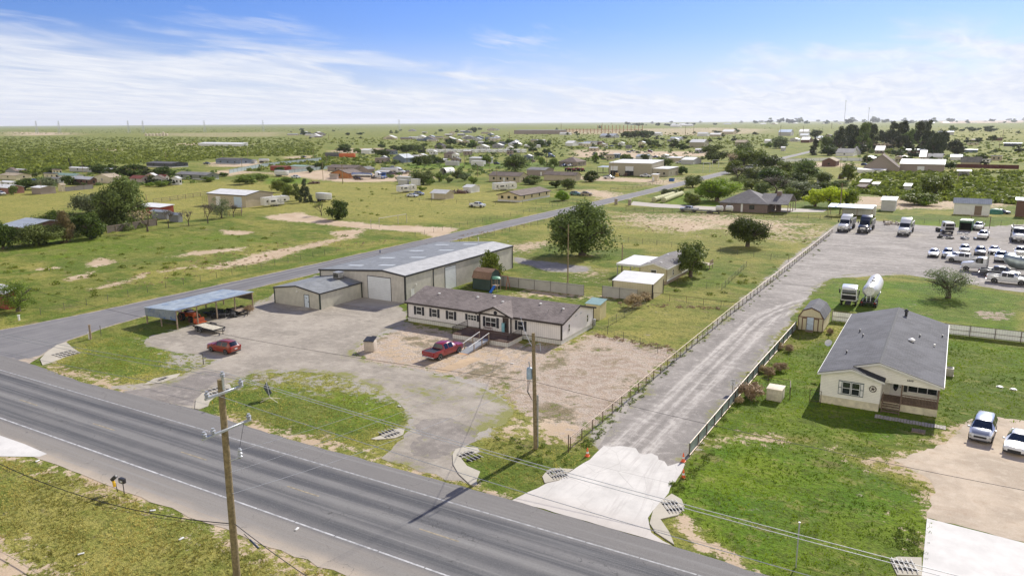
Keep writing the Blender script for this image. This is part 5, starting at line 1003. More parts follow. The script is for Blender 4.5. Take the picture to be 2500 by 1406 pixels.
# lot behind: rows of vehicles
vx = -math.pi/2
FB = lambda px, py: (P(px, py)[0], P(px, py)[1]+4.5)
semi('semi_truck', 'white sleeper semi truck nearest the pipe fence corner of the gravel yard', FB(2058, 568), vx-.05, WHT, 'sleeper', 'dump', 'trucks parked along the yard fence')
semi('semi_truck', 'black sleeper semi truck with chrome grille, second in the truck row', FB(2107, 571), vx-.05, BLK, 'sleeper', 'dump', 'trucks parked along the yard fence')
semi('semi_truck', 'white sleeper truck with grey dump body standing alone in mid yard', FB(2206, 578), vx-.05, WHT, 'sleeper', 'dump', 'trucks parked along the yard fence')
semi('dump_truck', 'white day cab dump truck at the far right end of the truck row', FB(2487, 594), vx-.02, WHT, 'day', 'dump', 'trucks parked along the yard fence', 'dump truck')
semi('scrap_truck', 'stripped white cab with open side beside the green container', P(2310, 570), R(-70), WHT, 'cab', None, None, 'semi truck', hood=False)
semi('cabover_truck', 'white truck cab with missing front panel abandoned in the grass behind the barn shed', P(2072, 742), ang(P(2078, 720), P(2070, 745)), WHT, 'cab', None, None, 'truck cab', hood=False)
for px, py, a, pm, kd, lb in ((2279, 625, -1.45, WHT, 'sedan', 'white sedan at the left end of the yard car rows'), (2313, 627, -1.45, SIL, 'suv', 'silver sport utility car second in the yard car rows'), (2354, 617, -1.45, WHT, 'suv', 'white sport utility car behind the white side-on pickup'), (2392, 622, -1.45, GRY, 'suv', 'dark sport utility car between two white pickups'), (2426, 618, -1.5, WHT, 'sedan', 'white sedan left of the silver pickup facing the camera'), (2334, 634, -1.4, WHT, 'sedan', 'white sedan at the nose of the sideways white pickup'), (2468, 640, -1.5, WHT, 'suv', 'white sport utility car between the silver pickup and the bulk tank')):
    car('parked_car', lb, 'car', P(px, py), a+R(-8), pm, kd, 'vehicles parked in the yard')
for px, py, a, pm, lb, k in ((2353, 641, R(172), WHT, 'white crew cab pickup parked sideways behind the bare tree', {}), (2443, 636, R(-95), SIL, 'silver pickup facing the camera behind the semi tractor', {}), (2490, 624, R(-95), CREAMP2, 'cream old pickup at the right end of the yard rows', {}), (2459, 692, R(-7), WHT, 'old white long pickup parked sideways at the lower right of the yard', {}), (2440, 676, R(-7), GRY, 'dark pickup mostly hidden behind the old white pickup', {}), (2389, 560, R(-96), WHT, 'upper white pickup under the small hoist right of the green container', {}), (2400, 582, R(-96), WHT, 'lower white pickup with open hood right of the green container', {})):
    pickup('pickup_truck', lb, P(px, py), a, pm, 'vehicles parked in the yard', **k)
semi('semi_tractor', 'white day cab tractor facing left in front of the silver bulk tank', P(2402, 664), R(174), WHT, 'day', None, None)
def bulk(name, label, loc, rz, mt, L=9., group=None):
    t = thing(name, label, 'tank trailer', loc, rz, group); q = M(); n = 20; prof = [(-L/2, .75, 2.6), (-L/2+.9, 1.15, 2.45), (-L/4, 1.25, 2.25), (0, 1.25, 2.15), (L/4, 1.25, 2.25), (L/2-1.2, 1.2, 2.5), (L/2-.3, .8, 2.9), (L/2, .35, 3.05)]
    vs = [];
    for x, r, zc in prof:
        for i in range(n):
            a = 2*math.pi*i/n; z = math.sin(a); vs.append((x, r*math.cos(a)*(1 if z > 0 else 1-.45*abs(z)**2), zc+r*z*(1 if z > 0 else 1.0)))
    fs = [(k*n+i, k*n+(i+1) % n, (k+1)*n+(i+1) % n, (k+1)*n+i) for k in range(len(prof)-1) for i in range(n)]+[tuple(range(n)), tuple(range((len(prof)-1)*n, len(prof)*n))]
    q.add(vs, fs); q.smooth = 50; q.obj('tank', mt, t)
    for x in (-L/5, .0, L/5): M().lathe([(.28, 3.38), (.28, 3.55), (.05, 3.6)], 14, 'z', (x, 0, 0)).obj('hatch', PLASTIC, t)
    M().box(-L/2-.2, L/2-1, -.45, .45, .85, 1.0).obj('chassis', CHAS, t); [M().tube((-L/2+.3, s*.9, 1.0), (L/2-1.5, s*.9, 1.0), .1).obj('side_pipe', AC, t) for s in (-1, 1)]
    lad = M(); [lad.tube((-L/2-.05-.15*(1-k/8), s, .8+2.7*k/8), (-L/2-.05-.15*(1-(k+1)/8), s, .8+2.7*(k+1)/8), .035, None, 4) for k in range(8) for s in (-.28, .28)]; [lad.tube((-L/2-.12, -.28, .95+.3*k), (-L/2-.12, .28, .95+.3*k), .03, None, 4) for k in range(8)]; lad.obj('ladder', CHROME, t)
    for x in (-L/2+.6, -L/2+1.9):
        for s in (-1, 1): wheel(t, x, s*.95, .5, .5)
    M().bev(-L/2-.35, -L/2-.2, -1.2, 1.2, .7, .95, .03).obj('bumper', PLASTIC, t); q = M(); [M().box(-L/2-.38, -L/2-.34, s*.95-.12, s*.95+.12, .75, .9).obj('tail_light', TAIL, t) for s in (-1, 1)]
    q = M(); [q.tube((L/2-2.4, s*.6, 0), (L/2-2.4, s*.6, .9), .07, None, 6) for s in (-1, 1)]; q.obj('landing_gear', CHAS, t)
    return t
TANKW = mat('tank_white', (.60, .60, .58), .35, .1, .1, 1.2); TANKS = mat('tank_silver', (.36, .42, .42), .35, .5, .15, 1.5)
bulk('bulk_trailer', 'white dry bulk tank trailer with rear ladder in the grass beside the stripped cab', P(2128, 735), ang(P(2117, 765), P(2150, 708)), TANKW, 10.)
bulk('bulk_trailer', 'silver green bulk tank trailer cut by the right edge behind the day cab tractor', P(2516, 672), R(176), TANKS, 9.5)
# scrap around the green container
g = P(2340, 563); t = thing('tool_container', 'green open fronted container between scrap cabs and pickups', 'container', g, R(-6)); GC = mat('green_container', (.06, .13, .075), .6, var=.2)
q = M(); q.box(0, .08, 0, 4.5, 0, 2.7); q.box(2.9, 2.98, 0, 4.5, 0, 2.7); q.box(0, 2.98, 4.42, 4.5, 0, 2.7); q.box(0, 2.98, 0, 4.5, 2.7, 2.78); q.box(0, 2.98, 0, .06, 2.2, 2.7); q.obj('body', GC, t); M().box(.1, 2.88, 2.2, 2.3, .05, 2.2).obj('dark_interior', DARK, t); [M().bev(a, a+1.0, 1.2, 2.2, 2.78, 2.95, .05).obj('roof_vent', WHITE, t) for a in (.4, 1.7)]
g = P(2382, 556); t = thing('hoist_frame', 'pipe hoist frame over the upper white pickup', 'hoist', g); [M().tube((a, 0, 0), (a, 0, 3.2), .08).obj('post', PIPE, t) for a in (-1.3, 3.2)]; M().tube((-1.5, 0, 3.2), (3.4, 0, 3.2), .09).obj('beam', PIPE, t)
random.seed(4)
def junk(label, px, py, s, m_, n=7, name='scrap_pile', cat='scrap'):
    g = P(px, py); t = thing(name, label, cat, g, random.uniform(-.5, .5)); q = M()
    for _ in range(n):
        x, y = random.uniform(-s, s), random.uniform(-s*.6, s*.6); a, b, c = random.uniform(.1, .35)*s, random.uniform(.1, .35)*s, random.uniform(.1, .4)*s; q.bev(x-a, x+a, y-b, y+b, 0, c, .03*s)
        q.tube((x, y, c*.5), (x+random.uniform(-s, s)*.5, y+random.uniform(-s, s)*.4, c*1.4), .04*s, None, 5)
    q.smooth = None; q.obj('pile', m_, t); return t
junk('black engine parts heap in front of the stripped white cab', 2305, 582, 1.7, CHAS, 9); junk('blue grey engine block heap in front of the green container', 2362, 584, 1.5, GRY, 8); junk('white fender pieces beside the engine block heap', 2350, 572, 1.1, WHT, 5); junk('small brown drum pile between two engine heaps', 2327, 584, .6, RUST, 4); junk('scrap lumber and metal strip along the yard fence', 2180, 548, 2.2, mat('pale_scrap', (.42, .38, .33), .8, var=.4, scale=6), 12); junk('rusty metal box and pipes beside the yard fence', 2160, 543, 1.2, RUST, 6)
# trailers near the shelter
def flat_trailer(name, label, loc, rz, deckm, L=5., gooseneck=False, cat='trailer'):
    t = thing(name, label, cat, loc, rz); M().box(-L/2, L/2, -1.0, 1.0, .62, .68).obj('deck', deckm, t)
    q = M(); q.box(-L/2-.05, L/2+.05, -1.06, -1.0, .55, .76); q.box(-L/2-.05, L/2+.05, 1.0, 1.06, .55, .76); q.box(-L/2-.06, -L/2, -1.0, 1.0, .55, .7); q.box(L/2, L/2+.06, -1.0, 1.0, .55, .7); q.obj('frame', CHAS, t)
    q = M(); q.tube((L/2, -.9, .58), (L/2+1.2, 0, .55), .06); q.tube((L/2, .9, .58), (L/2+1.2, 0, .55), .06); q.tube((L/2+.9, 0, 0), (L/2+.9, 0, .9), .05); q.obj('hitch', CHAS, t)
    for s in (-1, 1):
        q = M(); q.prism([(-1.55, .5), (-1.35, .88), (-.1, .88), (.1, .5), (-.05, .5), (-.2, .8), (-1.25, .8), (-1.4, .5)], 'y', s*1.06, s*1.32); q.obj('fender', CHAS, t)
        for x in (-1.15, -.35): wheel(t, x, s*1.19, .33, .2, WHITE)
    M().box(-L/2-.4, -L/2-.06, .1, .95, .1, .5).obj('ramp', CHAS, t); return t
flat_trailer('flatbed_trailer', 'black flatbed trailer with pale plank deck beside the tin shelter', P(511, 808), ang(P(480, 800), P(546, 816)), mat('pale_planks', (.46, .42, .33), .85, var=.25, scale=4), 4.6)
t = flat_trailer('utility_trailer', 'dark low trailer under the far end of the tin shelter', P(583, 765), R(-10), WOOD, 3.2)
junk('dark hay rake and brush heap under the middle of the tin shelter', 553, 772, 1.7, CHAS, 14); junk('dark tarp covered implement at the back of the tin shelter', 520, 768, 1.5, mat('tarp_dark', (.03, .035, .035), .8), 8)
ORT = paint('tractor_orange', (.55, .10, .02), .5)
def tractor(name, label, loc, rz, pm, s=1., loader=True, cabin=False):
    t = thing(name, label, 'tractor', loc, rz); M().bev(.1*s, 1.7*s, -.35*s, .35*s, .75*s, 1.35*s, .08*s).obj('hood', pm, t); M().bev(-1.0*s, .1*s, -.45*s, .45*s, .6*s, 1.0*s, .05*s).obj('body', pm, t); M().bev(-.8*s, -.3*s, -.25*s, .25*s, 1.0*s, 1.35*s, .05*s).obj('seat', PLASTIC, t)
    for y in (-1, 1): wheel(t, -.6*s, y*.72*s, .62*s, .36*s, pm); wheel(t, 1.25*s, y*.62*s, .40*s, .26*s, pm); M().bev(-1.2*s, 0, y*.72*s-.2*s, y*.72*s+.2*s, 1.22*s, 1.3*s, .02).obj('fender', pm, t)
    q = M(); q.tube((-1.0*s, -.4*s, 1.2*s), (-1.0*s, -.4*s, 2.2*s), .04*s); q.tube((-1.0*s, .4*s, 1.2*s), (-1.0*s, .4*s, 2.2*s), .04*s); q.tube((-1.0*s, -.4*s, 2.2*s), (-1.0*s, .4*s, 2.2*s), .04*s); q.obj('roll_bar', CHAS, t)
    if cabin: M().bev(-1.1*s, .0, -.5*s, .5*s, 1.3*s, 2.2*s, .06*s).obj('cab', CGLASS, t); M().bev(-1.15*s, .1*s, -.55*s, .55*s, 2.2*s, 2.3*s, .03).obj('cab_roof', pm, t)
    if loader:
        for y in (-.5*s, .5*s): q = M(); q.tube((.2*s, y, 1.2*s), (1.7*s, y, 1.0*s), .06*s); q.tube((1.7*s, y, 1.0*s), (2.4*s, y, .4*s), .06*s); q.obj('loader_arm', pm, t)
        q = M(); q.prism([(2.3*s, .1*s), (3.0*s, .1*s), (3.0*s, .16*s), (2.42*s, .18*s), (2.36*s, .7*s), (2.3*s, .7*s)], 'y', -.8*s, .8*s); q.obj('bucket', pm, t)
    return t
tractor('tractor', 'orange tractor with front loader parked under the tin shelter', P(462, 782), R(-5), ORT, 1.1)
# RVs
def camper(name, label, loc, rz, L=9., h=3.2, fifth=False, group=None, slide=True, m_=None):
    t = thing(name, label, 'camper', loc, rz, group); W2 = 1.22; m_ = m_ or mat('camper_white', (.66, .65, .62), .4, var=.05)
    q = M()
    if fifth: q.prism([(-L/2, .6), (L/2-2.4, .6), (L/2-2.3, 1.6), (L/2-.4, 1.7), (L/2, 2.2), (L/2-.2, h-.1), (L/2-.6, h), (-L/2+.1, h), (-L/2, h-.1)], 'y', -W2, W2)
    else: q.prism([(-L/2, .6), (L/2-.6, .55), (L/2, 1.2), (L/2-.1, h-.5), (L/2-.5, h), (-L/2+.1, h), (-L/2, h-.1)], 'y', -W2, W2)
    q.obj('body', m_, t)
    for x, w in ((-L*.38, .7), (-L*.2, .9), (L*.02, .6), (L*.30, .8)):
        for s in (-1, 1): M().bev(x-w/2, x+w/2, s*W2-.03, s*W2+.03, 1.75, 2.35, .02).obj('window', CGLASS, t)
    M().box(L*.13-.32, L*.13+.32, -W2-.03, -W2+.02, .75, 2.5).obj('door', mat('camper_door', (.45, .45, .44), .5), t); q = M(); q.box(-L*.45, L*.4, -W2-.015, -W2+.02, 1.35, 1.5); q.box(-L*.45, L*.4, W2-.02, W2+.015, 1.35, 1.5); q.obj('side_stripe', mat('stripe_grey', (.18, .18, .20), .5), t)
    if slide: M().bev(-L*.34, -L*.02, -W2-.55, -W2-.01, 1.0, 2.75, .03).obj('slide_out', m_, t); M().bev(-L*.28, -L*.10, -W2-.59, -W2-.5, 1.7, 2.3, .02).obj('window', CGLASS, t)
    for x in (-L*.1, L*.25): M().bev(x-.4, x+.4, -.35, .35, h, h+.28, .08).obj('roof_unit', WHITE, t)
    for x in (-.5-L*.05, .45-L*.05):
        for s in (-1, 1): wheel(t, x, s*1.08, .38, .24, WHITE)
    M().box(-L/2+.2, L/2-2.2, -.8, .8, .5, .62).obj('chassis', CHAS, t); return t
camper('camper', 'large white slide-out camper parked beside the white roofed workshop', P(673, 503), ang(P(632, 507), P(713, 499)), 10.5, 3.4, True)
camper('camper', 'white travel camper in the far field left of the grey gabled shed', P(993, 470), ang(P(970, 472), P(1018, 468)), 9, 3.1)
camper('camper', 'long white camper behind the yellow double wide home', P(1232, 465), ang(P(1205, 466), P(1262, 463)), 11, 3.4)
def box_trailer(name, label, loc, rz, L, h, m_, group=None, cat='trailer', wheels=True, z0=.9):
    t = thing(name, label, cat, loc, rz, group); M().bev(-L/2, L/2, -1.22, 1.22, z0, h, .05).obj('box', m_, t); M().box(-L/2+.2, L/2-.2, -.6, .6, z0-.25, z0).obj('chassis', CHAS, t)
    if wheels:
        for x in (-L*.32, -L*.32+1.2):
            for s in (-1, 1): wheel(t, x, s*1.0, .48, .4)
        q = M(); [q.tube((L*.3, s*.7, 0), (L*.3, s*.7, z0), .07) for s in (-1, 1)]; q.obj('landing_gear', CHAS, t)
    M().box(-L/2-.03, -L/2+.02, -1.1, 1.1, z0+.1, h-.1).obj('rear_door', AC, t); return t
BXW = ribbed('box_white', (.62, .62, .60), .6, 0, .4, 0, .3, .08, .85)
box_trailer('box_trailer', 'white box trailer behind the big dark bush', P(791, 492), R(-8), 6.8, 3.2, BXW)
box_trailer('box_trailer', 'white cargo trailer hitched left of a pickup in the far left field', P(688, 431), R(0), 9, 3.3, BXW)
box_trailer('box_trailer', 'orange semi trailer parked beyond the fence, nearest the camera of two', P(848, 386.5), R(2), 16, 4.0, mat('orange_box', (.55, .12, .03), .6), 'semi trailers beyond the fence')
box_trailer('box_trailer', 'dark grey semi trailer ending left of the orange semi trailer', P(812, 384.5), R(2), 15, 4.0, mat('grey_box', (.10, .10, .11), .6), 'semi trailers beyond the fence')
box_trailer('box_trailer', 'white box trailer behind the blue tin shade roof and truck cabs', P(2096, 527), R(0), 9.5, 3.4, BXW, wheels=False, z0=.3)
def tanker(name, label, loc, rz, L, m_, group=None):
    t = thing(name, label, 'tank trailer', loc, rz, group); q = M(); q.lathe([(.3, -L/2), (.9, -L/2+.15), (1.05, -L/2+.5), (1.05, L/2-.5), (.9, L/2-.15), (.3, L/2)], 18, 'x', (0, 0, 2.1)); q.obj('tank', m_, t); M().box(-L/2+.2, L/2-.2, -.4, .4, .8, 1.1).obj('chassis', CHAS, t)
    for x in (-L*.35, -L*.35+1.2):
        for s in (-1, 1): wheel(t, x, s*.95, .5, .5)
    for x in (-L/5, L/5): M().lathe([(.3, 3.1), (.3, 3.3)], 12, 'z', (x, 0, 0)).obj('hatch', CHROME, t)
    return t
tanker('tank_trailer', 'chrome tank trailer in front of the orange gabled house', P(884, 437), R(4), 13, CHROME)
tanker('tank_trailer', 'white tank trailer behind the white semi on the far sand yard', P(950, 423), R(0), 12, TANKW)
semi('semi_truck', 'white semi cab hitched to the chrome tank trailer', P(925, 436), R(4), WHT, 'sleeper', None, 'far semi trucks'); semi('semi_truck', 'blue semi cab right of the white cab near the orange house', P(938, 436), R(-60), BLU, 'day', None, 'far semi trucks')
semi('semi_truck', 'white semi cab in front of the white tank trailer', P(975, 424), R(0), WHT, 'sleeper', None, 'far semi trucks'); semi('semi_truck', 'dark blue semi cab left of the brown hip roofed house', P(1344, 385), R(0), DKB, 'sleeper', None, 'far semi trucks'); semi('semi_truck', 'small dark blue semi cab on the far dirt track', P(1482, 390), R(20), DKB, 'day', None, 'far semi trucks'); semi('semi_truck', 'dark red semi cab on the far dirt road', P(1583, 373), R(0), paint('paint_dark_red', (.12, .02, .02)), 'day', None, 'far semi trucks')
for px, py, a, pm, lb in ((1166, 506, R(-2), WHT, 'white and dark pickup alone in the pasture beside the side road'), (722, 436, R(-6), WHT, 'white pickup hitched to the far white cargo trailer'), (1487, 437, R(0), WHT, 'white pickup at the left end of the tan workshop front'), (1576, 433, R(0), WHT, 'white pickup before the middle of the tan workshop'), (2084, 415, R(0), WHT, 'white pickup left of the grey brick gabled house'), (1682, 517, R(180), SIL, 'silver blue pickup behind the dark rail fence'), (1660, 400, R(10), WHT, 'white pickup beside the white roofed sheds beyond the tan workshop'), (1377, 407, R(-90), DKB, 'dark pickup left on the drive of the brown hip roofed house'), (1392, 407, R(-90), WHT, 'white pickup right on the drive of the brown hip roofed house'), (505, 402, R(0), GRY, 'dark pickup left of the long grey home'), (1950, 405, R(0), WHT, 'white pickup before the brown gabled house')):
    pickup('pickup_truck', lb, P(px, py), a, pm, 'scattered far pickups')
for px, py, a, pm, kd, lb in ((1007, 481, R(5), WHT, 'sedan', 'white car parked in front of the travel camper'), (742, 385, R(0), BLK, 'sedan', 'dark car alone on the far sand patch'), (1405, 477, R(0), mat('teal_paint', (.10, .20, .20), .35), 'suv', 'teal sport utility car beside the yellow double wide home'), (1432, 478, R(20), TAN, 'suv', 'tan sport utility car right of the teal one'), (1023, 477, R(0), SIL, 'suv', 'silver car right of the white car by the camper'), (2445, 522, R(0), DKB, 'sedan', 'dark blue car right of the grey long shed'), (1213, 402, R(0), BLK, 'suv', 'black car beside the pale containers'), (1535, 373, R(0), GRY, 'sedan', 'grey car on the far dirt track'), (3, 476, R(0), WHT, 'suv', 'white car cut by the left edge by the brick house')):
    car('parked_car', lb, 'car', P(px, py), a, pm, kd, 'scattered far cars')
flat_trailer('gooseneck_trailer', 'black flat trailer behind the silver blue pickup', P(1728, 520), R(180), CHAS, 7.)
for i, (px, s) in enumerate(((1756, 'left'), (1780, 'right'))): t = thing('water_tank', f'{s} white plastic tank on the flat trailer by the brick house', 'tank', (*P(px, 521), .7), 0, 'white tanks on the trailer'); q = M(); q.lathe([(.6, -1.1), (.85, -.95), (.85, .95), (.6, 1.1)], 16, 'x', (0, 0, .9)); q.obj('tank_shell', mat('tank_plastic', (.58, .58, .55), .5), t); M().box(-.8, .8, -.5, .5, 0, .2).obj('cradle', CHAS, t)
# construction bits by the tan workshop
tractor('forklift_loader', 'yellow boom loader before the left door of the tan workshop', P(1507, 431), R(-70), mat('machine_yellow', (.45, .28, .06), .5), 1.4); tractor('tractor', 'dark red tractor before the right door of the tan workshop', P(1531, 430), R(-90), RUST, 1.3)
# ------------------------------------------------------------------ trees, bushes, scrub, grass tufts
def leaf_material(name, lo, hi, trans=.25):
    m, t, p = principled(name); a = t.new('ShaderNodeAttribute', attribute_name='leaf').outputs['Fac']
    oi = t.new('ShaderNodeObjectInfo').outputs['Random']
    c = t.mix(a, lo, hi); h = t.new('ShaderNodeHueSaturation', ins={'Value': t.math('MULTIPLY_ADD', oi, .35, .85), 'Hue': t.math('MULTIPLY_ADD', oi, .03, .485)}); t.l.new(c, h.inputs['Color'])
    p.inputs['Roughness'].default_value = .6; p.inputs['Specular IOR Level'].default_value = .08; t.l.new(h.outputs[0], p.inputs['Base Color'])
    tr = t.new('ShaderNodeBsdfTranslucent'); t.l.new(h.outputs[0], tr.inputs[0]); mx = t.new('ShaderNodeMixShader'); mx.inputs[0].default_value = trans
    t.l.new(p.outputs[0], mx.inputs[1]); t.l.new(tr.outputs[0], mx.inputs[2]); t.l.new(mx.outputs[0], t.n['Material Output'].inputs[0]); return m
LEAF = {'elm': leaf_material('leaves_elm', (.055, .082, .020), (.205, .255, .070)), 'dark': leaf_material('leaves_dark', (.030, .050, .011), (.115, .160, .030)), 'mesq': leaf_material('leaves_mesquite', (.068, .108, .018), (.235, .295, .050)), 'bright': leaf_material('leaves_bright', (.100, .170, .014), (.290, .400, .040), .35), 'yellow': leaf_material('leaves_yellow_green', (.28, .36, .015), (.66, .72, .07), .4), 'pine': leaf_material('leaves_pine', (.026, .038, .020), (.095, .110, .050), .1), 'pale': leaf_material('leaves_pale', (.09, .12, .055), (.26, .30, .15)), 'rust': leaf_material('leaves_rusty', (.09, .07, .035), (.22, .16, .08)), 'brown': leaf_material('dry_twigs', (.26, .195, .11), (.55, .42, .25), .1), 'grey': leaf_material('bare_twigs', (.07, .06, .05), (.19, .165, .13), .05)}
LEAF['scrub'] = leaf_material('leaves_scrub', (.085, .130, .018), (.28, .34, .055), .35)
BARK = mat('tree_bark', (.105, .082, .062), .9, var=.35, scale=6, bump=.4)
def quads(P3, N, size, r, aspect=1.):
    """a leaf-sized quad at every point, facing N with scatter"""
    n = len(P3); a = np.cross(N, r.normal(size=(n, 3))); a /= np.linalg.norm(a, axis=1)[:, None]+1e-9; b = np.cross(N, a); b /= np.linalg.norm(b, axis=1)[:, None]+1e-9
    s = size[:, None]; V = np.stack([P3-a*s, P3-b*s*aspect, P3+a*s, P3+b*s*aspect], 1).reshape(-1, 3); return V, np.arange(n*4).reshape(-1, 4)
def crown_data(seed, n, kind='round', leaf=.05, lobes=14, dens=.75):
    """unit crown: |x|,|y| about 1, z from -1 to 1"""
    r = np.random.default_rng(seed); pts = []; nor = []; tone = []
    cs = []
    for _ in range(lobes):
        d = r.normal(size=3); d /= np.linalg.norm(d); rad = r.uniform(.30, .72) if lobes > 3 else 0
        c = d*rad
        if kind == 'round': c[2] *= .85
        elif kind == 'spread': c[2] = abs(c[2])*.7-.25; c[:2] *= 1.15
        elif kind == 'weep': c[2] *= .9; c[:2] *= 1.0+max(0, -c[2])*.5
        elif kind == 'pine': z = r.uniform(-.9, .95); w = (1-z)*.38+.12; a = r.uniform(0, 6.28); c = np.array([math.cos(a)*w*.9, math.sin(a)*w*.9, z])
        elif kind == 'column': z = r.uniform(-.9, .9); c = np.array([r.normal()*.2, r.normal()*.2, z])
        cs.append((c, r.uniform(.20, .47)*(1. if kind != 'pine' else .72), r.uniform(0, 1)))
    per = n//lobes
    for c, R0, tn in cs:
        d = r.normal(size=(per, 3)); d /= np.linalg.norm(d, axis=1)[:, None]; d[:, 2] *= .82
        rad = R0*(r.uniform(0, 1, per)**.45)*r.uniform(.75, 1.12, per); p = c+d*rad[:, None]
        pts.append(p); nn = d+r.normal(size=(per, 3))*.55+np.array([0, 0, .25]); nn /= np.linalg.norm(nn, axis=1)[:, None]; nor.append(nn); tone.append(np.clip(tn*.45+r.uniform(0, .55, per), 0, 1))
    Pp = np.concatenate(pts); Nn = np.concatenate(nor); T = np.concatenate(tone)
    V, Fq = quads(Pp, Nn, leaf*r.uniform(.6, 1.35, len(Pp)), r, .7); return V, Fq, np.repeat(T, 4)
CROWN = {}
def crown_mesh(kind, matk, lod, var):
    key = (kind, matk, lod, var)
    if key not in CROWN:
        n, lf, lb = {0: (320, .17, 8), 1: (1100, .095, 14), 2: (4200, .055, 26), 3: (13000, .034, 44)}[lod]
        if kind == 'thin': n = int(n*.35); lf *= .75
        V, Fq, T = crown_data(hash((kind, var, lod)) % 9973 if False else (sum(map(ord, kind))*7+var*31+lod*3), n, 'round' if kind == 'thin' else kind, lf, lb)
        CROWN[key] = make_mesh('crown', V, Fq, LEAF[matk], {'leaf': ('POINT', np.stack([T, T, T, np.ones(len(T))], 1))})
    return CROWN[key]
TR = {}
def trunk_mesh(hc, var, fat=1., bare=False):
    """trunk of height 1 below the crown centre with limbs reaching into it; crown radius 1, height hc"""
    key = (round(hc, 1), var, round(fat, 1), bare)
    if key in TR: return TR[key]
    r = random.Random(var*13+5); q = M(); q.tube((0, 0, -.05), (0, 0, .45*hc), .09*fat, .06*fat, 7)
    for k in range(7):
        a = k*2.4+r.random(); e = r.uniform(.45, .8); x, y = math.cos(a)*e, math.sin(a)*e; z = hc*r.uniform(.75, 1.2); mid = (x*.35, y*.35, hc*.45+(z-hc*.45)*.5)
        q.tube((0, 0, .30*hc+.02*k), mid, .045*fat, .03*fat, 5, False); q.tube(mid, (x, y, z), .03*fat, .008, 5, False)
        for j in range(4 if bare else 2):
            b = a+r.uniform(-1, 1); q.tube(mid, (mid[0]+math.cos(b)*.4, mid[1]+math.sin(b)*.4, mid[2]+r.uniform(.1, .4)), .014*fat, .005, 4, False)
    TR[key] = q.mesh('trunk', BARK); return TR[key]
def bare_mesh(var, m, leafy=.15, depth=6):
    r = random.Random(var); q = M(); tips = []
    def grow(p, d, L, rad, k):
        e = p+d*L; q.tube(p, e, rad, rad*.7, 5 if k > 3 else 3, False)
        if k == 0: tips.append(e); return
        for _ in range(3 if k > 1 else 2):
            nd = (d+Vector((r.uniform(-1, 1), r.uniform(-1, 1), r.uniform(.05, 1.0)))*.55).normalized(); grow(e, nd, L*r.uniform(.62, .86), rad*.6, k-1)
    grow(Vector((0, 0, 0)), Vector((.03, 0, 1)), .20, .020, depth); return q, tips
def tree(px, base, w, top, kind, matk, label, name='tree', cat='tree', group=None, lod=None, crown_k=.93, rot=None):
    """picture foot (px, base), crown width w and top row -> real size at that distance"""
    g = P(px, base); dist = H*F/(base-horizon(px)); d = ray(px, base)
    rad = w/2*dist/F*1.27; h = max(1., (base-top)/F*dist*1.02)
    if lod is None: lod = 0 if w < 14 else 1 if w < 34 else 2 if w < 90 else 3
    var = int(px*7+base*3) % 3; t = thing(name, label, cat, g, rot if rot is not None else (px*1.7) % 6.28, group)
    if kind == 'bare':
        q, tips = bare_mesh(int(px+base) % 5, BARK, depth=5 if w < 60 else 6); zs = max(v[2] for v in q.v); xs = max(max(abs(v[0]), abs(v[1])) for v in q.v)
        o = bpy.data.objects.new('trunk', q.mesh('trunk', BARK)); C.objects.link(o); o.parent = t; o.scale = (rad/xs, rad/xs, h/zs)
        r = np.random.default_rng(int(px)+7); T = np.array([tuple(v) for v in tips]); k = {'grey': 2, 'brown': 2}.get(matk, 3); Pp = np.repeat(T, k, 0)+r.normal(size=(len(T)*k, 3))*.035; N = r.normal(size=Pp.shape); N /= np.linalg.norm(N, axis=1)[:, None]
        V, Fq = quads(Pp, N, np.full(len(Pp), .014 if w < 60 else .009), r, .6); tn = np.repeat(r.uniform(0, 1, len(Pp)), 4)
        o = bpy.data.objects.new('crown', make_mesh('crown', V, Fq, LEAF[matk], {'leaf': ('POINT', np.stack([tn]*3+[np.ones(len(tn))], 1))})); C.objects.link(o); o.parent = t; o.scale = (rad/xs, rad/xs, h/zs); return t
    bush = kind == 'bush'
    if w < 60 and crown_k == .93: crown_k = 1.03
    if (px < 345 and base > 500) or (1780 < px < 2000 and 395 < base < 490): rad *= 1.05; crown_k = 1.02; lod = max(lod, 2)
    ch = min(h*(crown_k if not bush else 1.0)/2, h*.53)
    o = bpy.data.objects.new('crown', crown_mesh('round' if bush else kind, matk, lod, var)); C.objects.link(o); o.parent = t; o.location = (0, 0, h-ch*1.1 if not bush else h*.44); o.scale = (rad, rad, ch*1.22)
    if not bush and w > 7:
        hc = h-ch; o = bpy.data.objects.new('trunk', trunk_mesh(hc/rad, var, 1.15 if w > 60 else .8)); C.objects.link(o); o.parent = t; o.scale = (rad,)*3
    return t
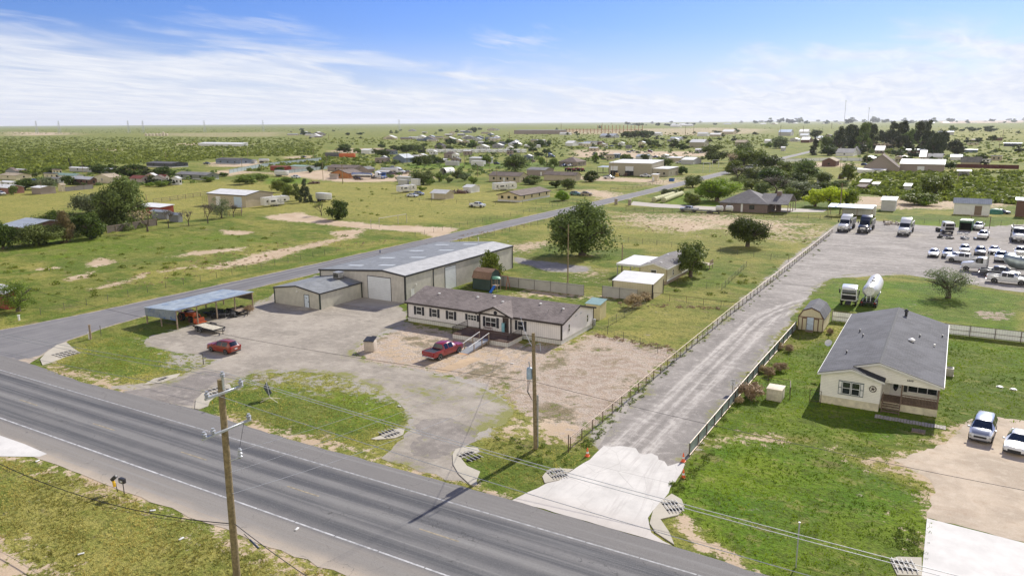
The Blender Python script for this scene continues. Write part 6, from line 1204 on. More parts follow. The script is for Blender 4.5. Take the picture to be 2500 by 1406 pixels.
TREES = [
 (1421, 623, 165, 484, 'weep', 'elm', 'largest spreading tree in the field beyond the grey panel fence'), (1825, 602, 92, 518, 'round', 'dark', 'dense round dark tree alone in the right pasture'), (1686, 676, 84, 583, 'round', 'elm', 'leafy tree leaning over the right side of the khaki home'),
 (1200, 690, 62, 605, 'round', 'mesq', 'small green tree growing between workshop wall and dark green shed'),
 (302, 552, 120, 425, 'weep', 'elm', 'tallest grey green tree among the trees left of the side road'), (95, 598, 106, 524, 'spread', 'elm', 'spreading olive tree before the white roofed house at the left edge'), (164, 592, 42, 520, 'column', 'rust', 'rusty brown leaved tree between two green trees on the left'), (223, 583, 76, 506, 'round', 'dark', 'dense dark green tree right of the rusty leaved tree'),
 (145, 566, 96, 490, 'spread', 'dark', 'broad dark tree behind the rusty leaved tree'), (218, 520, 70, 463, 'round', 'pale', 'silvery tree left of the tallest grey green tree'), (262, 560, 46, 500, 'round', 'dark', 'dark tree directly right of the dense dark green tree'), (8, 608, 60, 526, 'round', 'dark', 'dark tree cut by the left edge beside the spreading olive tree'),
 (45, 760, 92, 668, 'thin', 'mesq', 'airy green tree beside the red building at the left edge'), (361, 566, 50, 512, 'bare', 'brown', 'first bare brown tree right of the plank fence'), (412, 557, 34, 514, 'bare', 'grey', 'second bare tree right of the plank fence'), (461, 551, 30, 512, 'bare', 'grey', 'small bare tree left of the pipe pen'), (508, 546, 40, 500, 'bare', 'grey', 'bare twiggy tree at the left end of the front pipe pen'), (541, 533, 54, 471, 'thin', 'pale', 'pale airy tree before the white roofed workshop'), (570, 530, 24, 500, 'bare', 'grey', 'low bare shrub before the white roofed workshop'),
 (826, 536, 58, 478, 'bush', 'dark', 'big dark round bush beside the white box trailer'), (785, 527, 30, 494, 'bare', 'mesq', 'small bare tree left of the big dark bush'), (746, 494, 34, 444, 'pine', 'pine', 'dark brown green pine right of the white camper'), (725, 490, 30, 445, 'round', 'elm', 'leafy tree left of the dark pine by the camper'), (705, 482, 34, 446, 'round', 'mesq', 'green tree behind the white camper'), (680, 470, 36, 432, 'bush', 'mesq', 'wide green bush behind the workshop and camper'),
 (1034, 450, 56, 411, 'round', 'elm', 'wide tree over the small grey containers'), (1048, 452, 28, 428, 'bush', 'mesq', 'green bush right below the wide tree by the containers'), (1073, 444, 22, 418, 'round', 'mesq', 'small tree left of the white arched shelter'), (1096, 447, 20, 426, 'round', 'elm', 'small tree below the white arched shelter'), (1118, 436, 28, 413, 'round', 'elm', 'tree right of the white arched shelter'), (1135, 442, 28, 414, 'round', 'pale', 'grey tree left of the tan shuttered house'), (1156, 450, 26, 422, 'round', 'mesq', 'green tree nearest the tan shuttered house on its left'), (1030, 467, 22, 450, 'bush', 'bright', 'light green bush right of the travel camper'),
 (1257, 418, 62, 374, 'round', 'elm', 'large grey green tree behind the tan shuttered house'), (1020, 404, 32, 378, 'round', 'dark', 'dark tree right of the blue grey gabled barn'), (1040, 402, 34, 373, 'round', 'elm', 'tall tree behind the pale container row'), (1058, 400, 24, 376, 'round', 'dark', 'second dark tree right of the blue grey gabled barn'), (1188, 400, 26, 376, 'round', 'mesq', 'green tree before the pale tall shed'), (1075, 398, 20, 378, 'round', 'mesq', 'tree left of the pale container'),
 (1444, 444, 42, 412, 'round', 'dark', 'round dark tree left of the tan workshop'), (1357, 458, 32, 432, 'round', 'dark', 'dark tree left behind the yellow home'), (1386, 462, 38, 433, 'round', 'elm', 'dark tree right behind the yellow home'), (1372, 490, 38, 460, 'round', 'bright', 'bright small tree right of the yellow home'), (1300, 450, 52, 424, 'round', 'elm', 'broad tree between the tan and yellow homes'), (1321, 403, 20, 375, 'round', 'mesq', 'narrow tree left of the brown hip roofed house'), (1353, 407, 26, 382, 'round', 'mesq', 'green tree beside the left wall of the brown hip roofed house'), (1454, 397, 18, 372, 'round', 'mesq', 'small tree right of the brown hip roofed house'),
 (1530, 392, 32, 374, 'round', 'mesq', 'green tree behind the tan workshop roof'), (1575, 392, 24, 374, 'round', 'dark', 'dark tree behind the right end of the tan workshop roof'), (1622, 406, 40, 380, 'round', 'elm', 'tree behind the tan workshop annex'), (1665, 427, 28, 402, 'round', 'dark', 'dark tree at the right end of the tan workshop annex'), (1691, 457, 46, 422, 'round', 'elm', 'dark tree beside the bend of the side road'), (1690, 500, 46, 468, 'round', 'mesq', 'green tree right of the hay rolls'), (1634, 478, 44, 457, 'bush', 'pale', 'pale low bush behind the hay rolls'), (1660, 470, 22, 452, 'round', 'mesq', 'small tree right of the pale low bush'), (1680, 485, 20, 466, 'bush', 'mesq', 'green bush touching the right side of the hay rolls'),
 (1751, 492, 100, 432, 'round', 'bright', 'large bright green round tree left of the brick house'), (1712, 480, 34, 448, 'round', 'bright', 'smaller bright tree at the left foot of the large bright tree'), (1778, 416, 50, 376, 'bare', 'brown', 'bare brown tree beside the road bend'), (1800, 440, 50, 408, 'bare', 'grey', 'grey leafless tree above the large bright green tree'), (1744, 398, 72, 346, 'round', 'elm', 'large dark tree behind the white portals'), (1815, 404, 62, 358, 'round', 'mesq', 'green tree behind the bare brown tree'), (1850, 442, 70, 400, 'round', 'elm', 'olive tree in the grove above the brick house'), (1885, 452, 70, 402, 'round', 'dark', 'dark tree in the grove above the brick house'), (1835, 462, 44, 432, 'round', 'mesq', 'lower green tree at the left of the grove'), (1895, 472, 60, 430, 'bare', 'grey', 'grey leafless tree in the grove above the brick house'), (1928, 470, 56, 432, 'round', 'elm', 'tree at the right of the grove above the brick house'), (1860, 474, 40, 444, 'round', 'elm', 'low tree directly behind the brick house ridge'),
  (1815, 385, 56, 345, 'round', 'elm', 'grey green tree above the road bend trees'), (1845, 405, 60, 362, 'round', 'mesq', 'upper left tree of the grove above the brick house'), (1880, 415, 58, 372, 'round', 'dark', 'upper middle dark tree of the grove above the brick house'), (1912, 425, 56, 388, 'round', 'mesq', 'upper right tree of the grove above the brick house'), (1905, 450, 60, 412, 'round', 'mesq', 'bright middle tree of the grove above the brick house'), (1945, 455, 60, 415, 'round', 'dark', 'dark tree between grove and olive tree'), (1795, 425, 50, 385, 'round', 'mesq', 'tree directly above the large bright green tree'), (1930, 488, 50, 452, 'round', 'mesq', 'tree behind the brick house chimney'), (2010, 448, 40, 418, 'round', 'elm', 'tree right of the olive tree near the low white block shed'), (2000, 470, 50, 440, 'bush', 'dark', 'dark bush between pale tree and yellow clump'),
 (1962, 484, 70, 436, 'weep', 'pale', 'pale rounded tree right of the brick house chimney'), (1990, 504, 62, 455, 'round', 'yellow', 'yellow green tree behind the blue tin shade roof'), (2025, 506, 66, 450, 'round', 'yellow', 'brightest yellow tree in the middle of the clump by the utility pole'), (2066, 505, 62, 452, 'round', 'bright', 'green right side tree of the yellow clump behind the tin shade roof'), (1968, 436, 62, 384, 'round', 'elm', 'olive tree above the pale rounded tree'), (1940, 425, 40, 396, 'bare', 'grey', 'bare tree left of the olive tree near the long pale fence'), (2070, 440, 40, 395, 'round', 'mesq', 'tree beside the brown gabled house'), (2048, 462, 44, 436, 'bush', 'elm', 'bush hiding the half round shed'),
 (1985, 379, 28, 357, 'column', 'pine', 'dark conifer beside the far bend of the road'), (1992, 366, 24, 330, 'column', 'pine', 'taller dark conifer right of the far road bend'), (2022, 380, 44, 352, 'round', 'dark', 'dark tree left of the steep roofed chapel'), (1905, 363, 40, 330, 'round', 'pale', 'greyish tree left of the far road'), (1880, 360, 26, 346, 'round', 'mesq', 'small tree left of the greyish far tree'), (1990, 334, 34, 314, 'round', 'dark', 'dark tree above the far road end'),
 (2282, 480, 78, 418, 'round', 'mesq', 'tall mesquite right of the small grey sheds'), (2240, 500, 88, 465, 'bush', 'mesq', 'wide mesquite bush behind the grey metal shed'), (2260, 502, 50, 478, 'bush', 'bright', 'bright mesquite bush beside the grey metal shed'), (2170, 376, 30, 358, 'round', 'bright', 'small bright tree before the dark pine group'), (2150, 400, 40, 382, 'bush', 'mesq', 'bush before the long pale fence'), (2150, 370, 50, 350, 'bare', 'brown', 'bare brown tree before the dark pine group'),
 (2315, 727, 112, 634, 'thin', 'pale', 'sparse pale green tree in the grass before the parked yard cars'), (2374, 322, 32, 305, 'bush', 'dark', 'left dark round tree on the far right field'), (2416, 322, 34, 305, 'bush', 'dark', 'right dark round tree on the far right field'), (2324, 322, 24, 306, 'bush', 'mesq', 'mesquite left of two dark round trees on the far right field'),
 (172, 416, 9, 387, 'column', 'pine', 'narrow dark cypress at the edge of the left scrubland'), (243, 424, 40, 399, 'round', 'dark', 'dark tree behind the long pale home on the left'), (325, 434, 84, 396, 'round', 'dark', 'biggest dark tree of the far left settlement'), (398, 430, 50, 402, 'round', 'dark', 'dark tree right of the biggest dark tree in the left settlement'), (372, 446, 24, 424, 'round', 'dark', 'dark tree between the two red brown roofs'), (364, 456, 28, 442, 'bush', 'bright', 'bright bush before the left red brown roof'), (395, 456, 34, 438, 'bush', 'mesq', 'green bush before the right red brown roof'), (62, 464, 44, 430, 'round', 'dark', 'dark tree above the small tan shed'), (110, 462, 54, 427, 'round', 'pale', 'grey leaved tree right behind the small tan shed'), (168, 452, 32, 425, 'round', 'dark', 'dark tree left of the brown house with white roof'), (132, 424, 48, 403, 'bush', 'mesq', 'green bush above the white roofed homes on the left'), (57, 430, 28, 416, 'bush', 'dark', 'dark bush above the left settlement'), (33, 476, 22, 448, 'round', 'elm', 'small tree before the brick house at the left edge'),
 (547, 432, 32, 416, 'bush', 'dark', 'round dark bush right of the green grey home'), (510, 444, 40, 430, 'bush', 'mesq', 'low green bush below the green grey home'), (600, 450, 60, 424, 'bush', 'mesq', 'wide mesquite left of the white cargo trailer'), (632, 442, 46, 420, 'bush', 'mesq', 'mesquite touching the left end of the white cargo trailer'), (684, 420, 24, 405, 'round', 'dark', 'dark bush beside the low red roof'), (780, 414, 30, 394, 'round', 'dark', 'dark tree left of the orange gabled house'), (818, 406, 26, 396, 'bush', 'mesq', 'bush above the orange gabled house'), (840, 372, 42, 350, 'round', 'dark', 'dark tree above the orange semi trailer'), (873, 374, 24, 360, 'round', 'mesq', 'tree right above the orange semi trailer'), (935, 382, 34, 362, 'round', 'dark', 'dark tree right of the white roofed far shed'), (992, 372, 50, 350, 'round', 'dark', 'tall dark tree in the middle far tree group'), (1010, 370, 40, 350, 'round', 'elm', 'grey green tree in the middle far tree group'), (962, 368, 30, 354, 'round', 'dark', 'left tree of the middle far tree group'), (755, 422, 22, 406, 'round', 'dark', 'dark tree right of the low red roof'), (700, 446, 40, 430, 'bush', 'mesq', 'bush in front of the cargo trailer'),
 (1530, 337, 28, 318, 'round', 'dark', 'left dark tree of the far round tree clump'), (1550, 337, 34, 315, 'round', 'elm', 'middle tree of the far round tree clump'), (1572, 337, 30, 315, 'round', 'dark', 'right dark tree of the far round tree clump'), (1590, 332, 18, 318, 'round', 'dark', 'small tree right of the far round tree clump'), (1796, 325, 18, 313, 'round', 'dark', 'dark tree over the far right bright sheds'), (1750, 326, 22, 316, 'round', 'dark', 'dark tree pair left of the far right bright sheds'), (1158, 324, 18, 309, 'round', 'dark', 'umbrella shaped tree on the far plain'), (740, 330, 22, 318, 'round', 'dark', 'dark tree on the far left plain left of pale roofs'), (757, 331, 14, 322, 'round', 'dark', 'small dark tree right of its larger neighbour on the far left plain'), (785, 331, 18, 324, 'round', 'dark', 'dark tree before a white far roof'), (850, 331, 14, 321, 'round', 'dark', 'dark tree between far pale roofs'), (880, 330, 20, 321, 'bush', 'dark', 'low dark tree on the far plain'), (955, 327, 12, 318, 'bush', 'dark', 'left of two small trees on the far plain'), (967, 327, 12, 318, 'bush', 'dark', 'right of two small trees on the far plain'), (1320, 360, 30, 338, 'round', 'dark', 'dark tree among the right roofs of the far settlement'), (1300, 362, 26, 340, 'round', 'elm', 'tree among the left roofs of the far settlement'), (1340, 358, 24, 342, 'round', 'dark', 'dark tree at the right end of the far settlement'), (1420, 345, 26, 336, 'bush', 'mesq', 'bush near the far white roofs'), (2310, 360, 26, 340, 'pine', 'pine', 'left pine of the far right pine pair'), (2332, 378, 44, 334, 'round', 'pine', 'broad dark pine right of the grove'),
]
for i, (a, b, c, d, e, f, g) in enumerate(TREES): tree(a, b, c, d, e, f, g, {'bush': 'bush', 'pine': 'pine_tree', 'column': 'conifer'}.get(e, 'tree'), {'bush': 'bush'}.get(e, 'tree'))
random.seed(11)
GRV = [(2024, 372, 44, 322), (2048, 374, 40, 318), (2070, 368, 44, 312), (2088, 372, 40, 308), (2106, 374, 46, 306), (2130, 368, 34, 309), (2058, 350, 40, 310), (2080, 345, 44, 308), (2120, 352, 36, 306), (2162, 356, 44, 310), (2180, 362, 44, 306), (2200, 366, 48, 303), (2222, 364, 44, 305), (2246, 370, 48, 306), (2264, 374, 40, 304), (2280, 378, 44, 318), (2238, 350, 40, 304), (2258, 345, 34, 303), (2296, 372, 36, 308), (2204, 340, 34, 303)]
for i, (a, b, c, d) in enumerate(GRV): tree(a, b, c, d, 'pine' if i % 3 else 'round', 'pine' if i % 4 else 'elm', 'tall dark pine in the windbreak grove left of the far blue roof' if a < 2145 else 'tall dark pine in the windbreak grove around the far blue roof', 'pine_tree', 'tree', 'dark windbreak trees', lod=2)
# horizon row of small far trees
def far_row(x0, x1, n, y0, y1, w0, w1, group, label):
    for _ in range(n):
        px = random.uniform(x0, x1); hz = horizon(px); b = hz+random.uniform(y0, y1); w = random.uniform(w0, w1); tree(px, b, w, b-w*random.uniform(.5, .8), 'bush' if random.random() < .4 else 'round', random.choice(['dark', 'dark', 'elm', 'pine']), label, 'tree', 'tree', group, lod=0, crown_k=1.)
far_row(1830, 2500, 46, 3.5, 9, 7, 22, 'dark trees along the right horizon', 'small dark tree in the tree row along the right horizon')
far_row(1480, 1850, 24, 4, 12, 5, 13, 'dark trees along the middle horizon', 'small dark tree near the horizon right of centre')
far_row(700, 1480, 26, 16, 40, 6, 13, 'small trees among the far settlement', 'small dark tree scattered on the far settled plain')
far_row(1350, 1900, 22, 30, 75, 9, 20, 'small trees around the far sheds', 'small dark tree among scattered far sheds right of centre')
far_row(2140, 2490, 10, 20, 60, 12, 26, 'small trees on the far right field', 'dark mesquite tree on the far right field')
far_row(900, 1340, 26, 55, 108, 14, 30, 'trees in the middle settlement', 'tree')
far_row(20, 470, 18, 112, 150, 14, 34, 'trees in the left settlement', 'tree')
far_row(1440, 1720, 16, 50, 100, 14, 30, 'trees behind the tan workshop', 'tree')
far_row(2080, 2490, 18, 80, 120, 16, 36, 'brush trees right of centre', 'tree')
far_row(900, 1320, 12, 55, 82, 12, 24, 'small trees behind the camper row', 'small dark tree around the row of white campers')
# scrub and weeds as one mass each
def scatter_bushes(name, label, polys, count, size, matk, quads_per=14, seed=1, flat=.55, leaf=.42, cat='shrubs'):
    r = np.random.default_rng(seed); cs = []
    for poly, wgt in polys:
        pl = np.array(PX(poly)); m_ = int(count*wgt); x0, y0 = pl.min(0); x1, y1 = pl.max(0)
        # even density over the picture as well as the ground: mix of both samplings
        pp = np.array(poly, float); a0, b0 = pp.min(0); a1, b1 = pp.max(0); got = 0
        while got < m_:
            xs = r.uniform(a0, a1, m_*2); ys = r.uniform(b0, b1, m_*2); k = sdf(xs, ys, pp) > 0
            for x, y in zip(xs[k][:m_-got], ys[k][:m_-got]): cs.append(P(x, max(y, horizon(x)+3)))
            got += k.sum()
    cs = np.array(cs); n = len(cs); s = size[0]+(size[1]-size[0])*r.uniform(0, 1, n)**1.6
    d = r.normal(size=(n, quads_per, 3)); d /= np.linalg.norm(d, axis=2)[..., None]; d[..., 2] = np.abs(d[..., 2]); rad = r.uniform(.45, 1, (n, quads_per))
    Pp = np.concatenate([cs, np.zeros((n, 1))], 1)[:, None, :]+d*(rad*s[:, None])[..., None]*np.array([1, 1, flat*1.3])
    N = d+r.normal(size=d.shape)*.5; N /= np.linalg.norm(N, axis=2)[..., None]; V, Fq = quads(Pp.reshape(-1, 3), N.reshape(-1, 3), np.repeat(s*leaf, quads_per)*r.uniform(.6, 1.2, n*quads_per), r, .75)
    T = np.repeat(np.clip(np.repeat(r.uniform(0, .6, n), quads_per)+r.uniform(-.1, .4, n*quads_per), 0, 1), 4)
    o = bpy.data.objects.new(name, make_mesh(name, V, Fq, LEAF[matk], {'leaf': ('POINT', np.stack([T, T, T, np.ones(len(T))], 1))})); C.objects.link(o); tag(o, label, cat, None, 'stuff'); return o
LEFTS = [(-60, 334), (700, 337), (790, 352), (770, 380), (560, 384), (440, 398), (250, 402), (100, 425), (-60, 440)]
scatter_bushes('mesquite_scrub', 'green mesquite scrubland stretching over the far left plain', [(LEFTS, .62), ([(-60, 312), (700, 308), (900, 318), (700, 322), (-60, 330)], .14), ([(560, 420), (760, 380), (800, 372), (960, 400), (820, 412), (700, 415)], .03), ([(640, 340), (1050, 335), (1500, 322), (1900, 330), (1900, 362), (1500, 365), (1040, 362), (760, 350)], .21)], 8500, (1.2, 3.2), 'scrub', 13, 2)
scatter_bushes('mesquite_scrub', 'green mesquite brush on the right plain behind the yard sheds', [([(2085, 425), (2300, 418), (2500, 418), (2500, 500), (2300, 492), (2140, 478), (2085, 470)], .6), ([(2290, 300), (2520, 296), (2520, 345), (2330, 350), (2290, 330)], .12), ([(1600, 300), (2000, 296), (2500, 288), (2500, 296), (2000, 318), (1600, 316)], .18), ([(1940, 330), (2010, 330), (2010, 350), (1940, 350)], .02), ([(2330, 350), (2500, 345), (2500, 400), (2330, 396)], .08)], 1700, (1.0, 2.6), 'scrub', 24, 3)
scatter_bushes('settlement_brush', 'low green brush between the yards of the far settlement', [([(640, 395), (900, 365), (1500, 335), (1720, 345), (1700, 400), (1480, 398), (1340, 415), (1000, 445), (800, 400), (660, 410)], .7), ([(20, 430), (330, 425), (560, 405), (480, 450), (200, 462), (20, 470)], .12), ([(2010, 335), (2480, 325), (2480, 400), (2200, 398), (2060, 400)], .18)], 1500, (.8, 2.8), 'elm', 26, 41, flat=.6, leaf=.3)
scatter_bushes('grove_undergrowth', 'green undergrowth below the tree groves left and right', [([(20, 560), (140, 545), (330, 520), (345, 560), (250, 575), (60, 610)], .35), ([(1780, 410), (1900, 400), (2000, 420), (2060, 470), (1960, 480), (1850, 470), (1790, 450)], .65)], 190, (1.0, 3.0), 'elm', 90, 31, flat=.8, leaf=.16)
scatter_bushes('dark_weeds', 'dry grey weeds along the field fences', [([(250, 690), (640, 590), (900, 590), (1010, 575), (1020, 583), (700, 630), (300, 712)], .4), ([(1100, 580), (1280, 545), (1290, 552), (1110, 590)], .1), ([(1480, 500), (1980, 540), (2000, 600), (1500, 560)], .3), ([(1455, 815), (1640, 845), (1650, 860), (1440, 820)], .1), ([(1500, 740), (1760, 750), (1760, 756), (1500, 746)], .1)], 700, (.15, .5), 'brown', 16, 5, leaf=.25, flat=.4)
scatter_bushes('field_shrubs', 'low green shrubs dotted over the left pasture', [([(0, 560), (600, 545), (900, 580), (600, 650), (250, 720), (0, 780)], .6), ([(640, 440), (1200, 470), (1300, 500), (1000, 540), (640, 510)], .2), ([(1300, 560), (2000, 540), (1990, 600), (1750, 760), (1500, 640)], .2)], 220, (.35, 1.3), 'scrub', 50, 8, leaf=.17, flat=.45)
scatter_bushes('lane_weeds', 'green weeds along both lane fences and the road pole', [([(1405, 1100), (1440, 1060), (1640, 880), (2030, 570), (2020, 600), (1660, 880), (1450, 1085)], .4), ([(1700, 1085), (1960, 775), (1975, 775), (1720, 1090)], .14), ([(1190, 1060), (1330, 1080), (1430, 1120), (1360, 1160), (1290, 1150), (1200, 1100)], .22), ([(1640, 1180), (1700, 1120), (1760, 1090), (1700, 1160), (1650, 1210)], .14), ([(2180, 1290), (2260, 1280), (2250, 1370), (2190, 1340)], .1)], 300, (.15, .45), 'mesq', 34, 9, leaf=.2)
# tumbleweeds
for i, (px, py, w, tp, lb) in enumerate(((1545, 750, 46, 712, 'largest brown tumbleweed heap at the end of the short panel fence'), (1575, 735, 34, 710, 'brown tumbleweed behind the largest heap'), (1832, 970, 62, 925, 'big brown tumbleweed inside the wire pen'), (1878, 918, 30, 892, 'left of three pale tumbleweeds above the wire pen'), (1904, 906, 34, 878, 'upper of three pale tumbleweeds above the wire pen'), (1862, 908, 24, 890, 'small tumbleweed nearest the sheet fence above the pen'), (1903, 852, 26, 832, 'tumbleweed beside the sheet fence below the barn shed'), (1926, 858, 24, 838, 'round tumbleweed below the barn shed'), (2026, 815, 18, 798, 'tumbleweed at the right corner of the barn shed'), (1805, 985, 22, 970, 'small tumbleweed at the foot of the sheet fence'), (1640, 480, 10, 472, 'small dry bush by the hay rolls'), (608, 765, 22, 738, 'dry weed clump under the right end of the tin shelter'))):
    tree(px, py, w, tp, 'bush', 'brown', lb, 'tumbleweed', 'tumbleweed', None, lod=2)
# grass blades near the camera
def grass(name, label, polys, density, h, matk, seed):
    r = np.random.default_rng(seed); pts = []
    for poly in polys:
        pl = np.array(PX(poly)); x0, y0 = pl.min(0); x1, y1 = pl.max(0); n = int((x1-x0)*(y1-y0)*density); X = r.uniform(x0, x1, n); Y = r.uniform(y0, y1, n); k = sdf(X, Y, pl) > 0; X, Y = X[k], Y[k]
        cm = cover_masks(X, Y); k2 = (cm['dirt'] < .45) & (cm['grav'] < r.uniform(.2, .75, len(X))); cl = np.sin(X*.9+np.sin(Y*.7)*2)+np.sin(Y*1.3+np.sin(X*.5)*2)+r.normal(size=len(X))*.8; k2 &= cl > -.9; pts.append(np.stack([X[k2], Y[k2]], 1))
    pts = np.concatenate(pts); n = len(pts); B = 5; a = r.uniform(0, 6.28, (n, B)); l = r.uniform(.03, .16, (n, B)); hh = h*r.uniform(.45, 1.2, (n, B))*np.clip(r.normal(1, .35, (n, 1)), .4, 2.2)
    bx = pts[:, None, 0]+np.cos(a)*l; by = pts[:, None, 1]+np.sin(a)*l; w = .035; lean = r.uniform(.1, .8, (n, B))*hh
    v0 = np.stack([bx-np.sin(a)*w, by+np.cos(a)*w, np.zeros_like(bx)], -1); v1 = np.stack([bx+np.sin(a)*w, by-np.cos(a)*w, np.zeros_like(bx)], -1); v2 = np.stack([bx+np.cos(a)*lean, by+np.sin(a)*lean, hh], -1)
    V = np.stack([v0, v1, v2], 2).reshape(-1, 3); Fq = np.arange(len(V)).reshape(-1, 3); pn = .5+.28*np.sin(pts[:, 0]*.35+2*np.sin(pts[:, 1]*.21))+.2*np.sin(pts[:, 1]*.55+np.sin(pts[:, 0]*.4)*2)
    T = np.repeat(np.clip(np.repeat(pn, B)+r.normal(0, .2, n*B), 0, 1), 3)
    o = bpy.data.objects.new(name, make_mesh(name, V, Fq, LEAF[matk], {'leaf': ('POINT', np.stack([T, T, T, np.ones(len(T))], 1))})); C.objects.link(o); tag(o, label, 'grass', None, 'stuff')
LEAF['gdry'] = leaf_material('grass_dry', (.19, .195, .038), (.58, .51, .15), .3); LEAF['glush'] = leaf_material('grass_lush', (.070, .120, .008), (.27, .36, .022), .3)
grass('dry_grass', 'yellow green grass on the near verge with the two mailboxes', [[(-40, 1116), (100, 1128), (265, 1178), (467, 1268), (560, 1306), (700, 1362), (860, 1420), (900, 1500), (200, 1500), (130, 1410), (0, 1330), (-40, 1300)]], 13, .13, 'gdry', 21)
grass('verge_grass', 'green grass on the two verge islands before the gravel yard', [[(110, 905), (180, 850), (350, 800), (345, 840), (440, 870), (540, 880), (470, 905), (420, 925), (330, 950), (250, 945)], [(500, 1005), (500, 970), (560, 940), (640, 918), (800, 915), (960, 985), (1008, 1035), (960, 1070), (830, 1092), (640, 1045)], [(1190, 1060), (1330, 1090), (1430, 1110), (1390, 1150), (1300, 1185), (1200, 1190), (1170, 1110)]], 8, .10, 'gdry', 22)
grass('lawn_grass', 'green lawn grass around the cream house and its roadside slope', [[(1690, 1120), (1960, 790), (2100, 780), (2500, 850), (2500, 1030), (2330, 1040), (2240, 1090), (2290, 1180), (2260, 1400), (2170, 1410), (1880, 1406), (1660, 1270), (1640, 1190)]], 7, .11, 'glush', 23)
# ------------------------------------------------------------------ buildings further off (footprints read from the picture, see bb)
def wallc(n, c): return ribbed('wall_'+n, c, .35, 3, .7, var=.06, ribs=.85, depth=.3)
WC = {k: wallc(k, v) for k, v in dict(tan=(.46, .40, .29), cream=(.62, .56, .40), yellow=(.62, .53, .33), grey=(.28, .28, .30), lightgrey=(.46, .46, .45), white=(.68, .68, .66), brown=(.14, .08, .06), khaki=(.36, .33, .25), blue=(.17, .21, .27), charcoal=(.07, .075, .085), green=(.22, .24, .21), red=(.28, .06, .04), orange=(.42, .18, .06), taupe=(.30, .25, .22), pink=(.42, .36, .34)).items()}
BRK = brick('brown_brick', (.17, .115, .10), (.12, .08, .07), (.25, .22, .2)); BRKR = brick('red_brick', (.30, .10, .07), (.22, .08, .06), (.3, .25, .22)); BRKG = brick('tan_brick', (.30, .24, .19), (.22, .18, .15), (.3, .28, .25))
RC = {'white': mat('roof_white', (.66, .66, .65), .6, var=.1, scale=.6), 'grey': shingle('roof_grey', (.21, .21, .215), .3), 'brown': shingle('roof_brown', (.19, .155, .135), .3), 'dark': shingle('roof_dark', (.10, .10, .11), .3), 'metal': ribbed('roof_metal', (.42, .45, .47), .5, 0, .45, .2, .5, .12, .8), 'red': shingle('roof_red', (.26, .09, .07), .3), 'tan': shingle('roof_tan', (.40, .34, .25), .3), 'blue': ribbed('roof_blue', (.36, .44, .55), .5, 0, .45, .2, .5, .1, .8), 'green': mat('roof_green', (.24, .34, .28), .6), 'pale': ribbed('roof_pale', (.60, .60, .58), .5, 0, .5, .0, .4, .1, .85)}
def far(name, label, cat, spec, wall, roof, rh=None, ridge='u', typ='gable', win=0, over=.35, skirt=None, door=0, group=None, mn=2.3, mx=7, maxd=30, maxw=60, trim=None, big=None):
    x, y, Wd, D, h = bb(*spec, maxw=maxw, maxd=maxd); h = min(max(h, mn), mx); Wd = max(Wd, 1.5); D = max(min(D, maxd), 1.5)
    span = D if ridge == 'u' else Wd; rh = span*.16 if rh is None else rh
    t = house(name, label, cat, x, y, Wd, D, h, rh, ridge, WC.get(wall, None) or wall, RC.get(roof, None) or roof, typ, over, skirt, .6, trim, group=group, th=.12)
    z0 = 1.1 if h > 2.2 else .9; z1 = min(h-.3, 2.25)
    for i in range(win): c = Wd*(i+.7)/(win+.4); panel(t, 'window', GLASS, 'F', Wd, D, c, min(1.1, Wd/(win+1)*.6), z0, z1, .05)
    if win: 
        for i in range(max(1, int(D/6))): panel(t, 'window', GLASS, 'R', Wd, D, D*(i+.5)/max(1, int(D/6)), .9, z0, z1, .05)
    if door: panel(t, 'door', WHITE, 'F', Wd, D, Wd*door, .95, .1, min(2.1, h-.2), .06)
    if big:
        for f, c, w, hh, m_ in big: panel(t, 'roller_door', m_, f, Wd, D, (Wd if f == 'F' else D)*c, (Wd if f == 'F' else D)*w, .05, h*hh, .06)
    return t
SKW = mat('skirt_white', (.60, .60, .58), .7)
# left settlement
far('metal_workshop', 'pale metal workshop with white roof behind the small bare trees on the left', 'workshop', (509, 601, 668, 507.5, 477.5), 'tan', 'white', 1.1, 'u', 'gable', big=[('F', .28, .12, .8, WHITE), ('F', .80, .20, .85, mat('door_sky', (.45, .55, .66), .5))], trim=BLACKTRIM)
far('house', 'low house with white metal roof behind the spreading olive tree', 'house', (8, 62, 185, 584, 556), 'brown', 'metal', 1.2, 'u', 'gable', 2)
far('outbuilding', 'red outbuilding with white roof behind the trees left of the side road', 'outbuilding', (335, 392, 425, 524, 508), 'red', 'white', .4, 'u', 'mono', 0)
far('metal_shed', 'small low tin shed beside the red outbuilding', 'shed', (371, 405, 418, 536, 525), 'grey', 'metal', .4, 'u', 'gable'); far('metal_shed', 'second low tin shed right of the red outbuilding', 'shed', (414, 436, 443, 543, 528), 'grey', 'metal', .4, 'u', 'gable')
far('shed', 'small tan shed with white roof in the far left settlement', 'shed', (78, 100, 137, 475, 459), 'taupe', 'white', .5, 'u', 'gable'); far('shed', 'yellowish wooden shed beside the dark board fence', 'shed', (143, 152, 161, 468, 452), 'cream', 'tan', .6, 'v')
far('house', 'brick house with white roof at the left edge of the settlement', 'house', (-20, 22, 60, 474, 459), BRKR, 'white', 1, 'u', 'gable', 1)
far('house', 'brown house with white metal roof behind the dark board fence', 'house', (177, 222, 238, 453, 438), 'brown', 'white', 1., 'u', 'gable', 3)
far('house', 'low white home with pale green roof left of the brown house', 'house', (123, 185, 205, 440, 430), 'white', 'green', .9, 'u', 'gable', 2); far('house', 'cream roofed home below the green bush on the left', 'house', (0, 40, 78, 440, 434), 'cream', 'tan', 1, 'u', 'gable', 1); far('mobile_home', 'white mobile home left of the grey leaved tree', 'house', (0, 30, 48, 458, 446), 'white', 'white', .5, 'u', 'gable', 2)
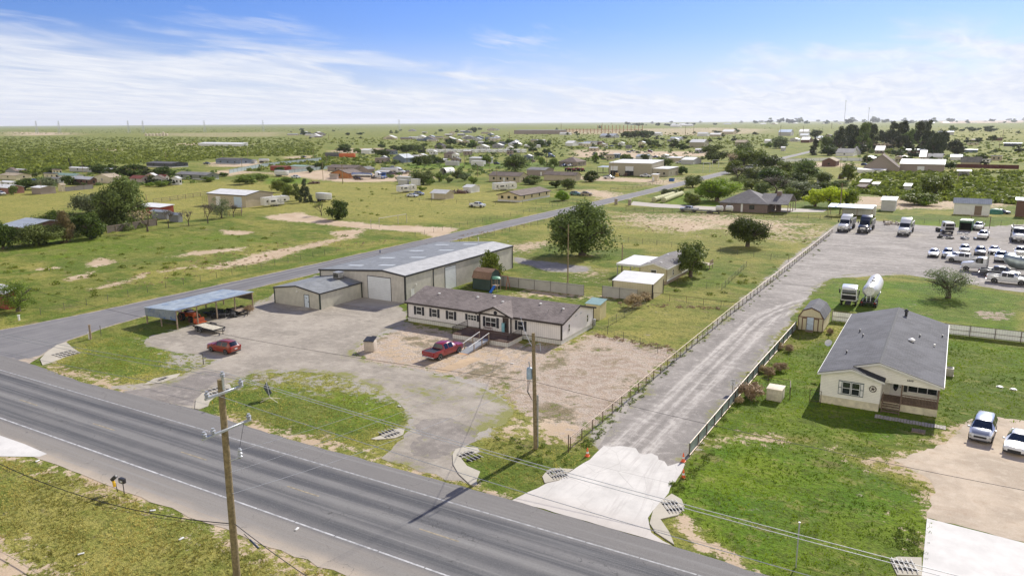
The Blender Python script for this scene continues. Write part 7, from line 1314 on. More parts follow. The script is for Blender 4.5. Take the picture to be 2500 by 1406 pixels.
far('mobile_home', 'long pale mobile home behind the settlement trees', 'house', (170, 272, 285, 423, 415.5), 'lightgrey', 'white', .4, 'u', 'gable', 3)
far('house', 'house with tan roof right of the brown house', 'house', (230, 270, 300, 448, 434), 'cream', 'tan', 1.6, 'v', 'gable', 1); far('house', 'left of two houses with red brown roofs', 'house', (318, 345, 366, 447, 437), 'pink', 'red', 1.2, 'u', 'gable', 1); far('house', 'right of two houses with red brown roofs', 'house', (385, 403, 414, 444, 434), 'white', 'red', 1.2, 'u', 'gable', 1)
far('mobile_home', 'green grey double wide home with covered porch right of the red roofs', 'house', (430, 505, 535, 440, 428), 'green', 'grey', 1.1, 'u', 'gable', 3, skirt=SKW); far('mobile_home', 'charcoal mobile home above the dark settlement trees', 'house', (358, 420, 460, 410, 400), 'charcoal', 'dark', .8, 'u', 'gable', 2, skirt=SKW); far('mobile_home', 'grey mobile home with white skirting left of the far white shed', 'house', (527, 586, 615, 402, 391), 'blue', 'dark', 1., 'u', 'gable', 3, skirt=SKW); far('shed', 'small white shed at the right end of the grey mobile home', 'shed', (608, 622, 628, 400, 392), 'white', 'grey', .5, 'v')
tanker('tank_trailer', 'white far tank trailer right of the small white shed', P(645, 398), 0, 10, TANKW)
far('long_shed', 'long low white shed alone on the far left scrubland', 'shed', (484, 590, 606, 358, 353), 'white', 'white', 1.5, 'u', 'mono', mn=3, maxw=260, maxd=40)
far('building', 'red building at the left edge below the field', 'building', (-60, 20, 34, 756, 716), 'red', 'white', .5, 'u', 'mono')
for i, px in enumerate((357, 366, 374, 383, 391, 399, 407)): t = thing('storage_tank', 'pale round storage tank in the far left tank battery', 'tank', P(px, 332.5), 0, 'tank battery on the far plain'); M().lathe([(3.4, 0), (3.4, 6 if i != 5 else 9), (1, 7 if i != 5 else 10)], 16).obj('tank_shell', mat('tank_tan', (.55, .48, .36), .7), t)
# middle left
far('house', 'orange brown gabled house behind the chrome tank trailer', 'house', (808, 851, 884, 436, 424), 'orange', 'brown', 1.8, 'v', 'gable', 1, trim=BRN); far('house', 'grey roofed house wing behind the orange gabled house', 'house', (800, 868, 893, 420, 413), 'taupe', 'brown', 1.4, 'u', 'gable', 2); far('garage', 'garage with grey roof right of the orange gabled house', 'garage', (876, 898, 915, 423, 415), 'taupe', 'grey', 1.4, 'v'); far('shed', 'small pink shed left of the orange gabled house', 'shed', (805, 822, 825, 438, 429), 'pink', 'tan', .4, 'u'); far('shed', 'grey open shed beside the blue semi cab', 'shed', (920, 948, 958, 430, 421), 'charcoal', 'pale', .6, 'u')
far('low_building', 'low red roofed building behind the cargo trailer', 'building', (660, 700, 712, 418, 412), 'red', 'red', .5, 'u', 'gable', mn=2.5); far('low_building', 'low white and green roofed building right of the red roof', 'building', (708, 744, 768, 417, 410), 'white', 'green', .6, 'u', 'gable', mn=2.5)
for a, lb in (((1002-33, 998, 1006, 444, 436.5), 'left low grey container in the far field'), ((972, 994, 998, 452, 442), 'left lower grey container below the wide tree')): far('container', lb, 'container', a, 'lightgrey', 'pale', .05, 'u', 'mono', over=.03)
far('container', 'taller white container right of the wide tree containers', 'container', (1003, 1020, 1027, 453, 438), 'white', 'pale', .05, 'u', 'mono', over=.03)
far('shed', 'grey gabled shed with pale roof in the pasture', 'shed', (1052, 1088, 1108, 487.5, 474), 'tan', 'pale', 1.1, 'u', door=.15); far('shed', 'white gabled shed left of the long white camper', 'shed', (1131, 1150, 1171, 471.5, 459), 'white', 'pale', .9, 'u', door=.8); junk('rusty steel pile between two pasture sheds', 1118, 472, 3.4, RUST, 22); junk('dead brush heap in the pasture far left', 770, 449, 3., RUST, 12)
x, y, w, d, h = bb(1073, 1090, 1111, 427, 412); t = thing('arched_shelter', 'white arched shelter with dark open end between small trees', 'shelter', (x, y)); q = M(); pr = [(w/2+w/2*math.cos(a*math.pi/10), h*.35+h*.75*math.sin(a*math.pi/10)) for a in range(11)]; q.prism([(w, 0)]+pr+[(0, 0), (.15, 0)]+[(w/2+(w/2-.15)*math.cos(a*math.pi/10), h*.35+(h*.75-.15)*math.sin(a*math.pi/10)) for a in range(10, -1, -1)]+[(w-.15, 0)], 'y', 0, d); q.obj('arch_shell', WHITE, t); M().box(.2, w-.2, d*.5, d*.5+.1, 0, h*.95).obj('inner_wall', DARK, t)
far('house', 'tan house with brown shingle roof and dark windows beyond the pasture', 'house', (1194, 1268, 1288, 446, 431), 'tan', 'brown', 1.6, 'u', 'gable', 4, door=.5)
t = far('mobile_home', 'yellow double wide home with grey roof and white skirting beside the side road', 'house', (1215, 1270, 1353, 494, 478), 'yellow', 'brown', 1.3, 'v', 'gable', 3, skirt=SKW, maxd=24, trim=BRN)
for yy in (8, 9.8, 14): panel(t, 'dark_shutter_door', GLASS, 'R', 99, 99, yy, 1., .8, 2.3, .05).location.x = 0
far('barn', 'blue grey gabled barn with pale metal roof in the far trees', 'barn', (960, 988, 1012, 398, 386), 'blue', 'metal', 2.6, 'v'); far('shed', 'far white roofed shed right of the orange semi trailer', 'shed', (882, 902, 916, 376, 369), 'white', 'white', 1., 'u', mn=3.5); far('container', 'pale teal container before the far trees', 'container', (1087, 1118, 1122, 405, 395), 'lightgrey', 'pale', .05, 'u', 'mono', over=.03, mn=2.5); far('container', 'second pale container before the tall shed', 'container', (1150, 1180, 1186, 406, 394), 'white', 'pale', .05, 'u', 'mono', over=.03, mn=2.5); far('long_shed', 'tall pale shed beside the second pale container', 'shed', (1146, 1196, 1204, 400, 387), 'lightgrey', 'pale', .5, 'u', 'mono'); far('low_building', 'long low pale building left of the pale teal container', 'building', (1042, 1084, 1092, 398, 391), 'lightgrey', 'white', .4, 'u', 'mono')
far('house', 'dark tan house above the pale container row', 'house', (1084, 1108, 1118, 387, 376), 'taupe', 'brown', 1.6, 'u', 'hip', 1); far('house', 'white tent roofed house above the camper row', 'house', (1240, 1262, 1275, 358, 352), 'white', 'white', 4, 'u', 'hip', mn=3); far('house', 'dark hipped house above the left of the camper row', 'house', (1062, 1080, 1090, 364, 356), 'taupe', 'dark', 2.5, 'u', 'hip', mn=3)
for i in range(17):
    px = 1050+i*14.2; camper('camper', 'white camper in the long far row of parked campers', P(px, 373.5+(i % 3)*.4), R(-88), 9.5, 3.5, slide=False, group='far row of white campers')
# shop complex and brown house
t = far('workshop', 'large tan workshop with bright roof and two open bays beside the road bend', 'workshop', (1486, 1590, 1620, 431, 400), 'khaki', 'white', 1., 'u', 'mono', big=[('F', .13, .17, .62, DARK), ('F', .49, .2, .68, DARK)], mx=9, maxd=20, over=.15)
pdoor = ribbed('door_pale', (.66, .67, .68), .5, 2, .5, 0, .3, .05, .9)
for c, w in ((.13, .17), (.49, .19)): x, y, Wd, D, h = bb(1486, 1590, 1620, 431, 400); panel(t, 'raised_door', pdoor, 'F', Wd, D, Wd*c, Wd*w, h*.38, h*.74, .1)
far('workshop_annex', 'low tan annex with white roof at the right end of the large tan workshop', 'workshop', (1594, 1632, 1656, 432, 413), 'khaki', 'white', .3, 'u', 'mono', 2, over=.15)
carport('carport', 'dark lean-to shelter at the left end of the large tan workshop', P(1458, 422)[0], P(1458, 422)[1], 7.5, 8, 3.2, 3.6, RC['metal'], CHAS, 3)
far('kiosk', 'small cream kiosk before the large tan workshop annex', 'kiosk', (1591, 1604, 1609, 443, 427), 'cream', 'white', .2, 'u', 'mono', door=.3); x, y = P(1633, 443); t = thing('dumpster', 'blue dumpster right of the cream kiosk', 'dumpster', (x, y)); q = M(); q.prism([(0, 0), (1.8, 0), (2.0, 1.5), (-.1, 1.3)], 'x', 0, 2.2); q.obj('bin', mat('dumpster_blue', (.03, .12, .32), .5), t); M().box(-.05, 2.25, -.1, 2.0, 1.5, 1.56).obj('lid', BLACKTRIM, t)
far('house', 'brown hip roofed house with garage behind the tan workshop', 'house', (1364, 1408, 1431, 407, 396), BRKG, 'brown', 2.8, 'u', 'hip', 2, mn=3); far('shed', 'grey brown gabled shed left of the red tractors', 'shed', (1286, 1330, 1352, 430, 416), 'taupe', 'grey', 1.1, 'u', door=.8); far('long_shed', 'long brown roofed shed with pale verandah before the red tractors', 'shed', (1328, 1404, 1418, 443, 429), 'tan', 'brown', 1.4, 'u')
for i, px in enumerate((1386, 1398, 1409, 1420)): tractor('tractor', 'red tractor in the row between the brown shed and the hip roofed house', P(px, 418+i % 2), R(-40), mat('tractor_red', (.22, .04, .035), .6), 1.5, False)
for t_ in [o for o in bpy.data.objects if o.name.startswith('tractor') and o.parent is None and 'row between' in o.get('label', '')]: t_['group'] = 'row of red tractors'
far('shed', 'white roofed carport shed left of the large dark tree', 'shed', (1663, 1692, 1712, 402, 391), 'lightgrey', 'white', 1.4, 'u'); far('shed', 'long tan shed behind the tan workshop annex', 'shed', (1630, 1660, 1668, 396, 386), 'tan', 'white', .4, 'u', 'mono'); far('shed', 'small white gabled house behind the workshop trees', 'house', (1552, 1580, 1592, 392, 383), 'white', 'metal', 1.5, 'u')
for px, a, b in ((1716, 420, 398), (1739, 409, 391)):
    g = P(px, a); z = zat(px, a, b); t = thing('goal_portal', ('nearer' if px < 1730 else 'farther')+' white square portal frame in the lawn beside the road bend', 'frame', g); [M().tube((k, 0, 0), (k, 0, z), .12).obj('post', WHITE, t) for k in (0, 4.)]; M().tube((0, 0, z), (4., 0, z), .12).obj('beam', WHITE, t)
far('warehouse', 'long dark far warehouse near the left of the brown pipework', 'warehouse', (1255, 1366, 1384, 328, 319), 'taupe', 'grey', 1, 'u', 'mono', mn=9, mx=14, maxw=400, maxd=80)
t = thing('pipe_yard', 'yard of tall brown steel frames on the far plain right of the long warehouse', 'steel frames', P(1382, 326)); SY = mat('brown_frame', (.34, .17, .07), .7)
for i in range(22): x = i*10.; M().tube((x, 0, 0), (x, 0, 12+8*(i > 8)), .8, .8, 4).obj('mast', SY, t)
for k in (5, 9): M().box(0, 210, -.6, .6, k, k+1.2).obj('beam', SY, t)
# brick house with hip roof
xL, yF = P(1757, 515); xR = P(1879, 518)[0]; w = xR-xL
t = house('family_house', 'brown brick house with large grey hip roof and chimney beyond the pasture', 'house', xL, yF, w, 15, 3., 3.6, 'u', BRK, shingle('roof_slate', (.20, .195, .20), .3), 'hip', .5)
panel(t, 'window', GLASS, 'F', w, 15, w*.68, 1.6, 1., 2.4, .05); panel(t, 'window', GLASS, 'F', w, 15, w*.2, 1.2, 1., 2.4, .05)
M().box(w*.45, w*.49, -.1, .05, 0, 3).obj('corner_stone', WHITE, t); M().box(w+1.5, w+2.9, 6, 7.4, 0, 6.6).obj('chimney', BRK, t); q = M(); q.prism([(3, 3.0), (15, 3.0), (15, 3.2), (9, 5.4), (3, 3.2)], 'x', w, w+.1); q.prism([(-.0, 2.9), (7.5, 5.6), (15, 2.9), (15, 3.05), (7.5, 5.75), (0, 3.05)], 'x', w-3, w+6.3); q.obj('verandah_roof', shingle('roof_slate', (.20, .195, .20), .3), t)
for yy in (1, 5, 9.5, 14): M().box(w+6, w+6.2, yy, yy+.2, 0, 3).obj('verandah_post', WOOD, t)
# round hay rolls
HAY = mat('hay_pale', (.42, .42, .24), .9, var=.2, scale=2, bump=.5)
for k, (pa, pb, n, lb) in enumerate((((1596, 494), (1652, 477), 11, 'left hay roll row of wrapped bales beside the pale driveway'), ((1620, 495), (1664, 478), 11, 'right hay roll row of wrapped bales beside the pale driveway'), ((1618, 478), (1632, 474), 3, 'short hay roll row behind the left row'))):
    a = P(*pa); b = P(*pb); t = thing('hay_roll_row', lb, 'hay bales', a); L = math.dist(a, b); dx, dy = (b[0]-a[0])/L, (b[1]-a[1])/L; bl = L/n
    for i in range(n):
        q = M(); q.lathe([(.85, 0), (.95, .06), (.95, bl-.1), (.85, bl-.03)], 18, 'x', (0, 0, .93)); o = q.obj('bale', HAY, t); o.location = (dx*bl*i, dy*bl*i, 0); o.rotation_euler.z = math.atan2(dy, dx)
for px, lb in ((1500, 'left stone gate pillar of the hay field entrance'), (1533, 'right stone gate pillar of the hay field entrance')): x, y = P(px, 500+(px-1500)*.06); t = thing('gate_pillar', lb, 'pillar', (x, y)); M().bev(0, .9, 0, .9, 0, 2., .04).obj('shaft', BRKG, t); M().bev(-.08, .98, -.08, .98, 2., 2.15, .03).obj('cap', CONC3, t)
# right side
far('tin_shade', 'blue tin lean-to roof attached before the white box trailer', 'shelter', (2019, 2132, 2134, 512, 508), CHAS, 'blue', .1, 'u', 'mono') if False else carport('tin_shade', 'blue tin shade roof behind the parked semi trucks', P(2020, 528)[0], P(2020, 528)[1], 12.5, 6, 2.9, 3.4, RC['blue'], WOOD, 4, cat='shelter')
far('metal_shed', 'grey square metal shed above the right truck of the row', 'shed', (2150, 2184, 2188, 516, 490), 'lightgrey', 'metal', .5, 'u', 'mono'); far('metal_shed', 'long pale metal shed with low lean-to in the right field', 'shed', (2327, 2415, 2419, 527, 498), 'white', 'metal', 1.0, 'u', 'mono', big=[('F', .68, .2, .8, mat('brown_door', (.2, .15, .11), .8))]); far('metal_shed', 'brown tall shed cut by the right edge behind the yard', 'shed', (2478, 2530, 2540, 531, 490), 'brown', 'blue', .4, 'u', 'mono', maxw=20)
g = P(2430, 522); t = thing('tarp_mound', 'green tarp covered mound right of the long pale metal shed', 'tarp', g); M().lathe([(2.2, 0), (2.0, .9), (1.2, 1.5), (.2, 1.7)], 10).obj('tarp', mat('green_tarp', (.04, .16, .10), .6), t)
far('shed', 'small grey shed with white roof among the right mesquite', 'shed', (2098, 2120, 2127, 458, 447), 'taupe', 'pale', .3, 'u', 'mono'); far('shed', 'low rusty pen shed below the small grey shed', 'shed', (2090, 2110, 2118, 466, 460), 'brown', 'brown', .2, 'u', 'mono', mn=1.5); far('shed', 'low white block shed left of the half round shed', 'shed', (1994, 2022, 2027, 447, 433), 'white', 'pale', .3, 'u', 'mono'); far('shed', 'small white roofed box shed beside the tall mesquite', 'shed', (2206, 2222, 2226, 464, 459), 'lightgrey', 'white', .2, 'u', 'mono', mn=1.6); far('shed', 'tiny pale shed right of the small grey shed', 'shed', (2129, 2144, 2148, 458, 453), 'white', 'white', .2, 'u', 'mono', mn=1.5)
far('shed', 'small open shed with white roof on the right plain', 'shed', (2340, 2366, 2372, 430, 418), 'grey', 'pale', .2, 'u', 'mono', over=1.)
x, y, w, d, h = bb(2045, 2062, 2068, 437, 424); t = thing('half_round_shed', 'half round rusty metal shed among bushes near the yellow tree', 'shed', (x, y)); q = M(); q.prism([(w/2+w/2*math.cos(a*math.pi/12), h*1.1*math.sin(a*math.pi/12)) for a in range(13)], 'y', 0, 8); q.obj('arch_shell', RC['pale'], t); M().box(.4, w-.4, -.06, .0, 0, h*.8).obj('end_wall', RUST, t)
far('house', 'brown gabled house with tan roof beside the long pale fence', 'house', (2006, 2040, 2057, 407, 394), 'brown', 'tan', 2., 'v', 'gable', 1, maxd=16); far('house', 'steep white gabled chapel like house before the dark pines', 'house', (2040, 2082, 2104, 382, 374), 'white', 'grey', 3, 'u', 'gable', 1); far('shed', 'grey triangular gable of the chapel like house', 'house', (2078, 2098, 2102, 378, 373), 'lightgrey', 'grey', 4.5, 'v', 'gable')
far('house', 'grey brick house with very large gable left of the white roofed shop', 'house', (2108, 2192, 2200, 422, 409), BRKG, 'brown', 7., 'v', 'gable', 0, maxd=14); far('workshop', 'brown workshop with bright white roof right of the grey brick house', 'workshop', (2196, 2304, 2308, 421, 402), 'taupe', 'white', 2., 'u', 'mono', big=[('F', .48, .16, .7, pdoor)], maxd=14); far('low_building', 'long white flat shed before the large gabled house', 'building', (2092, 2160, 2164, 424, 419), 'white', 'white', .2, 'u', 'mono', mn=1.8); far('long_shed', 'long blue grey roofed shed under the dark pines', 'shed', (2210, 2260, 2280, 376, 368), 'brown', 'metal', .8, 'u'); far('shed', 'grey peaked house behind the white roofed shop', 'house', (2252, 2300, 2310, 392, 384), 'lightgrey', 'grey', 2, 'u'); far('shed', 'bluish white open shed right of the white roofed shop', 'shed', (2320, 2348, 2352, 392, 384), 'white', 'blue', .6, 'u', 'mono'); far('house', 'grey house with low roof above the red brown board fence', 'house', (2345, 2395, 2402, 403, 393), 'tan', 'grey', 2.4, 'u')
far('warehouse', 'far pale building with light blue roof right of the pine grove', 'warehouse', (2290, 2328, 2333, 330, 324), 'lightgrey', 'blue', .8, 'u', 'mono', mn=6, mx=9, maxw=200)
for spec, w_, r_, lb in (((2372, 2392, 2396, 347, 341), 'brown', 'white', 'left dark open shed on the far right field'), ((2424, 2446, 2450, 344, 337), 'brown', 'dark', 'middle brown shed on the far right field'), ((2450, 2494, 2498, 358, 350), 'charcoal', 'blue', 'dark blue shed on the far right field edge'), ((2352, 2386, 2390, 373, 366), 'blue', 'metal', 'blue grey open shed on the far right field'), ((1702, 1726, 1732, 333, 327), 'white', 'pale', 'pale shed left in the far right centre group'), ((1732, 1758, 1764, 334, 329), 'tan', 'white', 'white roofed shed right in the far right centre group'), ((1763, 1790, 1798, 328, 322), 'tan', 'white', 'tan barn by the far dark tree pair'), ((1683, 1718, 1730, 361, 348), 'khaki', 'pale', 'khaki long shed above the large dark tree'), ((1794, 1820, 1828, 357, 348), 'khaki', 'tan', 'khaki shed above the bend tree'), ((1866, 1880, 1884, 350, 344), 'white', 'white', 'tiny white shed beside the far road'), ((1906, 1915, 1918, 369, 361), 'lightgrey', 'white', 'small grey kiosk on the far road verge'), ((1900, 1930, 1940, 332, 323), 'lightgrey', 'blue', 'pale blue building left of the dark conifers'), ((1950, 1972, 1980, 330, 322), 'white', 'white', 'white gabled house left of the dark conifers'), ((1955, 1975, 1982, 349, 342), 'brown', 'white', 'brown house with white roof left of the far conifers'), ((1595, 1612, 1618, 332, 326), 'white', 'white', 'white shed right of the far round tree clump'), ((1464, 1500, 1512, 337, 332), 'lightgrey', 'metal', 'pale teal building left of the far round tree clump'), ((1560, 1572, 1580, 333, 328), 'blue', 'dark', 'dark shed inside the far round tree clump'), ((1636, 1662, 1668, 343, 338), 'lightgrey', 'metal', 'grey open barn right of the far tree clump'), ((1380, 1398, 1412, 357, 350), 'white', 'white', 'white gabled shed near the far rails'), ((1424, 1440, 1446, 355, 349), 'taupe', 'metal', 'grey barn right of the white gabled shed'), ((1452, 1470, 1476, 354, 348), 'brown', 'brown', 'brown shed at the right end of the far settlement'), ((1320, 1332, 1336, 355, 349), 'white', 'white', 'white small house among the dark settlement trees'), ((1280, 1316, 1320, 361, 357), 'white', 'white', 'long white low roof at the left of the dark settlement trees'), ((1366, 1392, 1396, 330, 326), 'white', 'white', 'white roof below the brown pipework'), ((1636, 1660, 1668, 311, 306), 'white', 'white', 'left far white warehouse near the horizon'), ((1662, 1690, 1698, 309, 304), 'white', 'white', 'right far white warehouse near the horizon')):
    far('shed', lb, 'shed', spec, w_, r_, None, 'u', 'gable', mn=2.6, mx=8, maxw=120)
random.seed(7)
def blocks(n, x0, x1, y0, y1, w0, w1, group, label):
    for _ in range(n):
        px = random.uniform(x0, x1); py = random.uniform(y0, y1); w = random.uniform(w0, w1); hgt = random.uniform(2.8, 4); g = P(px, py); py2 = py-hgt*F/(math.hypot(*g))
        far('house', label, 'house', (px-w/2, px+w*.3, px+w/2, py, py2), random.choice(['white', 'tan', 'lightgrey', 'taupe', 'blue', 'cream', 'grey']), random.choice(['white', 'white', 'grey', 'brown', 'dark', 'metal', 'pale']), None, random.choice('uv'), 'gable', 2, group=group, maxw=80, maxd=40)
blocks(9, 705, 830, 327, 337, 16, 34, 'roofs on the far left plain', 'low far house on the plain left of centre')
blocks(24, 900, 1225, 338, 346, 18, 36, 'houses in the long far settlement row', 'pale roofed home in the long far settlement row')
blocks(12, 1000, 1240, 318, 333, 14, 26, 'houses beyond the far settlement row', 'small home beyond the long far settlement row')
blocks(10, 1100, 1330, 347, 356, 14, 24, 'roofs above the camper row', 'small roof above the far camper row')
blocks(22, 1450, 2490, 304, 309, 8, 22, 'buildings along the right horizon', 'tiny pale building near the right horizon') if False else [blocks(2, 1480+i*92, 1560+i*92, horizon(1500+i*92)+5, horizon(1500+i*92)+9, 8, 20, 'buildings along the right horizon', 'tiny pale building near the right horizon') for i in range(11)]
blocks(8, 1910, 2030, 335, 352, 14, 26, 'roofs left of the pine grove', 'small roof left of the dark pine grove')
blocks(6, 1420, 1660, 344, 360, 12, 24, 'sheds on the middle right plain', 'small shed on the plain right of centre')

blocks(16, 900, 1340, 360, 402, 16, 34, 'roofs in the middle settlement', 'x')
blocks(9, 1430, 1720, 345, 392, 16, 32, 'roofs behind the tan workshop', 'x')
blocks(9, 2040, 2480, 335, 400, 18, 40, 'roofs on the right plain', 'x')
blocks(9, 20, 470, 424, 458, 20, 44, 'roofs in the left settlement', 'x')

# ------------------------------------------------------------------ poles and wires
POLE = mat('pole_wood', (.20, .155, .085), .85, var=.3, scale=5, bump=.3); GALVST = mat('galvanised_steel', (.46, .48, .50), .4, .5, .1, 4); PORC = mat('porcelain', (.36, .38, .42), .35); WIREL = mat('bare_wire', (.42, .43, .45), .4, .3); WIRED = mat('black_cable', (.02, .02, .02), .6)
def insul(t, x, y, z): q = M(); q.lathe([(.05, 0), (.13, .05), (.13, .10), (.06, .13), (.15, .17), (.15, .22), (.06, .26), (.09, .30), (.09, .36)], 12, 'z', (x, y, z)); q.obj('insulator', PORC, t)
BX, BY = P(583, 1462); PH = None
d = ray(538, 926); tt = math.hypot(BX, BY)/math.hypot(d[0], d[1]); PH = H+d[2]*tt; tx, ty = d[0]*tt, d[1]*tt
t = thing('utility_pole', 'tall wooden utility pole with two galvanised crossarms on the near verge', 'utility pole', (BX, BY)); lx, ly = tx-BX, ty-BY
M().tube((0, 0, -.3), (lx, ly, PH), .235, .185, 14).obj('shaft', POLE, t)
def onpole(z): return (lx*z/PH, ly*z/PH)
AR = []
for z, ys, nm in ((PH-.75, (-1.35, 1.35), 0), (PH-3.05, (-1.75, 1.75), 1)):
    cx, cy = onpole(z); M().bev(cx+.20, cx+.32, cy+ys[0], cy+ys[1], z-.07, z+.07, .01, 1).obj('crossarm', GALVST, t)
    for yy in ((ys[0]+.15, ys[1]-.15) if nm == 0 else (ys[0]+.15, ys[0]+.75, ys[1]-.15)): insul(t, cx+.26, cy+yy, z+.07); AR.append((BX+cx+.26, BY+cy+yy, z+.42))
q = M(); q.box(lx+.14, lx+.24, ly-.06, ly+.06, PH-.6, PH+.15); q.obj('top_bracket', GALVST, t); insul(t, lx+.2, ly, PH+.15); AR.append((BX+lx+.2, BY+ly, PH+.5))
cz = PH-4.6; cx, cy = onpole(cz); q = M(); q.lathe([(.08, cz-.3), (.16, cz-.2), (.07, cz-.1), (.16, cz), (.07, cz+.1), (.14, cz+.2), (.05, cz+.35)], 10, 'z', (cx+.75, cy+.35, 0)); q.obj('cutout', PORC, t); M().tube((cx+.1, cy, cz-.55), (cx+.75, cy+.35, cz-.25), .03).obj('cutout_bracket', GALVST, t)
M().tube((cx+.75, cy+.35, cz+.3), (onpole(PH-3.1)[0]+.26, onpole(PH-3.1)[1]+1.2, PH-3.1), .012, None, 4).obj('jumper', WIRED, t)
b2 = (-30.6, 56.5); t = thing('utility_pole', 'wooden utility pole with blue transformer beside the gravel lane entrance', 'utility pole', b2); h2 = 10.9
M().tube((0, 0, -.3), (-.25, -.05, h2), .21, .15, 12).obj('shaft', POLE, t); q = M(); q.lathe([(.05, 6.6), (.27, 6.62), (.27, 7.55), (.2, 7.65), (.04, 7.7)], 14, 'z', (-.62, -.05, 0)); q.obj('transformer', mat('transformer_blue', (.30, .40, .50), .4), t); q = M(); q.tube((-.62, -.05, 7.7), (-.68, -.05, 8.2), .05); q.obj('bushing', PORC, t)
q = M(); q.tube((.05, 0, 9.9), (.35, .1, 10.0), .03); q.tube((.35, .1, 10.0), (.4, .1, 9.3), .04); q.obj('fuse_arm', PORC, t); M().box(.12, .24, -.06, .06, .2, 5.2).obj('cable_guard', AC, t)
q = M(); [q.path([(-.5-.12*k, -.15, 6.6), (-.72-.05*k, -.15, 5.4), (-.3, -.1, 4.6)], .018, 4) for k in range(3)]; q.obj('drop_cables', WIRED, t)
def wire(label, a, b, sag, r, m_, n=22, name='overhead_wire', group=None):
    a = Vector(a); b = Vector(b); pts = []
    for i in range(n+1): k = i/n; p = a.lerp(b, k); p.z -= sag*4*k*(1-k); pts.append(tuple(p-a))
    o = M().path(pts, r, 5).obj(name, m_); o.location = a; tag(o, label, 'wire', group); return o
L0 = (-110., 0, 0)
G3 = 'line wires along the main road'
for i, (p, lb) in enumerate(((AR[0], 'nearest of the three line wires from the upper crossarm, lowest in the picture'), (AR[1], 'farthest line wire from the upper crossarm end, highest over the apron'), (AR[-1], 'line wire from the pole top insulator, middle of the three'))):
    wire(lb+', right span', p, (p[0]+78, p[1], p[2]-.2), 1.1, .015, WIREL); wire(lb+', left span', p, (p[0]-95, p[1], p[2]-.2), 1.3, .013, WIREL)
sp = lambda z: (BX+onpole(z)[0]+.2, BY+onpole(z)[1], z)
e2 = lambda z, dx=0: (b2[0]-.2*z/h2+dx, b2[1], z)
wire('thin wire from the cutout of the near pole to the top of the transformer pole', (BX+cx+.75, BY+cy+.35, cz+.2), e2(10.2), .7, .010, WIREL); wire('middle wire crossing the road from the near pole to the transformer pole', sp(PH-5.8), e2(9.4), .7, .010, WIREL); wire('lower wire crossing the road from the near pole to the transformer pole', sp(PH-7.2), e2(6.6), .6, .013, WIREL)
wire('service wire from the transformer pole to the front of the lilac home', e2(9.4), (-49.5, 87.0, 3.1), .5, .02, WIREL)
wire('black cable from the transformer pole leftwards over the yard', e2(6.4), (-125, 56.5, 7.0), 1.6, .018, WIRED); wire('black cable from the transformer pole rightwards over the lane', e2(6.4), (40, 56.5, 6.6), 1.3, .018, WIRED)
zc = PH-9.2
wire('sagging black cable bundle from the near pole to the left', sp(zc), (BX-38, BY-1, zc-.2), 2.0, .03, WIRED); wire('thin black cable hanging below the sagging bundle', sp(zc-.1), (BX-38, BY-1, zc-.4), 2.2, .012, WIRED); wire('black cable from the near pole down to the lower right', sp(zc), (BX+26, BY-2, zc-1.2), 1.2, .025, WIRED)
t = thing('splice_case', 'small dark splice case hanging right of the near pole', 'splice case', (BX+1.4, BY+.1, zc-.75)); M().tube((0, 0, 0), (.7, 0, -.35), .07).obj('case', mat('dark_blue_plastic', (.03, .04, .07), .5), t); M().tube((-.5, 0, .25), (0, 0, 0), .02).obj('hanger', WIRED, t)
def pole(px, py, top, label, arms=1, r=.13, group=None, lean=0):
    g = P(px, py); z = zat(px, py, top); t = thing('utility_pole', label, 'utility pole', g, 0, group); M().tube((0, 0, 0), (lean, 0, z), r, r*.7, 6).obj('shaft', POLE, t)
    if arms: M().box(-1.1, 1.1, -.06, .06, z-.5, z-.38).obj('crossarm', POLE, t)
    return t
pole(1386, 710, 548, 'slim dark pole rising beside the grey panel fence', 0, .13); pole(1518, 668, 598, 'short grey pole beside the white carport', 0, .15); pole(2050, 524, 447, 'utility pole beside the yellow trees and parked trucks', 1, .22)
pole(363, 512, 474, 'leaning pole before the red outbuilding', 0, .14, lean=-.7); pole(837, 449, 401, 'pole with guy left of the orange gabled house', 1, .2)
FP = [(789, 440, 395), (766, 392, 365), (797, 405, 372), (591, 412, 384), (605, 385, 361), (544, 383, 361), (406, 395, 370), (203, 424, 388), (214, 445, 416), (281, 406, 390), (103, 474, 440), (8, 472, 440), (1213, 466, 410), (1196, 423, 394), (1166, 432, 404), (1134, 408, 372), (994, 402, 370), (958, 398, 376), (1335, 408, 376), (1300, 400, 368), (1496, 432, 384), (1563, 375, 345), (1533, 362, 332), (1621, 366, 344), (1651, 362, 344), (1726, 352, 332), (1581, 352, 330), (1500, 352, 330), (1673, 328, 308), (1693, 328, 308), (2051, 418, 384), (2115, 400, 362), (1905, 332, 306), (1960, 334, 308), (2120, 318, 302), (2030, 315, 300), (2439, 366, 330), (2447, 344, 318), (1244, 340, 322), (803, 342, 328), (1470, 318, 300), (1370, 318, 300), (2337, 454, 420)]
for i, (a, b, c) in enumerate(FP): pole(a, b, c, 'thin distant wooden utility pole', i % 2, max(.13, H*F/(b-horizon(a))*.6/F), 'distant utility poles')
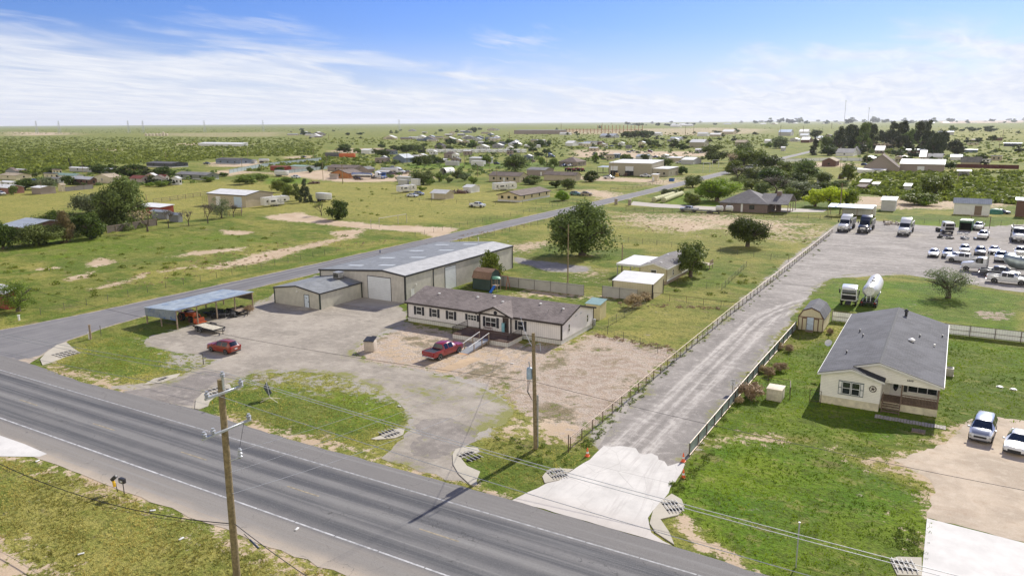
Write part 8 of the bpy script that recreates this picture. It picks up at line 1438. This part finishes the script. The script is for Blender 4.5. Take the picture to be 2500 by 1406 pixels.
def pylon(px, h, dist):
    d = ray(px, 320); k = dist/math.hypot(d[0], d[1]); t = thing('transmission_tower', 'faint lattice transmission tower far away on the left plain', 'tower', (d[0]*k, d[1]*k), 0, 'far lattice towers'); q = M(); w = h*.09
    for sx in (-1, 1):
        for sy in (-1, 1): q.tube((sx*w, sy*w, 0), (sx*w*.15, sy*w*.15, h), .45, .3, 4)
    for z in (.35, .6): q.tube((-w*(1-z*.85), 0, h*z), (w*(1-z*.5), 0, h*(z+.2)), .3, None, 4); q.tube((w*(1-z*.85), 0, h*z), (-w*(1-z*.5), 0, h*(z+.2)), .3, None, 4)
    q.obj('lattice', GALVST, t)
    for z in (.78, .92): M().tube((-h*.16, 0, h*z), (h*.16, 0, h*z), .4, None, 4).obj('crossarm', GALVST, t)
for px in (90, 145, 314, 350, 500, 643, 975): pylon(px, 42, 3000)
for px, top, lb in ((2061, 246, 'left tall thin radio mast above the right horizon'), (2119, 263, 'right shorter radio mast above the right horizon')):
    d = ray(px, 300); k = 4200/math.hypot(d[0], d[1]); z = H+ray(px, top)[2]/math.hypot(*ray(px, top)[:2])*4200; t = thing('radio_mast', lb, 'mast', (d[0]*k, d[1]*k)); M().tube((0, 0, 0), (0, 0, z), 1.0, .8, 5).obj('mast', mat('mast_grey', (.25, .22, .22), .6), t); M().bev(-2.5, 2.5, -2.5, 2.5, z-4, z, .2).obj('antenna', GALVST, t)

# ------------------------------------------------------------------ headwalls, mailboxes, cones, signs
HWB = mat('pipe_rail_white', (.62, .60, .56), .5)
def headwall(label, poly, ax, n, step, length, pipes):
    """sloped concrete end with pipe mouths and a grate of bars; ax = picture start/end of the bar row"""
    pts = PX(poly); o0 = pts[0]; t = thing('culvert_headwall', label, 'culvert end', o0); rel = [(x-o0[0], y-o0[1]) for x, y in pts]; M().prism(rel, 'z', 0, .075).obj('slab', CONC3, t)
    a, b = P(*ax[0]), P(*ax[1]); dx, dy = b[0]-a[0], b[1]-a[1]; L = math.hypot(dx, dy); ux, uy = dx/L, dy/L; nx, ny = -uy, ux
    for k in range(pipes):
        off = (k-(pipes-1)/2)*length/pipes*1.0; cx, cy = a[0]-o0[0]+dx/2+nx*off, a[1]-o0[1]+dy/2+ny*off; q = M(); w = L*.5; hgt = length/pipes*.22
        q.prism([(cx+ux*w*.95*math.cos(s*math.pi/6)+nx*hgt*math.sin(s*math.pi/6), cy+uy*w*.95*math.cos(s*math.pi/6)+ny*hgt*math.sin(s*math.pi/6)) for s in range(12)], 'z', .07, .085); q.obj('pipe_mouth', DARK, t)
    for i in range(n):
        k = (i+.7)/(n+.4); x, y = a[0]-o0[0]+dx*k, a[1]-o0[1]+dy*k; M().tube((x-nx*length*.5, y-ny*length*.5, .16), (x+nx*length*.5, y+ny*length*.5, .16), .03, None, 6).obj('grate_bar', HWB, t)
    return t
headwall('pale culvert end with dark pipe mouths at the corner of the side road', [(98, 878), (112, 862), (140, 842), (162, 836), (178, 850), (196, 862), (160, 872), (140, 880), (118, 888), (104, 892)], ((132, 872), (190, 858)), 5, .5, 2.6, 3)
headwall('small culvert end at the left mouth of the gravel yard drive', [(376, 925), (440, 912), (430, 922), (396, 934), (350, 940)], ((384, 932), (410, 921)), 3, .4, 1.0, 1)
headwall('culvert end with grate behind the near utility pole', [(476, 998), (478, 978), (494, 960), (530, 946), (560, 938), (566, 950), (530, 965), (512, 980), (508, 992), (486, 1000)], ((502, 962), (560, 946)), 5, .5, 2.2, 2)
headwall('culvert end with white bars right of the front verge island', [(988, 1048), (984, 1062), (965, 1070), (920, 1074), (905, 1072), (930, 1064), (940, 1054), (975, 1046)], ((930, 1066), (972, 1052)), 5, .5, 1.8, 2)
headwall('curved pale culvert end left of the concrete apron', [(1105, 1110), (1112, 1098), (1135, 1091), (1166, 1094), (1172, 1104), (1150, 1110), (1126, 1120), (1140, 1138), (1172, 1152), (1164, 1172), (1164, 1186), (1148, 1184), (1120, 1158), (1106, 1134)], ((1128, 1122), (1168, 1108)), 4, .5, 2.2, 2)
headwall('culvert end with white grate at the left edge of the concrete apron', [(1324, 1164), (1336, 1150), (1350, 1144), (1400, 1146), (1380, 1158), (1366, 1172), (1330, 1180)], ((1340, 1162), (1382, 1154)), 6, .5, 1.7, 2)
headwall('cracked culvert end with grate at the right edge of the concrete apron', [(1594, 1248), (1616, 1222), (1640, 1206), (1664, 1220), (1672, 1240), (1656, 1258), (1612, 1268), (1634, 1300), (1646, 1330), (1600, 1300), (1586, 1278)], ((1620, 1240), (1664, 1236)), 5, .5, 1.9, 2)
headwall('culvert end with grate left of the lower right concrete driveway', [(2172, 1366), (2192, 1360), (2250, 1362), (2250, 1406), (2190, 1404)], ((2176, 1380), (2240, 1386)), 5, .5, 1.6, 2)
t = thing('mailbox', 'upright black mailbox with pale number plate on a thin post', 'mailbox', P(304, 1207)); M().tube((0, 0, 0), (-.04, 0, 1.0), .035).obj('post', CHAS, t); b = M(); b.bev(-.38, .22, -.16, .16, 1.0, 1.42, .05); b = b.obj('box', BLACKTRIM, t); M().box(-.16, .16, -.175, -.155, 1.12, 1.28).obj('number_plate', mat('plate_grey', (.42, .43, .42), .5), b)
cu = bpy.data.curves.new('digits', 'FONT'); cu.body = '5900'; cu.size = .15; cu.extrude = .004; cu.align_x = 'CENTER'; cu.materials.append(WHITE); o = bpy.data.objects.new('digits', bpy.data.meshes.new_from_object(bpy.data.objects.new('digits_text', cu))); C.objects.link(o); o.parent = b; o.location = (0, -.18, 1.14); o.rotation_euler = (math.pi/2, 0, 0)
t = thing('mailbox', 'tilted black mailbox with yellow newspaper tube on a bent post', 'mailbox', P(287, 1200)); M().tube((0, 0, 0), (-.12, 0, .75), .03).obj('post', CHAS, t); o = M().bev(-.3, .3, -.14, .14, -.14, .14, .05).obj('box', BLACKTRIM, t); o.location = (-.25, 0, 1.15); o.rotation_euler = (0, R(-42), R(20)); o = M().bev(-.1, .1, -.08, .08, 0, .5, .02).obj('paper_tube', mat('tube_yellow', (.75, .45, .02), .5), t); o.location = (-.13, -.1, .45); o.rotation_euler = (0, R(-10), 0)
ORC = mat('cone_orange', (.75, .12, .03), .5)
for px, py, lb in ((1434, 1113, 'orange traffic cone at the left corner of the concrete apron'), (1668, 1126, 'orange traffic cone at the end of the sheet metal fence'), (1668, 1166, 'orange traffic cone lowest on the right side of the apron')):
    t = thing('traffic_cone', lb, 'traffic cone', P(px, py), 0, 'cones around the apron'); t.scale = (.82,)*3; M().bev(-.24, .24, -.24, .24, 0, .06, .02).obj('base', ORC, t); M().lathe([(.2, .06), (.15, .35)], 14).obj('cone_lower', ORC, t); M().lathe([(.152, .35), (.115, .55)], 14).obj('white_band', WHITE, t); M().lathe([(.115, .55), (.05, .95), (.04, .97)], 14).obj('cone_upper', ORC, t)
g = P(1788, 958); t = thing('speed_sign', 'small white speed limit 5 sign beside the sheet metal fence', 'sign', g, R(20)); M().tube((0, .03, 0), (0, .03, 1.5), .03).obj('post', TP, t); b = M().bev(-.25, .25, -.02, .0, .8, 1.55, .008, 1).obj('plate', mat('sign_white', (.72, .73, .75), .5), t)
for s, sz, z in (('5', .42, .88), ('SPEED', .14, 1.38), ('LIMIT', .14, 1.24)):
    cu = bpy.data.curves.new('txt', 'FONT'); cu.body = s; cu.size = sz; cu.extrude = .003; cu.align_x = 'CENTER'; cu.materials.append(BLACKTRIM); o = bpy.data.objects.new('lettering', bpy.data.meshes.new_from_object(bpy.data.objects.new('txt_o', cu))); C.objects.link(o); o.parent = b; o.location = (0, -.025, z); o.rotation_euler = (math.pi/2, 0, 0)
g = P(660, 978); t = thing('portable_sign', 'dark diamond roadwork sign seen from behind on white crossed legs in the verge', 'sign', g); q = M(); q.add([(-1.3, .3, 1.15), (-.55, .3, .35), (-.05, .3, .75), (-.75, .3, 1.95), (-1.3, .34, 1.15), (-.55, .34, .35), (-.05, .34, .75), (-.75, .34, 1.95)], [(0, 1, 2, 3), (4, 5, 6, 7), (0, 1, 5, 4), (1, 2, 6, 5), (2, 3, 7, 6), (3, 0, 4, 7)]); q.obj('sign_panel', mat('sign_back', (.06, .075, .09), .5), t)
for a, b in (((0, 0, .35), (.55, .9, .05)), ((0, 0, .35), (-.5, -.9, .05)), ((0, 0, .35), (1.2, -.1, .05)), ((0, 0, .35), (-1.1, -.2, .05))): M().tube(a, b, .035).obj('leg', mat('leg_cream', (.66, .62, .48), .5), t)
M().tube((0, 0, .3), (-.75, .28, 1.95), .03).obj('mast', GALVST, t)
def post(px, py, top, r, m_, name, label, cat='post'): g = P(px, py); z = max(.3, zat(px, py, top)); t = thing(name, label, cat, g); M().tube((0, 0, 0), (0, 0, z), r).obj('shaft', m_, t); M().tube((0, 0, z), (0, 0, z+.05), r*1.5).obj('cap', m_, t); return t
post(222, 828, 793, .14, WOOD, 'timber_post', 'thick weathered timber post at the corner verge'); post(218, 828, 812, .09, WHITE, 'marker_post', 'short white marker beside the thick timber post'); post(247, 820, 795, .04, TP, 'steel_post', 'thin post right of the thick timber post'); post(497, 890, 862, .05, TP, 'steel_post', 'thin post at the yard drive mouth below the orange red car'); post(1943, 1384, 1274, .045, GALVST, 'sign_post', 'grey steel post with small cap in the lower right verge'); post(47, 782, 770, .15, WHITE, 'marker_post', 'short pale stump under the tree at the left edge')
post(928, 618, 611, .12, DKB, 'marker_post', 'small dark blue marker beside the side road behind the workshop'); post(1168, 592, 580, .12, WHITE, 'marker_post', 'white marker behind the far roof end of the workshop'); g = P(494, 1008); t = thing('survey_flag', 'small yellow marker flag near the culvert behind the near pole', 'flag', (*P(522, 1000), 0)); M().tube((0, 0, 0), (0, 0, .9), .012).obj('stake', TP, t); M().box(-.2, 0, -.01, .01, .65, .9).obj('flag', mat('flag_yellow', (.55, .42, .05), .6), t)
g = P(1444, 800); t = thing('meter_box', 'grey meter pedestal at the right wall of the lilac home', 'meter', g); M().bev(0, .5, 0, .35, .3, 1.3, .03).obj('housing', AC, t); M().tube((.25, .17, 0), (.25, .17, .3), .05).obj('post', AC, t)
random.seed(3)
for i, (px, py) in enumerate(((373, 1247), (443, 1316), (198, 1353), (725, 1292), (92, 1126), (1250, 888), (975, 992), (1132, 640), (1240, 590))):
    t = thing('litter', 'scrap of pale litter lying in the grass', 'litter', P(px, py), random.random()*3, 'pale litter scraps'); M().bev(-.2, .2, -.08, .08, .02, .10, .02).obj('scrap', WHITE, t)
random.seed(19)
for i in range(34):
    px, py = random.choice([(random.uniform(860, 1010), random.uniform(412, 440)), (random.uniform(1040, 1340), random.uniform(362, 400)), (random.uniform(1440, 1700), random.uniform(352, 392)), (random.uniform(2040, 2450), random.uniform(340, 420)), (random.uniform(60, 420), random.uniform(440, 462))])
    (pickup if i % 3 == 0 else lambda n_, l_, p_, r_, m_, g_: car(n_, l_, 'car', p_, r_, m_, 'suv' if i % 2 else 'sedan', g_))('pickup_truck' if i % 3 == 0 else 'parked_car', 'vehicle', P(px, py), random.uniform(0, 6.28), random.choice([WHT, WHT, SIL, GRY, BLK, DKB, TAN, RUST]), 'far yard vehicles')
# repeats that only their place tells apart: counted from the left of the picture
ONES = 'first second third fourth fifth sixth seventh eighth ninth tenth eleventh twelfth thirteenth fourteenth fifteenth sixteenth seventeenth eighteenth nineteenth'.split(); TENS = {2: 'twent', 3: 'thirt', 4: 'fort', 5: 'fift'}
def nth(i): return ONES[i] if i < 19 else TENS[(i+1)//10]+('ieth' if (i+1) % 10 == 0 else 'y-'+ONES[(i+1) % 10-1])
def relabel(group, text):
    os_ = sorted([o for o in C.objects if o.parent is None and o.get('group') == group], key=lambda o: proj(o.location.x, o.location.y, 0)[0])
    for i, o in enumerate(os_): o['label'] = text.replace('#', nth(i))
for g_, x_ in (('dark windbreak trees', '# tall dark pine from the left in the windbreak grove'), ('tank battery on the far plain', '# pale round tank from the left in the far tank battery'), ('houses beyond the far settlement row', '# small home from the left beyond the long far settlement row'), ('houses in the long far settlement row', '# pale roofed home from the left in the long far settlement row'), ('roofs above the camper row', '# small roof from the left above the far camper row'), ('roofs on the far left plain', '# low house from the left on the plain left of centre'), ('far row of white campers', '# white camper from the left in the long far camper row'), ('buildings along the right horizon', '# tiny pale building from the left near the right horizon'), ('roofs left of the pine grove', '# small roof from the left beside the dark pine grove'), ('sheds on the middle right plain', '# small shed from the left on the plain right of centre'), ('distant utility poles', '# thin distant utility pole from the left of the picture'), ('row of red tractors', '# red tractor from the left in the row behind the brown shed'), ('far lattice towers', '# faint lattice tower from the left on the far plain'), ('dark trees along the right horizon', '# dark tree from the left in the row along the right horizon'), ('dark trees along the middle horizon', '# small dark tree from the left near the horizon right of centre'), ('small trees among the far settlement', '# small dark tree from the left scattered on the far settled plain'), ('small trees around the far sheds', '# small dark tree from the left among far sheds right of centre'), ('small trees on the far right field', '# dark mesquite tree from the left on the far right field'), ('small trees behind the camper row', '# small dark tree from the left around the white camper row'), ('pale litter scraps', '# scrap of pale litter from the left lying in the grass'), ('roofs in the middle settlement', '# low house from the left in the middle settlement'), ('roofs behind the tan workshop', '# low house from the left on the plain behind the tan workshop'), ('roofs on the right plain', '# low house from the left on the right plain'), ('roofs in the left settlement', '# extra low house from the left in the left settlement'), ('trees in the middle settlement', '# tree from the left among the middle settlement roofs'), ('trees in the left settlement', '# tree from the left among the left settlement roofs'), ('trees behind the tan workshop', '# tree from the left on the plain behind the tan workshop'), ('brush trees right of centre', '# brush tree from the left between the long shed and the red board fence'), ('far yard vehicles', '# parked vehicle from the left among the far yards')): relabel(g_, x_)
# ------------------------------------------------------------------ thin air over the plain
HZ = bpy.data.materials.new('haze_air'); HZ.use_nodes = True; t = NT(HZ.node_tree); t.n.remove(t.n['Principled BSDF']); pv = t.new('ShaderNodeVolumePrincipled'); pv.inputs['Color'].default_value = (.88, .92, 1, 1); pv.inputs['Density'].default_value = .000035; pv.inputs['Anisotropy'].default_value = .2; t.l.new(pv.outputs[0], t.n['Material Output'].inputs['Volume'])
o = M().box(-33000, 33000, -33000, 33000, -1, 190).obj('haze', HZ); o['kind'] = 'stuff'; tag(o, 'thin pale haze over the plain', 'haze')
